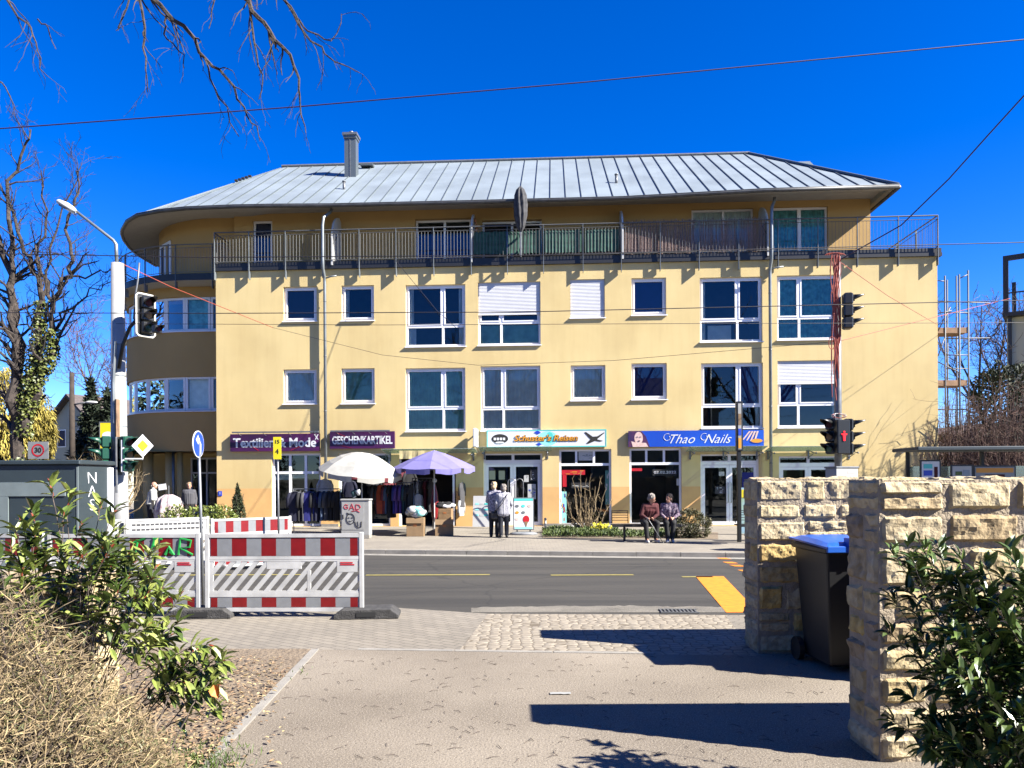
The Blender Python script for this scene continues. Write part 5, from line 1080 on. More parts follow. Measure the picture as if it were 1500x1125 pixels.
mb = MB(); mb.tube([(-.13, .0, 1.30), (-.06, .165, 1.22), (.05, .17, 1.02), (.20, .12, .84), (.27, .03, .76)], .012, 5, 'black_plastic'); mb.tube([(-.13, .0, 1.30), (-.08, -.15, 1.2), (.08, -.17, 1.0), (.22, -.1, .84), (.27, 0, .76)], .012, 5, 'black_plastic'); mb.build('strap', None, t)
tb = thing('shoulder_bag', 'dark shoulder bag hanging at the hip of the person with pale quilted jacket', 'bag', (p.x+.02-.27, p.y-.02, .56)); mb = MB(); mb.cap((-.05, 0, .05), .07, (-.05, 0, .16), .06); mb.cap((.05, 0, .05), .07, (.05, 0, .16), .06); mb.build('bag_body', 'grey_cloth', tb, remesh=.012); mb = MB(); mb.box(-.09, .09, -.08, -.065, .10, .17, 'black_plastic'); mb.build('flap', None, tb)
def seated(lean=-.08, face=(0, -1, 0), kn=.09, armL=None, armR=None, feet=(-.02, .04), hx=0):
    J = dict(pelvis=(0, 0, .56), chest=(hx*.4, lean, .86), neck=(hx*.8, lean*1.6, 1.04), head=(hx, lean*1.9-.01, 1.165), shL=(-.17+hx*.6, lean*1.4, .98), shR=(.17+hx*.6, lean*1.4, .98), elL=(-.23, lean*1.2-.06, .74), elR=(.23, lean*1.2-.06, .74), wrL=(-.10, -.30, .64), wrR=(.08, -.30, .64),
      hipL=(-.09, -.02, .55), hipR=(.09, -.02, .55), knL=(-kn-.03, -.42, .52), knR=(kn+.03, -.42, .52), anL=(-kn, -.42+feet[0], .10), anR=(kn, -.42+feet[1], .10), toeL=(-kn-.02, -.58+feet[0], .04), toeR=(kn+.02, -.58+feet[1], .04), face=face, hdL=(.5, -.8, -.25), hdR=(-.5, -.8, -.25), thL=(.6, 0, .8), thR=(-.6, 0, .8))
    if armL: J['elL'], J['wrL'] = armL
    if armR: J['elR'], J['wrR'] = armR
    return J
bz = gp(945, 794); by = bz.y+.22
p = gp(941, 790); person('grey haired old person in a dark red cardigan sitting on the bench with a cane', (p.x+.0, by, 0), R(8), seated(-.14, face=(.75, -.55, -.42), hx=.06, kn=.13), 'coat_red', 'trouser_black', 'shoe_white', 'hair_grey')
cane = thing('walking_cane', 'thin grey walking cane leaning at the knees of the person in red', 'cane', (p.x+.35, by-.62, 0)); mb = MB(); mb.tube([(-.02, 0, .0), (-.36, .2, .60), (-.40, .22, .66), (-.46, .22, .67)], .010, 6, 'galv'); mb.build('shaft', None, cane, smooth=True); mb = MB(); mb.tube([(-.02, 0, 0), (-.03, .005, .03)], .016, 6, 'black_plastic'); mb.build('rubber_tip', None, cane)
p = gp(974, 790); person('dark haired woman in a checked shirt with dark vest sitting on the bench', (p.x, by, 0), R(-10), seated(-.06, face=(-.65, -.75, -.1), hx=-.02, kn=.06), 'shirt_check', 'trouser_black', 'shoe_white', 'hair_dark', hs='long', cuff=.75)
p = gp(226, 780); person('balding man in a light shirt standing beside the clothes stand under the arcade', ((220-HX)/F*26.5, 26.5, 0), R(100), stand(1.66, lean=-.10, armL=((-.2, -.12, 1.05), (-.12, -.36, 1.0)), armR=((.2, -.12, 1.05), (.12, -.36, 1.0))), 'shirt_light', 'trouser_dark', 'shoe_black', 'hair_grey', hs='bald')
person('person in a grey jacket with reddish hair under the arcade, seen above the low hedge', ((277-HX)/F*27.5, 27.5, 0), R(20), stand(1.62), 'coat_grey', 'trouser_black', 'shoe_black', 'leaf_dead')
person('person in a dark blue jacket between the grey kiosk and the white mast', ((150-HX)/F*29, 29, 0), R(-60), stand(1.6), 'coat_navy', 'trouser_black', 'shoe_black', 'hair_dark')
# clothes stand with white card near the arcade
t = thing('clothes_stand', 'round stand with patterned clothes and a white card by the arcade', 'clothes stand', ((247-HX)/F*26, 26, 0)); mb = MB(); mb.cyl((0, 0), .02, 0, 1.55, 8, 'galv'); mb.build('pole', None, t); mb = MB(); mb.box(-.13, .13, -.02, 0, 1.42, 1.62, 'sign_white', Matrix.Rotation(R(-8), 4, 'Y')); mb.build('card', None, t)
mat('cloth_mixed', (.35, .22, .25), .9, col2=(.55, .52, .50), scale=9)
mb = MB(); n = 40; vs = []
for r, z in ((.12, 1.25), (.34, 1.12), (.44, .7), (.42, .35)):
    for j in range(n): a = 6.283*j/n; q = r*(1+.12*math.sin(a*10)); vs.append((q*math.cos(a), q*math.sin(a), z))
mb.add(vs, [(i*n+j, i*n+(j+1) % n, i*n+n+(j+1) % n, i*n+n+j) for i in range(3) for j in range(n)]); mb.build('clothes', 'cloth_mixed', t, smooth=True)

# ============================================================ BARRIERS
def barrier_parts(t, W=2.02, back=False, logo=True):
    H = 1.0; f = MB(); th = .022
    f.cbox(-W/2, -W/2+.055, -th, th, 0, H, .006); f.cbox(W/2-.055, W/2, -th, th, 0, H, .006)
    f.box(-W/2+.055, W/2-.055, -th, th, H-.06, H-.015); f.box(-W/2+.055, W/2-.055, -th*.8, th*.8, .66, .70); f.box(-W/2+.055, W/2-.055, -th*.8, th*.8, .185, .235); f.box(-W/2+.055, W/2-.055, -th, th, .0, .045)
    f.box(-W/2+.055, W/2-.055, -.010, .010, .045, .185); f.box(-W/2+.055, W/2-.055, -.010, .010, .70, .94)
    # slanted lattice between z .235 and .66
    z0, z1 = .235, .66; sl = .85; pitch = .148; bw = .072; x = -W/2-.6
    lo, hi = -W/2+.055, W/2-.055
    while x < hi:
        P = [(x, z0), (x+bw, z0), (x+bw+(z1-z0)*sl, z1), (x+(z1-z0)*sl, z1)]
        def clip(P, c, keep):
            o = []
            for a, b in zip(P, P[1:]+P[:1]):
                ia, ib = (a[0] >= c) == keep, (b[0] >= c) == keep
                if ia: o.append(a)
                if ia != ib: k = (c-a[0])/(b[0]-a[0]); o.append((c, a[1]+(b[1]-a[1])*k))
            return o
        P = clip(clip(P, lo, True), hi, False)
        if len(P) > 2: f.prism(P, -.012, .012)
        x += pitch
    if not back: f.box(-.22, .22, -.014, .014, .54, .66); f.box(.30, .34, -.014, .014, z0, z1-.14)
    f.box(lo, lo+.05, -.013, .013, z0, z1); f.box(hi-.28, hi-.02, -.015, .015, .50, .655); f.box(lo, hi, -.0155, .0155, .235, .26); f.box(lo, hi, -.0155, .0155, .635, .66)
    f.build('frame', 'white_plastic', t)
    y0, y1 = (-.014, -.011)
    for nm, za, zc in (('upper_reflective_strip', .705, .935), ('lower_reflective_strip', .055, .175)):
        if back: continue
        s = MB(); n = 10; w_ = (W-.14)/ (n-.0); xs = [lo+.02]+[lo+.02+w_*(i+.45) for i in range(n)]+[hi-.02]
        for i in range(len(xs)-1): s.box(xs[i], xs[i+1], y0, y1, za, zc, 'foil_red' if i % 2 == 0 else 'foil_grey')
        s.build(nm, None, t)
    if back:
        s = MB()
        for r in range(2):
            for i in range(16): cx = lo+.1+i*(hi-lo-.2)/15; s.box(cx-.035, cx+.035, -.013, -.0105, .745+r*.10, .785+r*.10)
        s.build('recesses', 'grey_cloth', t)
    elif logo: s = MB(); s.box(hi-.24, hi-.06, -.019, -.0155, .585, .60, 'sign_red'); s.box(hi-.24, hi-.08, -.019, -.0155, .61, .625, 'sign_red'); s.build('maker_mark', None, t)
def foot(label, p, rz):
    t = thing('barrier_foot', label, 'barrier foot', p, rz); mb = MB(); P = [(-.40, 0), (.40, 0), (.40, .05), (.30, .12), (-.30, .12), (-.40, .05)]; mb.prism(P, -.20, .20, 'rubber'); mb.build('rubber_block', None, t, bevel=.01)
    mb = MB(); mb.box(-.12, .12, -.206, -.201, .03, .09, 'matt_black'); mb.build('handle_hole', None, t); return t
def barrier(label, x0, x1, back=False, group='construction barriers', z=.07):
    a, b = V(x0), V(x1); d = b-a; t = thing('road_barrier', label, 'barrier', ((a.x+b.x)/2, (a.y+b.y)/2, z), math.atan2(d.y, d.x), group); barrier_parts(t, d.length, back); return t
DB = 9.75
A = V(((300-HX)/F*DB, DB, 0)); B_ = V(((532-HX)/F*(DB-.05), DB-.05, 0))
barrier('red and white striped barrier in front, right of the blue arrow sign pole', A, B_)
A2 = V(((293-HX)/F*(DB+.02), DB+.02, 0)); A3 = A2+V((-2.02, .12, 0)); tb_ = barrier('front barrier with green graffiti partly hidden by the leafy shrub', A3, A2)
gr = MB()
def stroke(pts, r=.014): gr.tube([(x, -.019, z) for x, z in pts], r, 5, 'green_paint')
gx = .42
stroke([(gx-.25, .90), (gx-.12, .93), (gx-.28, .88)]); stroke([(gx-.22, .91), (gx-.26, .74)]); stroke([(gx, .93), (gx-.06, .72)]); stroke([(gx-.02, .93), (gx+.10, .92)]); stroke([(gx-.03, .83), (gx+.07, .84)]); stroke([(gx+.14, .72), (gx+.19, .82), (gx+.25, .72), (gx+.2, .76)], .02)
stroke([(gx+.34, .93), (gx+.31, .72)]); stroke([(gx+.34, .93), (gx+.48, .90), (gx+.46, .82), (gx+.33, .81), (gx+.50, .72)]); gr.build('graffiti', None, tb_)
A4 = A3+V((-.05, 0, 0)); A5 = A4+V((-2.0, .25, 0)); barrier('front barrier at the far left behind the kiosk side bushes', A5, A4)
foot('dark rubber foot under the right end of the front barrier', (B_.x+.05, B_.y, 0), R(4)); foot('dark rubber foot between the two front barriers at the sign pole', ((A.x+A2.x)/2, DB+.02, 0), R(3)); foot('dark rubber foot at the left end of the graffiti barrier', (A3.x, A3.y, 0), R(5))
P0 = dp(308, 700, 15.0); P1 = dp(426, 700, 16.6); P0.z = P1.z = 0; dd = (P1-P0).normalized(); P0 = P1-dd*2.02
P0 = dp(308, 700, 15.3).xy.to_3d(); P1 = dp(426, 700, 16.3).xy.to_3d()
barrier('rear striped barrier angled behind the front ones, left of the dark jackets', P0, P1, z=-.03)
Q0 = dp(183, 700, 15.4).xy.to_3d(); Q1 = dp(306, 700, 16.3).xy.to_3d(); barrier('rear barrier showing its plain white perforated back', Q0, Q1, True, z=-.03)
Q2 = dp(60, 700, 14.9).xy.to_3d(); Q3 = dp(181, 700, 15.5).xy.to_3d(); barrier('rear plain white barrier beside the kiosk, left one of the row', Q2, Q3, True, z=-.03)
foot('dark rubber foot at the right end of the rear striped barrier', (P1.x, P1.y, -.1), R(30)); foot('dark rubber foot between the rear barriers', (P0.x-.05, P0.y, -.1), R(20))

# ============================================================ SIGNS, POSTS, LIGHTS
def post(t, z0, z1, r, m='galv', x=0, y=0, name='post', r2=None, n=12):
    mb = MB(); mb.cyl((x, y), r, z0, z1, n, m, r2); mb.build(name, None, t, smooth=True)
# blue arrow sign
p = dp(297, 700, 10.6); t = thing('traffic_sign', 'round blue sign with white left arrow on a grey pole between the barriers', 'traffic sign', (p.x, p.y, 0)); mb = MB(); mb.tube([(0, 0, 0), (-.055, 0, 2.3)], .02, 10, 'galv'); mb.build('pole', None, t, smooth=True)
T = Matrix.Translation((-.055, -.03, 2.24)) @ Matrix.Rotation(R(90), 4, 'Z') @ Matrix.Rotation(R(90), 4, 'X')
mb = MB(); mb.tube([T @ V((0, 0, 0)), T @ V((0, 0, .012))], .185, 32, 'sign_white'); mb.build('plate', None, t); mb = MB(); mb.tube([T @ V((0, 0, .012)), T @ V((0, 0, .016))], .172, 32, 'sign_blue'); mb.build('blue_field', None, t)
mb = MB()
for pl in ([(.07, -.14), (.03, -.14), (.03, -.02), (.0, .045), (.02, .07), (.075, .0)], [(.02, .07), (-.01, .035), (-.03, .035), (-.03, .075), (.01, .09)], [(-.10, .06), (-.02, .13), (-.02, -.01)]):
    mb.add([T @ V((x, z, .018)) for x, z in pl], [tuple(range(len(pl)))], 'sign_white')
mb.build('arrow', None, t)
# yellow small plate
p = dp(406, 700, 15.8); t = thing('marker_post', 'thin post with narrow yellow plate in front of the purple shop sign', 'marker sign', (p.x+.03, p.y, -.1)); mb = MB(); mb.tube([(0, 0, 0), (-.02, 0, 2.7)], .022, 10, 'galv'); mb.build('pole', None, t, smooth=True)
mb = MB(); mb.box(-.095, .065, -.04, -.025, 2.26, 2.72, 'sign_yellow'); mb.build('plate', None, t); text('lettering', '15', 'matt_black', t, -.015, -.042, 2.62, .11); text('lettering', '4', 'matt_black', t, -.015, -.042, 2.42, .15)
# white mast with lamp
DM = 19.6; p = dp(175, 700, DM); mx_, my_ = p.x, p.y; ztop = dp(175, 386, DM).z
t = thing('street_lamp_mast', 'tall white tapered mast with a street lamp arm at the left', 'street lamp', (mx_, my_, 0)); mb = MB(); mb.tube([(0, 0, -.1), (0, 0, 1.2), (-.02, 0, ztop)], [.23, .21, .155], 14, 'mast_white'); mb.build('mast', None, t, smooth=True)
P = [dp(171, 386, DM), dp(170, 358, DM), dp(166, 352, DM), dp(107, 306, DM-.2)]; mb = MB(); mb.tube(P, [.045, .045, .04, .035], 10, 'pipe_grey'); mb.build('lamp_arm', None, t, world=True, smooth=True)
a = dp(112, 311, DM-.2); b = dp(84, 295, DM-.2); d = (b-a); mb = MB(); n = 12; vs = []
for k, (f, w_, hu, hd_) in enumerate(((0, .04, .04, .03), (.2, .11, .09, .05), (.55, .17, .11, .06), (.9, .13, .08, .05), (1.02, .04, .03, .02))):
    c = a+d*f
    for j in range(n): an = 2*math.pi*j/n; vs.append(c+V((0, 1, 0))*w_*math.cos(an)+V((.5, 0, .86))*(hu if math.sin(an) > 0 else hd_)*math.sin(an))
mb.add(vs, [(i*n+j, i*n+(j+1) % n, i*n+n+(j+1) % n, i*n+n+j) for i in range(4) for j in range(n)]+[tuple(range(n)), tuple(range(5*n-1, 4*n-1, -1))]); lh = mb.build('lamp_head', 'white_paint', t, world=True, smooth=True)
mb = MB(); c = a+d*.5; X = Matrix.Translation(c+V((.03, 0, -.07))) @ Matrix.Rotation(R(30), 4, 'Y'); mb.box(-.20, .20, -.11, .11, -.03, .0, 'pipe_grey', X); mb.build('lamp_glass', None, t, world=True)
for z in (3.1, 4.4, 5.2): mb = MB(); mb.tube([(0, 0, z), (0, 0, z+.03)], .215-.008*z, 14, 'pipe_grey'); mb.build('clamp_band', None, t)
mb = MB(); mb.tube([dp(167, 620, DM-.25), dp(166, 560, DM-.22), dp(169, 500, DM-.25)], .035, 6, 'pipe_grey'); mb.tube([dp(172, 690, DM-.25), dp(172, 585, DM-.25)], .06, 6, 'plank'); mb.build('cable_duct', None, t, world=True)
def traffic_light(label, c, rz, m='tl_green', lamps=3, board=None, sc_=1.0, on=None):
    t = thing('traffic_light', label, 'traffic light', c, rz); w_ = .15*sc_; h = .30*sc_; H = h*lamps
    mb = MB()
    for i in range(lamps): mb.cbox(-w_, w_, -.10*sc_, .12*sc_, -H/2+i*h+.004, -H/2+(i+1)*h-.004, .03*sc_, m)
    mb.build('housing', None, t, smooth=False)
    for i in range(lamps):
        z = H/2-h*(i+.5); mb = MB(); n = 16; vs = []
        for y_, r_ in ((-.10, .115), (-.42, .118)):
            for j in range(n+1): a = R(-35+250*j/n); yy = y_*sc_ if y_ > -.2 else (-.14-.26*max(0, math.sin(a))**.8)*sc_; vs.append((r_*sc_*math.cos(a), yy, z+r_*sc_*math.sin(a)))
        mb.add(vs, [(j, j+1, n+2+j, n+1+j) for j in range(n)]); o = mb.build('visor', m, t, smooth=True); so_ = o.modifiers.new('s', 'SOLIDIFY'); so_.thickness = .008
        mb = MB(); mb.ell((0, -.105*sc_, z), (.10*sc_, .03*sc_, .10*sc_), ['coat_red', 'cardboard', 'tl_green'][i % 3]); mb.build('lens', None, t, smooth=True)
    if board:
        mb = MB(); w2 = .24*sc_; h2 = H/2+.06; mb.tube([(-w2, .02, -h2+.06), (-w2+.06, .02, -h2), (w2-.06, .02, -h2), (w2, .02, -h2+.06), (w2, .02, h2-.06), (w2-.06, .02, h2), (-w2+.06, .02, h2), (-w2, .02, h2-.06), (-w2, .02, -h2+.06)], .022, 6, board); mb.box(-w2, w2, .015, .03, -h2, h2, 'tl_black'); mb.build('backing_board', None, t)
    return t
z_ = dp(158, 665, DM-.35)
traffic_light('lower left green traffic light on the white mast, turned to the left', dp(155, 665, DM-.3), R(-62)); traffic_light('lower right green traffic light on the white mast, turned to the right', dp(186, 665, DM-.35), R(62))
traffic_light('upper traffic light with cream edged board high on the white mast', dp(214, 462, DM-.3), R(58), 'tl_black', board='cream', sc_=1.05)
traffic_light('small single lamp beside the upper traffic light on the white mast', dp(230, 482, DM-.5), R(58), 'tl_black', lamps=1, sc_=.7)
t = thing('light_bracket', 'dark curved bracket carrying the upper traffic light from the white mast', 'bracket', dp(185, 470, DM-.2)); mb = MB(); mb.tube([dp(174, 540, DM-.2), dp(180, 505, DM-.2), dp(190, 480, DM-.25), dp(200, 468, DM-.3), dp(205, 462, DM-.2)], .045, 8, 'tl_black'); mb.tube([dp(196, 468, DM-.1), dp(198, 435, DM-.1), dp(202, 410, DM-.1), dp(204, 385, DM-.1)], .022, 6, 'galv'); mb.tube([dp(200, 434, DM-.15), dp(208, 434, DM-.2)], .018, 6, 'cream'); mb.build('arm', None, t, world=True, smooth=True)
t = thing('light_bracket', 'thin grey post fixed between the two lower traffic lights', 'bracket', dp(170, 665, DM-.45)); mb = MB(); mb.tube([dp(171, 722, DM-.45), dp(170, 640, DM-.45)], .03, 8, 'galv'); mb.tube([dp(175, 696, DM-.3), dp(175, 640, DM-.3)], .07, 4, 'tl_black'); mb.build('arm', None, t, world=True); mb = MB(); mb.box(-.02+.17, .05+.17, -.05, -.02, -.45, .35, 'sign_white'); mb.build('white_strip', None, t)
# priority road sign
c = dp(209, 653, DM-.5); t = thing('priority_sign', 'yellow and white diamond priority sign beside the lower traffic lights', 'traffic sign', c, R(25)); s_ = .27*1.0
for k, (q, mm) in enumerate(((.29, 'sign_white'), (.15, 'sign_yellow'))): mb = MB(); mb.prism([(-q*.85, 0), (0, -q), (q*.85, 0), (0, q)], -.012-.004*k, -.002-.006*k, mm); mb.build(['plate', 'yellow_field'][k], None, t)
mb = MB(); mb.tube([(0, .02, -.28), (0, .02, -.33), (-.40, .1, -.33)], .025, 6, 'white_paint'); mb.build('arm', None, t)
# bus stop like yellow sign
c = dp(159, 634, 24); t = thing('stop_sign_board', 'yellow and white stop board behind the mast, above the traffic lights', 'sign', (c.x, c.y, 0)); post(t, 0, 3.2, .03, x=.25); mb = MB(); mb.box(-.24, .24, -.04, 0, 2.75, 3.55, 'sign_yellow'); mb.build('board', None, t); mb = MB(); mb.prism(ellp(0, 3.15, .18, .12), -.046, -.041, 'sign_white'); mb.build('white_field', None, t)
mb = MB(); mb.box(-.27, -.24, -.045, .005, 2.72, 3.58, 'galv'); mb.box(-.24, .24, -.045, .005, 3.55, 3.58, 'galv'); mb.build('frame', None, t)
# 30 sign
c = dp(56, 661, 24); t = thing('speed_limit_sign', 'square white sign with a red ring and the number 30 above the kiosk', 'traffic sign', (c.x, c.y, 0)); post(t, 0, 2.6, .03, y=.03)
mb = MB(); mb.box(-.32, .32, -.01, .01, c.z-.24, c.z+.30, 'foil_grey'); mb.build('plate', None, t)
mb = MB(); n = 32; vs = [(r*math.cos(6.283*j/n), -.016, c.z+.03+r*math.sin(6.283*j/n)) for r in (.20, .155) for j in range(n)]; mb.add(vs, [(j, (j+1) % n, n+(j+1) % n, n+j) for j in range(n)], 'sign_red'); mb.build('red_ring', None, t); text('number', '30', 'matt_black', t, 0, -.014, c.z+.03, .22, bold=.006)
# kiosk / transformer box
p0 = V(((115-HX)/F*13.2, 13.2, 0)); W = 3.4; t = thing('substation_kiosk', 'dark blue grey utility kiosk with light grey frame at the left edge', 'kiosk', (p0.x, p0.y, 0)); H = 2.08
mb = MB(); mb.cbox(-W, 0, 0, 1.1, 0, H-.06, .01, 'kiosk'); mb.build('cabin', None, t); mb = MB(); mb.cbox(-W-.05, .05, -.05, 1.15, H-.06, H+.02, .015, 'kiosk'); mb.build('roof', None, t)
mb = MB(); mb.box(-W+.2, -.22, -.03, -.001, 1.48, 1.72, 'kiosk_light'); mb.box(-1.42, -1.2, -.028, -.001, .1, 1.48, 'kiosk_light'); mb.build('light_frame', None, t)
mb = MB(); mb.box(-1.18, -.06, -.012, -.001, .12, 1.44, 'kiosk'); mb.build('door', None, t); mb = MB(); mb.box(-.03, .0, -.012, .0, .06, H-.1, 'kiosk_light'); mb.box(.001, .03, .93, 1.1, .06, H-.1, 'sign_white'); mb.build('edge_strip', None, t)
text('graffiti', 'NAS', 'sign_white', t, 0, 0, 0, .50, T=Matrix.Translation((-.145, -.014, 1.2)) @ Matrix.Rotation(R(90), 4, 'X') @ Matrix.Diagonal((.35, .1, 1, 1)))
o = [c_ for c_ in sc.objects if c_.parent == t and c_.name.startswith('graffiti')][0]; bpy.data.objects.remove(o)
for i, ch_ in enumerate('NAS'): text('graffiti', ch_, 'sign_white', t, .018+.0, 0, 0, .30, bold=-.006, T=Matrix.Translation((.006, .42, 1.78-.24*i)) @ Matrix.Rotation(R(90), 4, 'Z') @ Matrix.Rotation(R(90), 4, 'X') @ Matrix.Diagonal((1.5, 1, 1, 1)))
# utility cabinet with graffiti
p = gp(521, 789); t = thing('utility_cabinet', 'off white utility cabinet with red and black graffiti by the clothes racks', 'utility cabinet', (p.x, p.y+.15, 0), R(-4)); W = .42; H = 1.15
mb = MB(); mb.cbox(-W, W, -.16, .16, .0, .10, .008, 'concrete'); mb.build('base', None, t); mb = MB(); mb.cbox(-W, W, -.16, .16, .10, H-.04, .012, 'cabinet'); mb.build('body', None, t); mb = MB(); mb.cbox(-W-.02, W+.02, -.18, .18, H-.04, H+.01, .012, 'cabinet'); mb.build('lid', None, t)
mb = MB(); mb.box(-W+.03, W-.16, -.168, -.161, .26, H-.08, 'cabinet'); mb.build('door', None, t)
gr = MB()
def st(pts, m, r=.009): gr.tube([(x, -.172, z) for x, z in pts], r, 5, m)
st([(-.20, .98), (-.29, 1.0), (-.33, .93), (-.28, .87), (-.21, .88), (-.21, .93), (-.26, .93)], 'sign_red'); st([(-.16, .84), (-.09, 1.02), (-.02, .84)], 'sign_red'); st([(-.14, .90), (-.04, .90)], 'sign_red'); st([(.03, .86), (.03, 1.0), (.13, .98), (.17, .92), (.12, .86), (.03, .86)], 'sign_red'); st([(-.1, .80), (.06, .82), (.14, .77), (.08, .80)], 'sign_red')
ring = [(-.13+.12*math.cos(R(a)), .58+.15*math.sin(R(a))) for a in range(0, 380, 20)]; st(ring, 'matt_black', .011); st([(-.22, .68), (-.24, .76), (-.16, .72)], 'matt_black'); st([(-.20, .62), (-.16, .60)], 'matt_black'); st([(-.11, .62), (-.06, .60)], 'matt_black'); st([(-.18, .52), (-.12, .50), (-.07, .54)], 'matt_black'); st([(-.36, .70), (-.35, .58)], 'matt_black', .018); st([(.0, .5), (.03, .38), (.10, .32), (.18, .34), (.19, .5)], 'matt_black', .013); st([(.08, .5), (.1, .36)], 'matt_black'); gr.build('graffiti', None, t)
lumpy('plastic_bag', 'small white and green plastic bag lying on the utility cabinet', 'plastic bag', (p.x-.02, p.y+.15, H+.01), (.14, .1, .24), ['cloth_white', 'cloth_teal'], 8, 3)
# utility pole far left
c = dp(106, 700, 45); t = thing('utility_pole', 'dark wooden utility pole with a small lamp in front of the gabled house', 'utility pole', (c.x, c.y, 0)); zt_ = dp(106, 546, 45).z; post(t, -.1, zt_, .18, 'wood_pole', r2=.13); mb = MB(); mb.tube([(0, 0, zt_-1.9), (.5, 0, zt_-1.8), (.9, 0, zt_-1.75)], .05, 6, 'galv'); mb.ell((1.15, 0, zt_-1.75), (.38, .14, .09), 'white_paint'); mb.build('lamp', None, t, smooth=True)
# gabled house
p = dp(102, 700, 60); t = thing('gabled_house', 'pale gabled house with brown roof beyond the trees at the left', 'house', (p.x+.2, 60, 0), R(-25)); zr_ = dp(96, 582, 60).z; ze = zr_-3.6
mb = MB(); mb.prism([(-4.5, -.1), (4.5, -.1), (4.5, ze), (0, zr_), (-4.5, ze)], 0, 9, 'gable_wall'); mb.build('wall', None, t)
mb = MB()
for s in (-1, 1): mb.add([(s*5.0, -.5, ze-.42), (s*5.0, 9.5, ze-.42), (0, 9.5, zr_+.02), (0, -.5, zr_+.02), (s*5.0, -.5, ze-.22), (s*5.0, 9.5, ze-.22), (0, 9.5, zr_+.24), (0, -.5, zr_+.24)], [(0, 1, 2, 3), (4, 7, 6, 5), (0, 3, 7, 4), (0, 4, 5, 1)], 'slate_roof')
mb.build('roof', None, t)
for x, z in ((-1.2, zr_-3.2), (1.2, zr_-3.2)): mb = MB(); mb.box(x-.5, x+.5, -.03, -.004, z-.7, z+.7, 'white_pvc'); o = mb.build('window', None, t); mb = MB(); mb.box(x-.42, x+.42, -.04, -.032, z-.62, z+.62, 'blind_navy'); mb.build('pane', None, o)
# right mast with cables
DR = 19.3; p = dp(1228, 700, DR); t = thing('signal_mast', 'slim grey steel mast wrapped with red cable bundle at the right', 'mast', (p.x, p.y, 0)); zt_ = dp(1228, 376, DR).z; post(t, 0, zt_, .09, 'galv', r2=.085); mb = MB(); mb.cyl((0, 0), .16, 0, .05, 16, 'galv'); mb.build('base_plate', None, t)
t = thing('cable_bundle', 'bundle of loose red brown cables hanging down the right mast', 'cables', (p.x-.10, p.y-.08, zt_-3.4)); mb = MB(); r = random.Random(3); Ln = zt_-dp(1228, 592, DR).z
for i in range(16):
    ph = r.uniform(0, 6.28); L_ = Ln*r.uniform(.72, 1.0) if i > 4 else Ln*r.uniform(.45, .7); x0 = r.uniform(-.09, .12); P = []
    for k in range(15): f = k/14; nar = (.6+.5*abs(math.sin(f*7.5+.4))); P.append((x0*nar+.03*math.sin(f*9+ph)-.01*f, r.uniform(-.02, .02)-.03, 3.42-L_*f))
    mb.tube(P, .011, 5, 'cable_red')
for k in (0, 1, 2): mb.tube([(.16*math.cos(R(a))*(1+.3*k), -.04, 3.40+.06*math.sin(R(a))) for a in range(0, 200, 25)], .010, 4, 'cable_red')
mb.tube([(-.10-.08*math.sin(R(a)), -.05, 1.2-.16*math.cos(R(a))) for a in range(0, 370, 30)], .009, 4, 'cable_red'); mb.build('strands', None, t)
traffic_light('black traffic light high on the right mast, facing right', dp(1242, 456, DR-.1), R(80), 'tl_black', sc_=1.0)
traffic_light('left black traffic light of the lower cluster on the right mast', dp(1219, 639, DR-.3), R(-62), 'tl_black', sc_=1.0); traffic_light('right black traffic light of the lower cluster on the right mast', dp(1243, 640, DR-.25), R(72), 'tl_black', sc_=1.0)
c = dp(1234, 640, DR-.55); t = thing('pedestrian_light', 'black pedestrian signal showing the red figure between the lower traffic lights', 'pedestrian light', c, R(4)); mb = MB(); mb.cbox(-.16, .16, -.08, .12, -.42, .42, .02, 'tl_black'); mb.build('housing', None, t)
mb = MB(); mb.prism(ellp(0, .12, .022, .022, 10), -.10, -.085); mb.prism([(-.02, -.10), (.02, -.10), (.035, .07), (-.035, .07)], -.10, -.085); mb.prism([(-.075, .075), (.075, .075), (.06, .045), (-.06, .045)], -.101, -.0855); mb.build('red_figure', 'ped_red', t)
t = thing('cable_coil', 'tangle of pale wires lying on top of the lower traffic lights', 'wires', dp(1232, 612, DR-.2)); mb = MB(); r = random.Random(9)
for i in range(7): a0 = r.uniform(0, 6); mb.tube([(-.05+.16*math.cos(a0+k*.7)+r.uniform(-.04, .04), r.uniform(-.08, .08), .05+.06*math.sin(a0+k*.7)) for k in range(8)], .007, 4, 'cable_red' if i % 2 else 'white_paint')
mb.build('wires', None, t)
c = dp(1233, 700, 17.5); zc = dp(1233, 684, 17.5).z; t = thing('control_box', 'light grey control cabinet with small red lettering behind the stone wall', 'control cabinet', (c.x, c.y, -.1), R(24)); mb = MB(); mb.cbox(-.34, .34, -.16, .16, 0, zc+.07, .01, 'cabinet'); mb.build('body', None, t); mb = MB(); mb.cbox(-.36, .36, -.18, .18, zc+.07, zc+.11, .01, 'galv'); mb.build('lid', None, t)
mb = MB(); mb.box(.0, .24, -.166, -.161, zc-.04, zc+.03, 'printed_skin'); mb.box(-.08, .12, -.166, -.161, zc-.17, zc-.13, 'sign_red'); mb.build('lettering_mark', None, t)
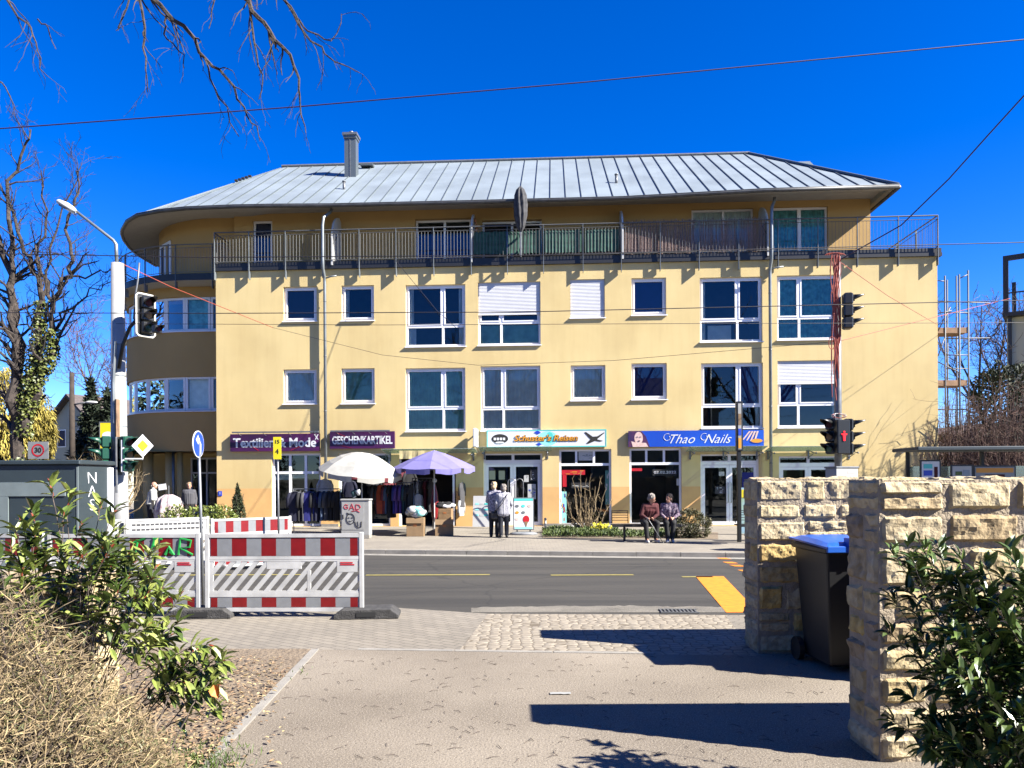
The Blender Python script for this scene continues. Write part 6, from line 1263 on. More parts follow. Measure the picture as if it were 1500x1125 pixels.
# stop post
p = gp(1083, 794); t = thing('stop_post', 'dark post with tall narrow vertical sign at its top in front of the nail studio', 'sign post', (p.x, p.y, 0)); za = dp(1083, 661, p.y).z; zb_ = dp(1083, 588, p.y).z
mb = MB(); mb.cbox(-.05, .05, -.05, .05, 0, za, .01, 'tl_black'); mb.build('post', None, t); mb = MB(); mb.cbox(-.075, .095, -.07, .07, za, zb_, .015, 'tl_black'); mb.build('sign_frame', None, t)
mb = MB(); mb.box(-.035, .05, -.075, -.071, za+.05, zb_-.06, 'cabinet'); mb.box(-.03, .045, -.079, -.0755, za+.08, za+.35, 'orange_paint'); mb.box(-.03, .045, -.079, -.0755, za+.42, za+.6, 'sign_blue'); mb.box(-.03, .045, -.079, -.0755, za+.7, za+1.0, 'cardboard'); mb.build('sign_face', None, t)
# bus shelter
DS = 19.6; x0 = (1345-HX)/F*DS; zr_ = dp(1400, 659, DS).z; t = thing('bus_shelter', 'bus shelter with thin dark roof behind the stone wall at the right', 'bus shelter', (x0, DS, 0), -TH)
mb = MB(); mb.cbox(-.1, 4.2, -.2, 1.3, zr_-.02, zr_+.08, .02, 'kiosk'); mb.build('roof', None, t)
for x in (.25, 2.2, 4.0): mb = MB(); mb.box(x-.04, x+.04, 1.1, 1.18, 0, zr_-.02, 'dark_metal'); mb.build('post', None, t)
mb = MB(); mb.box(.3, 3.96, 1.13, 1.14, .3, 2.0, 'canopy_glass'); mb.build('rear_glass', None, t)
def board2(label, px0, px1, py0, py1, d, m, extra=()):
    a = dp(px0, py0, d); b = dp(px1, py1, d); t = thing('info_board', label, 'info board', ((a.x+b.x)/2, d, b.z), 0); W = (b.x-a.x)/2; H = a.z-b.z; mb = MB(); mb.box(-W-.04, W+.04, 0, .03, -.04, H+.04, 'dark_metal'); mb.box(-W, -W+.05, .0, .03, -b.z, -.04, 'dark_metal'); mb.box(W-.05, W, .0, .03, -b.z, -.04, 'dark_metal'); mb.build('frame', None, t)
    mb = MB(); mb.box(-W, W, -.006, -.001, 0, H, m); mb.build('face', None, t)
    for mm, r in extra: mb = MB(); mb.box(-W+2*W*r[0], -W+2*W*r[1], -.012, -.007, H*r[2], H*r[3], mm); mb.build('print', None, t)
board2('blue and white advertising poster with a bottle in the bus shelter', 1350, 1376, 676, 702, DS+.3, 'sign_white', (('turquoise', (.1, .6, .6, .85)), ('sign_blue', (.1, .6, .2, .5)), ('coat_red', (.70, .90, .1, .7))))
board2('pale timetable board in the middle of the bus shelter', 1395, 1423, 683, 702, DS+.4, 'paper', (('leaf_bed', (.15, .5, .3, .6)), ('pipe_grey', (.55, .9, .2, .7))))
board2('information board with orange yellow header at the right in the shelter', 1428, 1486, 684, 706, DS+.5, 'foil_grey', (('orange_paint', (.03, .97, .62, .92)), ('coat_red', (.25, .75, .1, .5))))
# scaffold
t = thing('scaffold_tower', 'scaffold of grey steel tubes with plank decks behind the right end', 'scaffold', dp(1396, 700, 36).xy.to_3d()); bx_ = PM[t.name].translation
def sp(px, py, y=0): q = dp(px, py, 36); return V((q.x-bx_.x, y, q.z))
for px, a_, y in ((1384, 404, 0), (1405, 402, 0), (1418, 396, 0), (1383, 404, 1.0), (1405, 402, 1.0), (1419, 396, 1.0)): mb = MB(); q = sp(px, a_, y); mb.tube([(q.x, y, 0), q], .036, 6, 'rail_grey'); mb.build('standard', None, t, smooth=True)
mb = MB()
for a_, b_ in (((1374, 441), (1450, 444)), ((1374, 459), (1394, 455)), ((1374, 485), (1392, 450)), ((1405, 408), (1418, 402)), ((1384, 458), (1418, 458)), ((1384, 496), (1450, 495)), ((1374, 530), (1408, 547)), ((1384, 520), (1418, 520)), ((1374, 522), (1384, 494)), ((1384, 540), (1418, 540)), ((1374, 600), (1418, 600)), ((1374, 411), (1384, 412))): mb.tube([sp(*a_), sp(*b_)], .028, 5, 'rail_grey')
mb.build('ledgers', None, t, smooth=True)
for py in (483, 560, 640): mb = MB(); q = sp(1372, py); q2 = sp(1417, py-3); mb.box(q.x, q2.x, 0, 1.0, q.z-.16, q.z+.10, 'plank'); mb.build('deck', None, t)
# right house
q = dp(1476, 700, 40); t = thing('neighbour_house', 'corner of a pale rendered house with a dark balcony frame at the right edge', 'house', (q.x, 40, 0), R(-37)); zb_ = dp(1490, 466, 40).z; zt_ = dp(1490, 385, 40).z
mb = MB(); mb.box(0, 9, 0, 8, -.1, zb_, 'gable_wall'); mb.build('wall', None, t); mb = MB(); mb.box(-.15, 9, -.6, 8, zb_, zb_+.2, 'dark_metal'); mb.build('balcony_slab', None, t)
mb = MB(); mb.box(-.12, .12, -.55, -.35, zb_+.2, zt_, 'dark_metal'); mb.box(-.12, 6, -.55, -.35, zt_, zt_+.25, 'dark_metal'); mb.box(-.1, .1, 5, 5.2, zb_+.2, zt_, 'dark_metal'); mb.build('balcony_frame', None, t)
mb = MB(); mb.tube([(0, -.5, zb_+1.2), (6, -.5, zb_+1.2)], .04, 6, 'dark_metal')
for i in range(40): mb.tube([(i*.15, -.5, zb_+.2), (i*.15, -.5, zb_+1.2)], .012, 4, 'dark_metal')
mb.build('railing', None, t); mb = MB(); mb.cyl((.15, -.25), .09, 0, zb_, 8, 'dark_metal'); mb.build('downpipe', None, t)
for z in (dp(1496, 498, 40).z,): mb = MB(); mb.box(1.0, 2.2, -.03, -.003, z-1.0, z+.9, 'white_pvc'); o = mb.build('window', None, t); mb = MB(); mb.box(1.1, 2.1, -.045, -.032, z-.9, z+.8, 'blind_navy'); mb.build('pane', None, o)
# overhead wires
def wire(label, pts, r=.011, m='wire', sag=0):
    P = [dp(*q) for q in pts]; c = P[len(P)//2]; t = thing('overhead_wire', label, 'overhead wire', P[0]); out = []
    for a, b in zip(P, P[1:]):
        for k in range(10): out.append(a.lerp(b, k/10)+V((0, 0, -sag*math.sin(math.pi*k/10))))
    out.append(P[-1]); mb = MB(); mb.tube(out, r, 5, m); mb.build('cable', None, t, world=True, smooth=True)
mat('wire_violet', (.04, .012, .06), .6)
wire('dark overhead wire crossing the open sky from left to upper right', [(-260, 204, 14), (20, 187, 14), (440, 156, 14), (860, 120, 14.0), (1500, 58, 14), (1900, 12, 14)], .011, 'wire_violet')
wire('dark cable rising from the mast to the upper right corner', [(1228, 382, DR), (1320, 330, 18), (1390, 262, 17), (1450, 195, 16), (1500, 140, 15), (1640, -60, 14)], .015, 'wire_violet')
wire('tram wire along the railing level across the whole building', [(-300, 366, 14.5), (300, 377, 14.5), (760, 374, 14.5), (1500, 355, 14.5), (1900, 343, 14.5)], .009)
wire('tram wire across the upper window row', [(-300, 457, 13.5), (300, 459, 13.5), (760, 457, 13.5), (1500, 440, 13.5), (1900, 428, 13.5)], .008)
wire('thin span wire just above the upper window sills', [(170, 474, 19), (560, 476, 17), (1000, 474, 17), (1420, 473, 18), (1900, 470, 20)], .006)
wire('orange red wire from the white mast towards the facade', [(178, 386, DM), (250, 420, 21), (330, 452, 24), (400, 480, 26.8)], .011, 'cable_red')
wire('thin wire continuing below the upper windows to the right mast', [(400, 480, 26.8), (560, 520, 24), (700, 535, 22.5), (900, 528, 21), (1228, 500, DR)], .006)
wire('thin wire from mid facade bracket to the right', [(580, 382, 27.2), (640, 455, 26), (668, 480, 25)], .009)
wire('thin wire descending from the right mast to the corner', [(1228, 382, DR), (1300, 433, 22), (1372, 475, 26)], .008, 'cable_red')
wire('pale wire rising from the mast to the neighbour house', [(1228, 500, DR), (1372, 464, 23), (1480, 437, 30)], .008, 'cable_red')
# ============================================================ BIN
DBn = 6.75; cx = (1199-HX)/F*DBn; t = thing('wheelie_bin', 'dark wheelie bin with a bright blue lid between the stone walls', 'wheelie bin', (cx+.30, DBn+.28, 0), R(3)); H = 1.13; w0, w1 = .22, .28
mb = MB(); P = []
for z, a_, b_ in ((.06, w0, .26), (H, w1, .34)): P += [(-a_, -b_, z), (a_, -b_, z), (a_, b_, z), (-a_, b_, z)]
mb.add(P, [(0, 3, 2, 1), (4, 5, 6, 7), (0, 1, 5, 4), (1, 2, 6, 5), (2, 3, 7, 6), (3, 0, 4, 7)], 'bin_dark'); mb.build('bin_body', None, t, bevel=.02)
mb = MB(); mb.cbox(-w1-.02, w1+.02, -.37, .36, H-.06, H-.01, .01, 'bin_dark'); mb.build('rim', None, t); mb = MB()
vs = []; n = 10; m_ = 8
for i in range(n+1):
    for j in range(m_+1): x = -w1-.03+(2*w1+.06)*i/n; y = -.40+.80*j/m_; e = min(1, 4*min(i/n, 1-i/n)); f_ = min(1, 3*min(j/m_, 1-j/m_)); vs.append((x, y, H+.005+.045*(e**.4)*(f_**.4)+.03*(j/m_)))
mb.add(vs, [(i*(m_+1)+j, (i+1)*(m_+1)+j, (i+1)*(m_+1)+j+1, i*(m_+1)+j+1) for i in range(n) for j in range(m_)]); ld = mb.build('lid', 'bin_blue', t); so_ = ld.modifiers.new('s', 'SOLIDIFY'); so_.thickness = .02
mb = MB()
for s in (-.09, .09): mb.cbox(s-.02, s+.02, -.44, -.30, H-.03, H+.08, .006, 'bin_blue')
mb.cbox(-w1-.03, w1+.03, -.42, -.395, H-.045, H+.012, .006, 'bin_blue'); mb.build('lid_handle', None, ld)
for s in (-1, 1): mb = MB(); mb.tube([(s*.24, .30, .11), (s*.29, .30, .11)], .11, 16, 'black_plastic'); mb.build('wheel', None, t)
mb = MB(); mb.tube([(-.24, .38, H-.02), (.24, .38, H-.02)], .015, 8, 'bin_dark'); mb.build('grip_bar', None, t)
# ============================================================ STONE WALLS
def stone_wall(label, x0, x1, y0, y1, h, seed, back=False):
    t = thing('stone_wall', label, 'stone wall', (x0, y0, 0)); r = random.Random(seed); W = x1-x0; D = y1-y0
    c = MB(); n = 24; c.box(.004, W-.004, .004, D-.004, 0, h-.006, 'mortar'); c.build('mortar_core', None, t)
    mb = MB(); tones = []
    def stone(O, U, Vv, Nn, w, hh, dep):
        tone = r.random(); nx, nz = max(6, int(w/.022)), max(6, int(hh/.022)); k0 = len(mb.v); vs = []; sd = r.uniform(0, 99); px_ = r.uniform(16, 40); tilt = r.uniform(-.010, .010); t2 = r.uniform(-.010, .010)
        for i in range(nx+1):
            for j in range(nz+1):
                a = 2*i/nx-1; b = 2*j/nz-1; e = (1-abs(a)**px_)*(1-abs(b)**px_); q = O+U*(w*i/nx)+Vv*(hh*j/nz)
                nn = -abs(noise.noise(q*6+V((sd, 0, 0))))*.034+noise.noise(q*17+V((0, sd, 0)))*.014+abs(noise.noise(q*38))*.012+noise.noise(q*80)*.005
                ex = noise.noise(V((sd, i*.5, j*.5)))*.016
                vs.append(q+Nn*(-.012+(dep*.7+.022+nn*.75+tilt*a+t2*b)*max(0, e)**.22)+U*ex*(abs(a) > .9)+Vv*ex*(abs(b) > .9))
        mb.add(vs, [(i*(nz+1)+j, (i+1)*(nz+1)+j, (i+1)*(nz+1)+j+1, i*(nz+1)+j+1) for i in range(nx) for j in range(nz)]); tones.extend([tone]*len(vs))
    zs = [0]
    while zs[-1] < h-.2: zs.append(zs[-1]+r.uniform(.15, .27))
    zs[-1] = h-.0; 
    if zs[-1]-zs[-2] > .30: zs.insert(-1, (zs[-1]+zs[-2])/2)
    def face(O, U, L_, Nn):
        for a, b in zip(zs, zs[1:]):
            x = 0
            while x < L_-.05:
                w = r.uniform(.20, .50)
                if L_-x-w < .14: w = L_-x
                if r.random() < .25 and b-a > .2: hs_ = (b-a)*.5; stone(O+U*(x+.008)+V((0, 0, a+.010)), U, V((0, 0, 1)), Nn, w-.022, hs_-.016, r.uniform(.0, .018)); stone(O+U*(x+.008)+V((0, 0, a+hs_+.008)), U, V((0, 0, 1)), Nn, w-.022, hs_-.018, r.uniform(.0, .018))
                else: stone(O+U*(x+.015)+V((0, 0, a+.014)), U, V((0, 0, 1)), Nn, w-.034, b-a-.030, r.uniform(.0, .024))
                x += w
    face(V((0, 0, 0)), V((1, 0, 0)), W, V((0, -1, 0))); face(V((0, D, 0)), V((0, -1, 0)), D, V((-1, 0, 0))); face(V((W, 0, 0)), V((0, 1, 0)), D, V((1, 0, 0)))
    if back: face(V((W, D, 0)), V((-1, 0, 0)), W, V((0, 1, 0)))
    x = 0
    while x < W-.05:
        w = r.uniform(.25, .55); w = W-x if W-x-w < .15 else w; stone(V((x+.01, .0, h-.02)), V((1, 0, 0)), V((0, 1, 0)), V((0, 0, 1)), w-.02, D, r.uniform(.01, .025)); x += w
    o = mb.build('masonry', 'sandstone', t); at = o.data.attributes.new('tone', 'FLOAT', 'POINT'); at.data.foreach_set('value', tones); return t
stone_wall('tall sandstone wall at the right front, half covered by the dark shrub', 2.24, 7.5, 4.67, 5.10, 1.73, 4)
stone_wall('sandstone wall behind the blue lidded bin, farther of the two', 2.42, 8.5, 7.55, 7.98, 1.73, 11)
stone_wall('low sandstone wall behind the dry bush at the left', -8.0, -2.75, 5.0, 5.35, 1.13, 21)
stone_wall('added unseen sandstone wall shading the bin bay from its right side', 3.30, 3.70, 6.35, 7.53, 1.20, 33)  # added out of sight behind the near wall, sized for the shade it casts
t = thing('loose_stone', 'small rounded stone lying on top of the right stone wall', 'stone', (2.24+1.0+.75, 4.85, 1.76)); mb = MB(); mb.ell((0, 0, .02), (.035, .03, .03)); mb.build('stone_body', 'sandstone', t, smooth=True)
# ============================================================ PLANTS
def branch(mb, P, r0, r1, rr, lv, dens, Lc, m, grav=0, up=.25, tw=.6, sides=(8, 6, 4, 3), minr=.004):
    """tube along P with side branches of level lv-1 growing from it"""
    P = [V(p) for p in P]; k = len(P); rad = [r0+(r1-r0)*i/(k-1) for i in range(k)]
    mb.tube(P, rad, sides[min(3, len(sides)-1, 3-lv)] if lv < 4 else 8, m, lv >= 2)
    if lv <= 0: return
    tot = sum((b-a).length for a, b in zip(P, P[1:])); n = max(1, int(tot*dens))
    for c in range(n):
        f = .12+.88*(c+rr.random())/n; i = min(k-2, int(f*(k-1))); q = P[i].lerp(P[i+1], f*(k-1)-i); d = (P[i+1]-P[i]).normalized()
        s = V((rr.gauss(0, 1), rr.gauss(0, 1), rr.gauss(0, 1))); s = (s-d*s.dot(d)).normalized(); dd = (d*rr.uniform(.35, 1.0)+s*tw*1.3+V((0, 0, up-grav))).normalized(); L_ = Lc*rr.uniform(.5, 1.25)*(1-.45*f)
        ns = 4 if lv > 1 else 3; Q = [q]; 
        for j in range(ns): dd = (dd+V((rr.gauss(0, .22), rr.gauss(0, .22), rr.gauss(0, .18)+up*.25-grav*.5))).normalized(); Q.append(Q[-1]+dd*L_/ns)
        rb = max(minr, (r0+(r1-r0)*f)*rr.uniform(.35, .6)); branch(mb, Q, rb, max(minr*.6, rb*.35), rr, lv-1, dens*1.6, Lc*.52, m, grav, up, tw, sides, minr)
def px3(L_, d): return [dp(a[0], a[1], a[2] if len(a) > 2 else d) for a in L_]
def wob(P, r, rr, n=3):
    o = [P[0]]
    for a, b in zip(P, P[1:]):
        for i in range(1, n+1): o.append(a.lerp(b, i/n)+(V((rr.gauss(0, r), rr.gauss(0, r), rr.gauss(0, r))) if i < n else V((0, 0, 0))))
    return o
def leafquad(mb, p, d, up, L_, w, m=None, fold=.25):
    s = d.cross(up); s = s.normalized()*w/2 if s.length > 1e-4 else d.orthogonal().normalized()*w/2; n_ = s.cross(d).normalized(); a = p+d*L_*.35; b = p+d*L_*.7-n_*L_*.05; t_ = p+d*L_-n_*L_*.14
    f = n_*w*fold
    mb.add([p, a-s+f, b-s*.85+f, t_, b+s*.85+f, a+s+f, a, b], [(0, 6, 1), (1, 6, 7, 2), (2, 7, 3), (0, 5, 6), (6, 5, 4, 7), (7, 4, 3)], m)
# big bare tree at the left with ivy
rr = random.Random(12); D3 = 30
base = dp(28, 718, D3); base.z = 0
t = thing('bare_tree', 'large bare tree with ivy covered stems at the left edge', 'tree', base)
mb = MB(); stems = [([(28, 730), (24, 640), (24, 560), (18, 480), (14, 420), (2, 370), (-25, 300)], .34, .12), ([(26, 600), (22, 520), (20, 440), (17, 380), (12, 300), (30, 230), (45, 190)], .20, .04), ([(34, 640), (42, 560), (56, 500), (62, 440), (57, 405), (35, 370), (22, 320), (-5, 260)], .22, .05), ([(40, 610), (56, 560), (74, 524), (77, 480), (78, 440), (90, 412), (102, 398), (104, 370), (98, 330), (110, 290), (112, 250)], .19, .04),
 ([(78, 445), (60, 400), (52, 360), (70, 310), (60, 250)], .10, .03), ([(76, 472), (95, 456), (120, 440), (148, 425), (172, 408)], .07, .02), ([(96, 405), (125, 408), (150, 398), (165, 392)], .06, .02), ([(62, 440), (75, 380), (85, 330), (105, 280), (120, 240)], .07, .02), ([(30, 570), (10, 530), (-20, 500)], .09, .03), ([(20, 480), (40, 470), (56, 455)], .05, .03)]
for P, r0, r1 in stems: branch(mb, wob(px3(P, D3), .10, rr), r0*.78, r1*.7, rr, 3, 1.9, 1.9, None, minr=.008, tw=.55)
mb.build('trunk_and_limbs', 'bark', t, world=True)
mb = MB()
for P, r0, r1 in stems[2:4]:
    Q = px3(P, D3)
    for a, b in zip(Q, Q[1:]):
        if a.z > 7.6: continue
        for i in range(int((b-a).length*230)):
            an = rr.uniform(0, 6.28); q = a.lerp(b, rr.random())+V((math.cos(an), math.sin(an), 0))*(r0*.8+rr.uniform(0, .13)); leafquad(mb, q, V((rr.gauss(0, 1), rr.gauss(0, 1), -.6)).normalized(), V((math.cos(an), math.sin(an), .3)), .12, .10)
for i in range(500): q = base+V((rr.gauss(.2, .5), rr.gauss(0, .5), abs(rr.gauss(0, 1.3)))); leafquad(mb, q, V((rr.gauss(0, 1), rr.gauss(0, 1), -.6)).normalized(), V((0, -1, .3)), .16, .14)
mb.build('ivy', 'leaf_ivy', t, world=True)
def randtree(label, px, py, d, h, r, seed, m='bark_light', lean=0, lv=3, dens=1.2, Lc=None, spread=.5, cat='tree', name='bare_tree', minr=.012, n=5):
    b = gp(px, py) if d is None else V(((px-HX)/F*d, d, 0)); t = thing(name, label, cat, b); q = random.Random(seed); mb = MB(); Lc = Lc or h*.28
    tr = [b+V((lean*i/5+q.gauss(0, .04*h*i/20), q.gauss(0, .02*h*i/10), h*.45*i/5)) for i in range(6)]; branch(mb, tr, r, r*.55, q, 2, dens*.4, Lc*.8, None, minr=minr)
    for i in range(n):
        a = 6.28*i/n+q.uniform(-.4, .4); P = [tr[-1]]; dd = V((math.cos(a)*spread, math.sin(a)*spread, 1)).normalized()
        for j in range(5): dd = (dd+V((q.gauss(0, .12), q.gauss(0, .12), .05))).normalized(); P.append(P[-1]+dd*h*.11)
        branch(mb, P, r*.5, r*.12, q, lv, dens, Lc, None, minr=minr, tw=.6)
    mb.build('trunk_and_branches', m, t, world=True); return t
randtree('distant bare tree with purple brown twigs behind the white mast', 152, 700, 52, 13, .12, 6, 'bark_reddish', dens=1.3, minr=.014)
randtree('bare tree rising behind the brown bush at the right', 1440, 700, 42, 11.0, .16, 15, 'bark_light', dens=1.4, minr=.014)
randtree('bare tree behind the scaffold tower', 1492, 700, 48, 12.5, .16, 16, 'bark_reddish', dens=1.2, minr=.016)
# overhanging branches at the top
t = thing('overhanging_tree', 'tree with fine bare branches hanging into the top left of the sky', 'tree', (-6.5, 3.0, 0)); mb = MB(); rr = random.Random(31)
mb.tube([(-6.5, 3, -.1), (-6.4, 3.1, 3), (-6.2, 3.3, 6.5)], [.32, .26, .20], 12); mb.tube([(-6.2, 3.3, 6.5), (-5, 4.6, 7.6), (-3.6, 5.6, 7.5), dp(260, -260, 6.4), dp(215, -120, 6.4)], [.2, .15, .10, .06, .035], 8); mb.tube([(-5, 4.6, 7.6), (-3.5, 5.2, 8.4), dp(330, -330, 6.2), dp(335, -140, 6.2)], [.14, .10, .07, .04], 8); mb.tube([(-6.2, 3.3, 6.5), (-5.4, 5, 7.2), dp(-40, -200, 6.4)], [.12, .07, .03], 6)
for P, d, r0 in (([(215, -120), (195, -30), (178, 30), (170, 45)], 6.4, .012), ([(215, -120), (200, -20), (212, 40), (214, 85), (216, 135)], 6.4, .018), ([(215, -120), (208, -20), (245, 20), (275, 45), (300, 85), (330, 112), (352, 150), (368, 180), (381, 207)], 6.4, .024), ([(300, 85), (315, 130), (335, 170), (350, 200)], 6.4, .009), ([(335, -140), (345, -20), (368, 15), (395, 45), (425, 80), (438, 115), (440, 160), (448, 195)], 6.2, .026), ([(366, 15), (372, 60), (385, 110), (380, 145)], 6.2, .011), ([(335, -140), (400, -20), (430, 20), (455, 60), (490, 90), (522, 105)], 6.3, .016), ([(430, 20), (450, 45), (485, 60), (500, 20)], 6.3, .009), ([(395, 45), (404, 66), (408, 76)], 6.2, .016), ([(245, 20), (240, 50), (262, 75), (270, 100)], 6.4, .009), ([(-40, -200), (-5, -20), (20, 15), (45, 40), (55, 75), (70, 112)], 6.4, .014), ([(-40, -200), (-35, 60), (-10, 110), (8, 128), (22, 160)], 6.4, .012), ([(55, 28), (70, 40), (82, 72)], 6.4, .007), ([(320, -60), (314, 0), (306, 42)], 6.2, .009)):
    branch(mb, wob(px3(P, d), .012, rr), r0, .0035, rr, 2, 5.5, .42, None, grav=.35, up=.0, tw=.55, minr=.0022, sides=(6, 5, 4, 3))
mb.build('trunk_and_branches', 'bark', t, world=True)
# crowns made of leaf clumps
def leafy(name, label, cat, c, rad, n, L_, m, seed, base=None, flat=.0, trunk=.05, gap=.5, shell=.5, tm='bark', kind=None, cone=False, hang=False):
    c = V(c); q = random.Random(seed); b = base if base is not None else V((c.x, c.y, 0)); t = thing(name, label, cat, b); mb = MB(); k = 0
    while k < n:
        v = V((q.uniform(-1, 1), q.uniform(-1, 1), q.uniform(-1, 1)))
        if v.length > 1: continue
        if v.length < shell and q.random() < .7: continue
        if noise.noise(v*2.6+V((seed, 0, 0))) < -gap*.35: continue
        if cone: w_ = (1-v.z)/2*1.2; v = V((v.x*w_, v.y*w_, v.z))
        bump_ = 1+.18*noise.noise(v*3+V((0, seed, 0))); p = c+V((v.x*rad[0], v.y*rad[1], v.z*rad[2]))*bump_
        if p.z < .02: continue
        d = (v*.6+V((q.gauss(0, .6), q.gauss(0, .6), q.gauss(0, .5)-(1.2 if hang else 0)))).normalized(); leafquad(mb, p, d, V((q.gauss(0, .4), q.gauss(0, .4), 1)), L_*q.uniform(.6, 1.3), L_*(.16 if hang else .42)*q.uniform(.7, 1.2)); k += 1
    mb.build('crown', m, t, world=True); mb = MB(); mb.tube([b, b.lerp(c, .6), c], [trunk, trunk*.8, trunk*.4], 6)
    for i in range(6): a = q.uniform(0, 6.28); mb.tube([b.lerp(c, .3), c+V((math.cos(a)*rad[0]*.6, math.sin(a)*rad[1]*.6, rad[2]*q.uniform(-.2, .6)))], [trunk*.5, trunk*.15], 4)
    mb.build('trunk', tm, t, world=True); return t
for i, (px, py0, d, w_, s) in enumerate(((133, 560, 48, 1.6, 'taller dark conifer beside the utility pole'), (158, 575, 46, 1.6, 'shorter dark conifer beside the white mast'), (141, 590, 50, 1.8, 'dark conifer between the other two behind the signs'))):
    zt_ = dp(px, py0, d).z; leafy('conifer', s, 'conifer', ((px-HX)/F*d, d, zt_*.5), (w_, w_, zt_*.52), 2600, .42, 'leaf_conifer', 40+i, cone=True, shell=.3)
c = dp(48, 612, 56); leafy('weeping_willow', 'bright yellow weeping willow behind the ivy tree', 'tree', (c.x, 56, c.z-.9), (1.5, 1.4, 2.9), 7000, .5, 'leaf_willow', 51, hang=True, trunk=.12)
c = dp(4, 560, 42); leafy('weeping_willow', 'orange yellow foliage at the very left edge behind the ivy tree', 'tree', (c.x, 42, c.z-2), (1.0, 1.2, 3.0), 3000, .45, 'leaf_willow', 52, hang=True, trunk=.12)
def twiggy(label, px, d, w_, h, n, m, seed, name='bare_bush', cat='bush', minr=.008, y0=0, L_=None, cur=.25, tw=.7):
    b = V(((px-HX)/F*d, d, y0)); t = thing(name, label, cat, b); q = random.Random(seed); mb = MB()
    for i in range(n):
        a = q.uniform(0, 6.28); s = q.random()**.6; P = [b+V((math.cos(a)*w_*.15*s, math.sin(a)*w_*.12*s, 0))]; tgt = b+V((math.cos(a)*w_*.5*s, math.sin(a)*w_*.4*s, h*(1-.35*s*s)*q.uniform(.75, 1.05)))
        mid = P[0].lerp(tgt, .5)+V((math.cos(a)*w_*.06, math.sin(a)*w_*.05, 0)); Q = wob([P[0], mid, tgt], .02*w_, q, 2); branch(mb, Q, minr*3, minr*.9, q, 2, 6/(h), (L_ or h*.3), None, minr=minr*.7, up=cur, tw=tw, sides=(4, 4, 3, 3))
    mb.build('twigs', m, t, world=True); return t
twiggy('tan twiggy bush behind the kiosk, left part', 60, 32, 4.5, 2.9, 46, 'twig_tan', 61, minr=.012)
twiggy('tan twiggy bush between the kiosk and white mast', 128, 27, 4.6, 2.7, 60, 'twig_tan', 62, minr=.010)
leafy('evergreen_bush', 'dark evergreen bush below the yellow willow', 'bush', (dp(48, 660, 30).x, 30, 1.3), (1.3, 1.0, 1.3), 1800, .2, 'leaf_conifer', 63)
leafy('evergreen_bush', 'olive green bush in front of the pale gabled house', 'bush', (dp(136, 640, 34).x, 34, 1.5), (1.3, 1.0, 1.7), 2000, .2, 'leaf_box', 64)
for i, (px, d, w_, h, lab) in enumerate(((1400, 27.5, 4.2, 4.6, 'dense red brown bare bush directly right of the building'), (1447, 26, 4.6, 5.0, 'dense red brown bare bush in the middle behind the bus shelter'), (1498, 25.5, 4.8, 5.3, 'dense red brown bare bush at the right edge behind the bus shelter'))):
    twiggy(lab, px, d, w_, h, 120, 'bark_reddish', 70+i, minr=.008, L_=1.5, cur=.0, tw=1.0)
for i, (px, lab) in enumerate(((1408, 'dark ivy hedge behind the bus shelter, left part'), (1475, 'dark ivy hedge behind the bus shelter, right part'))): leafy('ivy_hedge', lab, 'hedge', (dp(px, 700, 29).x, 29, 1.6), (2.0, .9, 2.0), 3200, .2, 'leaf_conifer', 80+i)
c = dp(1472, 542, 36); leafy('conifer', 'dark green conifer top beside the neighbour house', 'conifer', (c.x, 36, c.z-1.6), (1.5, 1.4, 1.9), 1800, .3, 'leaf_conifer', 83)
# shop front plants
p = gp(858, 781); t = thing('bare_shrub', 'leafless yellow brown shrub fanning out before the travel shop window', 'shrub', (p.x, p.y, 0)); rr = random.Random(77); mb = MB(); dS = p.y
for tip in ((826, 716), (838, 700), (846, 712), (850, 690), (858, 705), (866, 694), (872, 712), (880, 700), (888, 716), (896, 730), (832, 735), (820, 730), (842, 728), (870, 728), (882, 738), (893, 745), (856, 725), (862, 735), (848, 745)):
    P = [p+V((rr.uniform(-.05, .05), 0, 0)), dp((858+tip[0])/2+(tip[0]-858)*.12, (782+tip[1])/2+8, dS+rr.uniform(-.2, .2)), dp(tip[0], tip[1], dS+rr.uniform(-.35, .35))]; branch(mb, wob(P, .03, rr), .026, .008, rr, 2, 5, .34, None, minr=.0055, up=.3, tw=.6, sides=(5, 5, 4, 3))
mb.build('branches', 'twig_tan', t, world=True)
c = gp(1015, 789); leafy('round_bush', 'rounded dark brownish green bush right of the bench', 'bush', (c.x, c.y+.35, .33), (.66, .42, .46), 4200, .07, 'leaf_box', 85, shell=.7, gap=.2, trunk=.03)
mb = MB(); rr = random.Random(5)
for i in range(5200):
    px = rr.uniform(796, 905) if i < 3900 else rr.uniform(905, 990); py = rr.uniform(777, 787) if i < 3900 else rr.uniform(781, 788); q = gp(px, py); hh = .05+.12*max(0, noise.noise(q*1.5)+.4); leafquad(mb, q+V((0, 0, rr.uniform(0, hh))), V((rr.gauss(0, .5), rr.gauss(0, .5), 1)).normalized(), V((rr.gauss(0, 1), rr.gauss(0, 1), .2)), .11, .035)
tag(mb.build('bed_plants', 'leaf_bed'), 'low green ground cover in the narrow bed before the shop windows', 'ground cover', kind='stuff')
mb = MB(); q0 = [gp(794, 776), gp(906, 775), gp(1052, 780), gp(1052, 790), gp(906, 789), gp(794, 789)]; mb.add([(v.x, v.y, .004) for v in q0], [(5, 4, 3, 2, 1, 0)], 'soil'); structure(mb.build('planting_bed'))
c = gp(879, 782); t = thing('daffodils', 'clump of bright yellow flowers in the bed left of the bench', 'flowers', c); mb = MB(); m2 = MB()
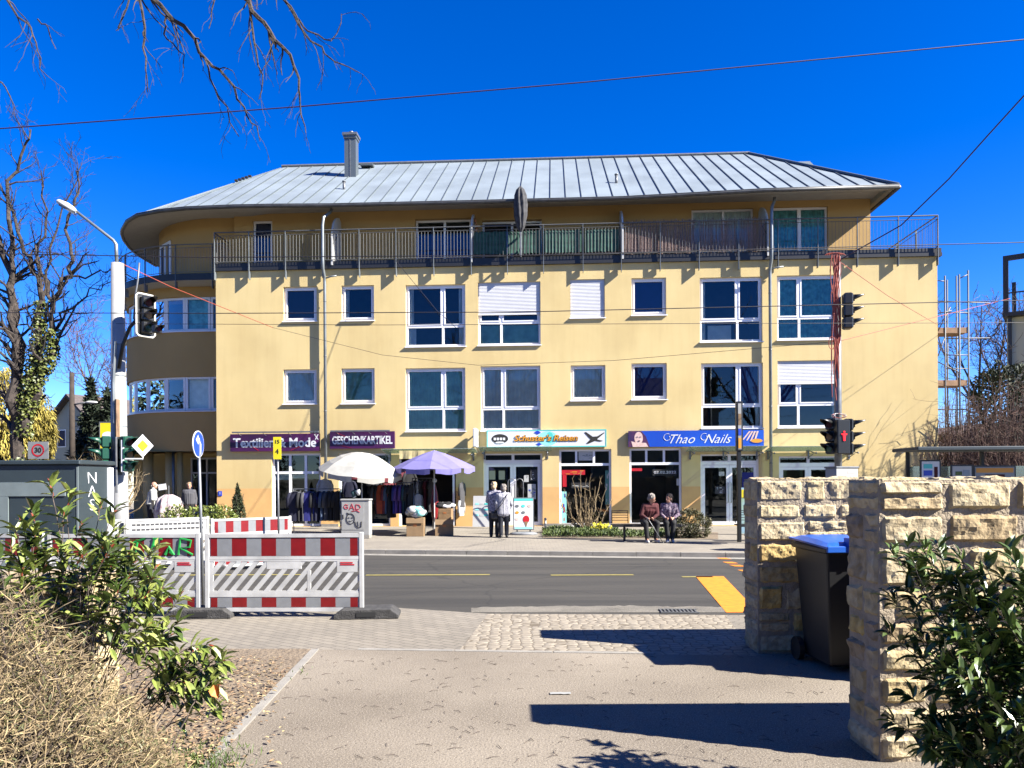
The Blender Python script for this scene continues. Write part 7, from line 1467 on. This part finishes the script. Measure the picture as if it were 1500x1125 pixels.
for i in range(70):
    q = V((rr.gauss(0, .15), rr.gauss(0, .1), 0)); z = rr.uniform(.15, .34); m2.tube([q, q+V((0, 0, z))], .004, 3); d = V((rr.gauss(0, 1), -1, rr.gauss(.3, .5))).normalized()
    for k in range(5): a = 6.28*k/5; e = (d.orthogonal().normalized()*math.cos(a)+d.cross(d.orthogonal().normalized())*math.sin(a)); leafquad(mb, q+V((0, 0, z)), e, d, .04, .028)
mb.build('blossoms', 'flower_yellow', t); m2.build('stalks', 'leaf_bed', t)
c = dp(348, 742, 24.5); leafy('cypress', 'small dark conical cypress before the shop facade left of the clothes window', 'cypress', (c.x, 24.5, .85), (.30, .30, .80), 3400, .08, 'leaf_cypress', 86, cone=True, shell=.4, gap=.1)
c = dp(372, 742, 24); 
for i, (px, lab) in enumerate(((292, 'low light green hedge behind the blue sign, left part'), (322, 'low light green hedge left of the small cypress'), (258, 'low light green hedge beside the round clothes stand'))): c = dp(px, 742, 22.5); leafy('low_hedge', lab, 'hedge', (c.x, 22.5, .5), (.50, .35, .46), 1500, .10, 'leaf_photinia', 87+i, shell=.6, gap=.2)
# ============================================================ NEAR SHRUBS
def sprig(mbs, P, rr, n, L_, w_, leaf, red=None, stemr=.005, start=.35, tipc=8):
    st_, lf, rd = mbs; st_.tube(P, [stemr*(1-.6*i/(len(P)-1)) for i in range(len(P))], 5); tot = len(P)-1
    for i in range(n+tipc):
        f = start+(1-start)*rr.random()**.7 if i < n else rr.uniform(.92, 1); k = min(tot-1, int(f*tot)); q = P[k].lerp(P[k+1], f*tot-k); d = (P[k+1]-P[k]).normalized(); s = V((rr.gauss(0, 1), rr.gauss(0, 1), rr.gauss(0, 1))); s = (s-d*s.dot(d)).normalized()
        dd = (d*(.5 if i < n else 1.1)+s*.9+V((0, 0, -.12))).normalized(); m_ = lf; L2 = L_*rr.uniform(.65, 1.2)
        if red and i >= n+tipc-3: m_ = rd; L2 *= .32; dd = (d*1.5+s*.4).normalized()
        leafquad(m_, q, dd, (V((0, 0, 1))+s*.5).normalized(), L2, w_*L2/L_)
def shrub(name, label, cat, base, tips, rr, leaf, leaf2, n, L_, w_, red=None, reps=3, jit=.12, bow=.25, stem='bark_light', start=.35, extra=None):
    t = thing(name, label, cat, base); st_ = MB(); A_ = MB(); B2 = MB(); rd = MB()
    for T_, reps_ in [(q_, reps) for q_ in tips]+([(q_, extra[1]) for q_ in extra[0]] if extra else []):
        for k in range(reps_):
            tip = V(T_)+V((rr.gauss(0, jit), rr.gauss(0, jit), rr.gauss(0, jit)))*(k > 0); b = V(base)+V((rr.gauss(0, .15), rr.gauss(0, .12), 0)); m_ = b.lerp(tip, .55)+V((0, 0, bow*(tip-b).length*.4)); P = []
            for i in range(9): f = i/8; P.append(b*(1-f)**2+m_*2*f*(1-f)+tip*f*f+V((rr.gauss(0, .01), rr.gauss(0, .01), rr.gauss(0, .01))))
            sprig((st_, A_ if rr.random() < .65 else B2, rd), P, rr, n, L_, w_, None, red, start=start)
    st_.build('stems', stem, t, world=True); A_.build('leaves', leaf, t, world=True)
    if B2.v: B2.build('darker_leaves', leaf2, t, world=True)
    if rd.v: rd.build('red_shoots', 'leaf_red', t, world=True)
    return t
rr = random.Random(101)
tips_top = [dp(*q) for q in ((72, 706, 4.6), (100, 722, 4.7), (28, 775, 4.4), (118, 765, 4.7), (152, 735, 4.9), (172, 742, 4.8))]
tips = [dp(*q) for q in ((55, 775, 4.5), (150, 790, 4.7), (180, 795, 4.8), (200, 822, 4.8), (222, 850, 4.8), (240, 885, 4.6), (205, 865, 4.5), (195, 835, 4.6), (170, 815, 4.6), (120, 815, 4.5), (85, 805, 4.5), (15, 800, 4.4), (50, 825, 4.4), (-20, 770, 4.5), (-15, 820, 4.3))]
shrub('leafy_shrub', 'green broadleaf shrub with red young shoots before the kiosk and barriers', 'shrub', (-2.75, 4.55, .05), tips, rr, 'leaf_photinia', 'leaf_photinia_dark', 15, .115, .035, red=True, reps=4, jit=.10, start=.5, extra=(tips_top, 1))
tips = [dp(*q) for q in ((262, 915, 4.5), (285, 950, 4.4), (310, 975, 4.4), (312, 1000, 4.3), (295, 1012, 4.3), (270, 1000, 4.3), (255, 960, 4.4), (232, 930, 4.5))]
shrub('leafy_shrub', 'drooping green shrub branches with red shoots over the gravel edge', 'shrub', (-2.35, 4.35, .05), tips, rr, 'leaf_photinia', 'leaf_photinia_dark', 11, .11, .034, red=True, reps=3, jit=.06, bow=.75, start=.5)
q = dp(313, 1003, 4.25); t = thing('dry_leaf', 'single bright orange leaf at the right tip of the drooping branches', 'leaf', q); mb = MB(); leafquad(mb, V((0, 0, 0)), V((.3, -.3, -.6)).normalized(), V((0, -1, .3)), .08, .06); mb.build('blade', 'leaf_orange', t)
# dry tangled bush
t = thing('dry_bush', 'large tangled dry straw coloured bush at the lower left corner', 'bush', (-2.9, 3.6, 0)); rr = random.Random(202); MBS = [MB(), MB(), MB(), MB()]
def mound(a, s): return V((-3.0+1.45*s*math.cos(a), 3.55+1.25*s*math.sin(a), 0)), 1.28*(1-s**2.2)*(1+.12*math.sin(3*a))
for i in range(30000):
    a = rr.uniform(0, 6.28); s = rr.random()**.55; p, hz = mound(a, s); z = max(.01, hz*(rr.random()**.45)) if rr.random() < .9 else rr.uniform(0, .2); p.z = z
    d = V((math.cos(a)*.5*s+rr.gauss(0, .8), math.sin(a)*.5*s+rr.gauss(0, .8), rr.gauss(.3, .7))).normalized(); L_ = rr.uniform(.04, .17); w_ = V((rr.gauss(0, 1), rr.gauss(0, .4), rr.gauss(0, 1))); w_ = (w_-d*w_.dot(d)).normalized()*rr.uniform(.0012, .0024)
    d2 = (d+V((rr.gauss(0, .7), rr.gauss(0, .7), rr.gauss(-.1, .6)))).normalized(); q = p+d*L_*.5; e = q+d2*L_*.5; k = rr.choice((0, 0, 1, 1, 2, 2)); MBS[k].add([p-w_, p+w_, q+w_, q-w_, e], [(0, 1, 2, 3), (3, 2, 4)])
for i in range(9000):
    a = rr.uniform(0, 6.28); s = rr.random()**.5; p, hz = mound(a, s); p.z = hz*rr.uniform(.5, 1.0)+.01; leafquad(MBS[3], p, V((rr.gauss(0, 1), rr.gauss(0, 1), rr.gauss(.2, .6))).normalized(), V((0, 0, 1)), rr.uniform(.02, .045), .012)
for k, (nm, m_) in enumerate((('dry_twigs', 'twig_dry'), ('grey_twigs', 'twig_grey'), ('brown_twigs', 'twig_tan'), ('small_leaves', 'leaf_box'))): MBS[k].build(nm, m_, t, world=True)
mb = MB()
for i in range(70): a = rr.uniform(0, 6.28); p, hz = mound(a, rr.uniform(.1, .9)); mb.tube([V((-3, 3.6, 0)).lerp(p, .5), p+V((0, 0, hz*.7)), p*1.0+V((rr.gauss(0, .1), rr.gauss(0, .1), hz*1.02+.02))], [.008, .005, .002], 4)
mb.build('main_stems', 'bark_light', t, world=True)
# dark laurel at the right
rr = random.Random(303)
tips = [dp(*q) for q in ((1325, 856, 4.1), (1350, 838, 4.1), (1382, 842, 4.0), (1438, 815, 4.0), (1505, 850, 3.8), (1420, 852, 3.9), (1398, 905, 3.8), (1345, 925, 3.95), (1372, 985, 3.8), (1362, 1050, 3.8), (1425, 1000, 3.6), (1465, 930, 3.7), (1500, 960, 3.6), (1490, 1040, 3.5), (1445, 1080, 3.5), (1402, 1105, 3.6), (1530, 900, 3.7), (1380, 1070, 3.7), (1450, 870, 3.8), (1540, 1000, 3.5), (1430, 940, 3.7))]
shrub('laurel_shrub', 'dark glossy evergreen shrub before the tall stone wall at the right', 'shrub', (2.75, 3.75, 0), tips, rr, 'leaf_laurel', 'leaf_photinia_dark', 20, .105, .032, reps=5, jit=.09, bow=.1, start=.35, stem='bark')
tips = [(2.9+rr.uniform(-.5, 1.6), 2.6+rr.uniform(-.9, .6), rr.uniform(.3, 1.6)) for _ in range(16)]
# litter
mb = MB(); rr = random.Random(404)
for i in range(2600):
    f = rr.random(); P = a.lerp(b, f) if False else None; px = rr.uniform(60, 420); py = rr.uniform(965, 1124); q = gp(px, py, .03)
    e0, e1_ = gp(296, 1135), gp(460, 958); lx = e0.x+(e1_.x-e0.x)*(q.y-e0.y)/(e1_.y-e0.y)
    if q.x > lx-.02 and rr.random() < .93: continue
    q.z = .03 if q.x < lx else .008; an = rr.uniform(0, 6.28); leafquad(mb, q+V((0, 0, rr.uniform(0, .02))), V((math.cos(an), math.sin(an), rr.uniform(-.1, .4))).normalized(), V((0, 0, 1)), rr.uniform(.02, .06), rr.uniform(.012, .03), rr.choice(('leaf_dead', 'leaf_dead', 'twig_dry')))
tag(mb.build('leaf_litter'), 'scattered dry leaves on the soil left of the stone edging', 'leaf litter', kind='stuff')
mb = MB()
for i in range(260):
    q = gp(rr.uniform(330, 1240), 962+155*rr.random()**1.5, .004); an = rr.uniform(0, 3.14); L_ = rr.uniform(.02, .10); d = V((math.cos(an), math.sin(an), 0)); mb.tube([q, q+d*L_*.5+V((rr.gauss(0, .006), rr.gauss(0, .006), .006)), q+d*L_], [.0022, .0022, .001], 4)
tag(mb.build('twig_litter', 'bark_light'), 'small fallen twigs scattered over the gravel drive', 'twigs', kind='stuff')
mb = MB()
for px, py, s in ((285, 1115, 150), (330, 1105, 80), (250, 1085, 60), (310, 1122, 120), (430, 985, 12)):
    for i in range(s): q = gp(px+rr.gauss(0, 22), py+rr.gauss(0, 8), .01); d = V((rr.gauss(0, .5), rr.gauss(0, .5), 1)).normalized(); leafquad(mb, q, d, V((rr.gauss(0, 1), rr.gauss(0, 1), .2)), rr.uniform(.03, .07), .007)
tag(mb.build('grass_tufts', 'leaf_bed'), 'small green grass tufts along the stone edging', 'grass', kind='stuff')
q = gp(822, 1016, .003); t = thing('paper_scrap', 'crumpled pale scrap lying on the gravel drive', 'litter', q); mb = MB(); vs = [(x*.028-.09, y*.018-.03, .004+.008*abs(noise.noise(V((x, y, 3.3))))) for x in range(7) for y in range(4)]; mb.add(vs, [(x*4+y, x*4+4+y, x*4+5+y, x*4+1+y) for x in range(6) for y in range(3)]); mb.build('scrap', 'cabinet', t, smooth=True)

# ============================================================ WHAT STANDS BEHIND THE CAMERA (seen mirrored in the shop and stair windows), then evergreens added at the left
t = thing('villa', 'pale yellow house across the street behind the viewer, mirrored in the windows', 'house', (2, -22, 0), 0)
mb = MB(); mb.box(-13, 13, -9, 0, -.1, 8.6, 'gable_wall'); mb.build('wall', None, t); mb = MB()
mb.add([(-13.6, .6, 8.4), (13.6, .6, 8.4), (13.6, -9.6, 8.4), (-13.6, -9.6, 8.4), (-9, -4.5, 12.2), (9, -4.5, 12.2)], [(0, 1, 5, 4), (1, 2, 5), (2, 3, 4, 5), (3, 0, 4), (0, 3, 2, 1)], 'slate_roof'); mb.build('roof', None, t)
for i in range(7):
    for z in (1.2, 4.9): x = -11.2+i*3.7; mb = MB(); mb.box(x-.65, x+.65, .003, .04, z, z+1.9, 'white_pvc'); o = mb.build('window', None, t); mb = MB(); mb.box(x-.55, x+.55, .042, .05, z+.1, z+1.8, 'blind_navy'); mb.build('pane', None, o)
for i, (x, y, h, lab) in enumerate(((-7, -11, 15, 'left one'), (5.5, -12.5, 16, 'middle one'), (17, -13, 14, 'right one'), (-19, -8, 15, 'farthest left one'))):
    q = random.Random(500+i); b_ = V((x, y, 0)); t = thing('bare_tree', 'tall bare tree behind the viewer mirrored in the windows, '+lab, 'tree', b_); mb = MB()
    branch(mb, [b_+V((q.gauss(0, .05), q.gauss(0, .05), h*.4*k/5)) for k in range(6)], .32, .22, q, 1, .3, 2.5, None, minr=.03)
    for k in range(6):
        a_ = 6.28*k/6+q.uniform(-.4, .4); P = [b_+V((0, 0, h*.38))]; dd = V((math.cos(a_)*.6, math.sin(a_)*.6, 1)).normalized()
        for j in range(5): dd = (dd+V((q.gauss(0, .15), q.gauss(0, .15), .03))).normalized(); P.append(P[-1]+dd*h*.12)
        branch(mb, P, .18, .05, q, 3, .8, h*.22, None, minr=.022, tw=.6)
    mb.build('trunk_and_branches', 'bark', t, world=True)
for i, (x, y, lab) in enumerate(((-14, -5, 'left of the drive'), (13, -6, 'right of the drive'), (-22, 2, 'far left of the drive'))): leafy('evergreen_bush', 'tall dark evergreen bush behind the viewer, '+lab, 'bush', (x, y, 2.2), (3.2, 2.2, 2.6), 2200, .34, 'leaf_conifer', 600+i)

for i, (x, y, r_, h, lab) in enumerate(((-27, 13, 4.5, 6.5, 'nearest one left of the view'), (-33, 22, 5, 7.5, 'large one left of the view beyond the kiosk'), (-25, 3, 4, 5.5, 'one at the left behind the bare bushes'), (-36, 33, 5, 7, 'farthest one left of the view'))): leafy('added_evergreen', 'added dark evergreen tree out of view to shade the rounded wing, '+lab, 'tree', (x, y, h*.62), (r_, r_, h*.62), 5200, .5, 'leaf_conifer', 640+i, trunk=.25)  # added out of view to darken the wing's panes and cut its sky light
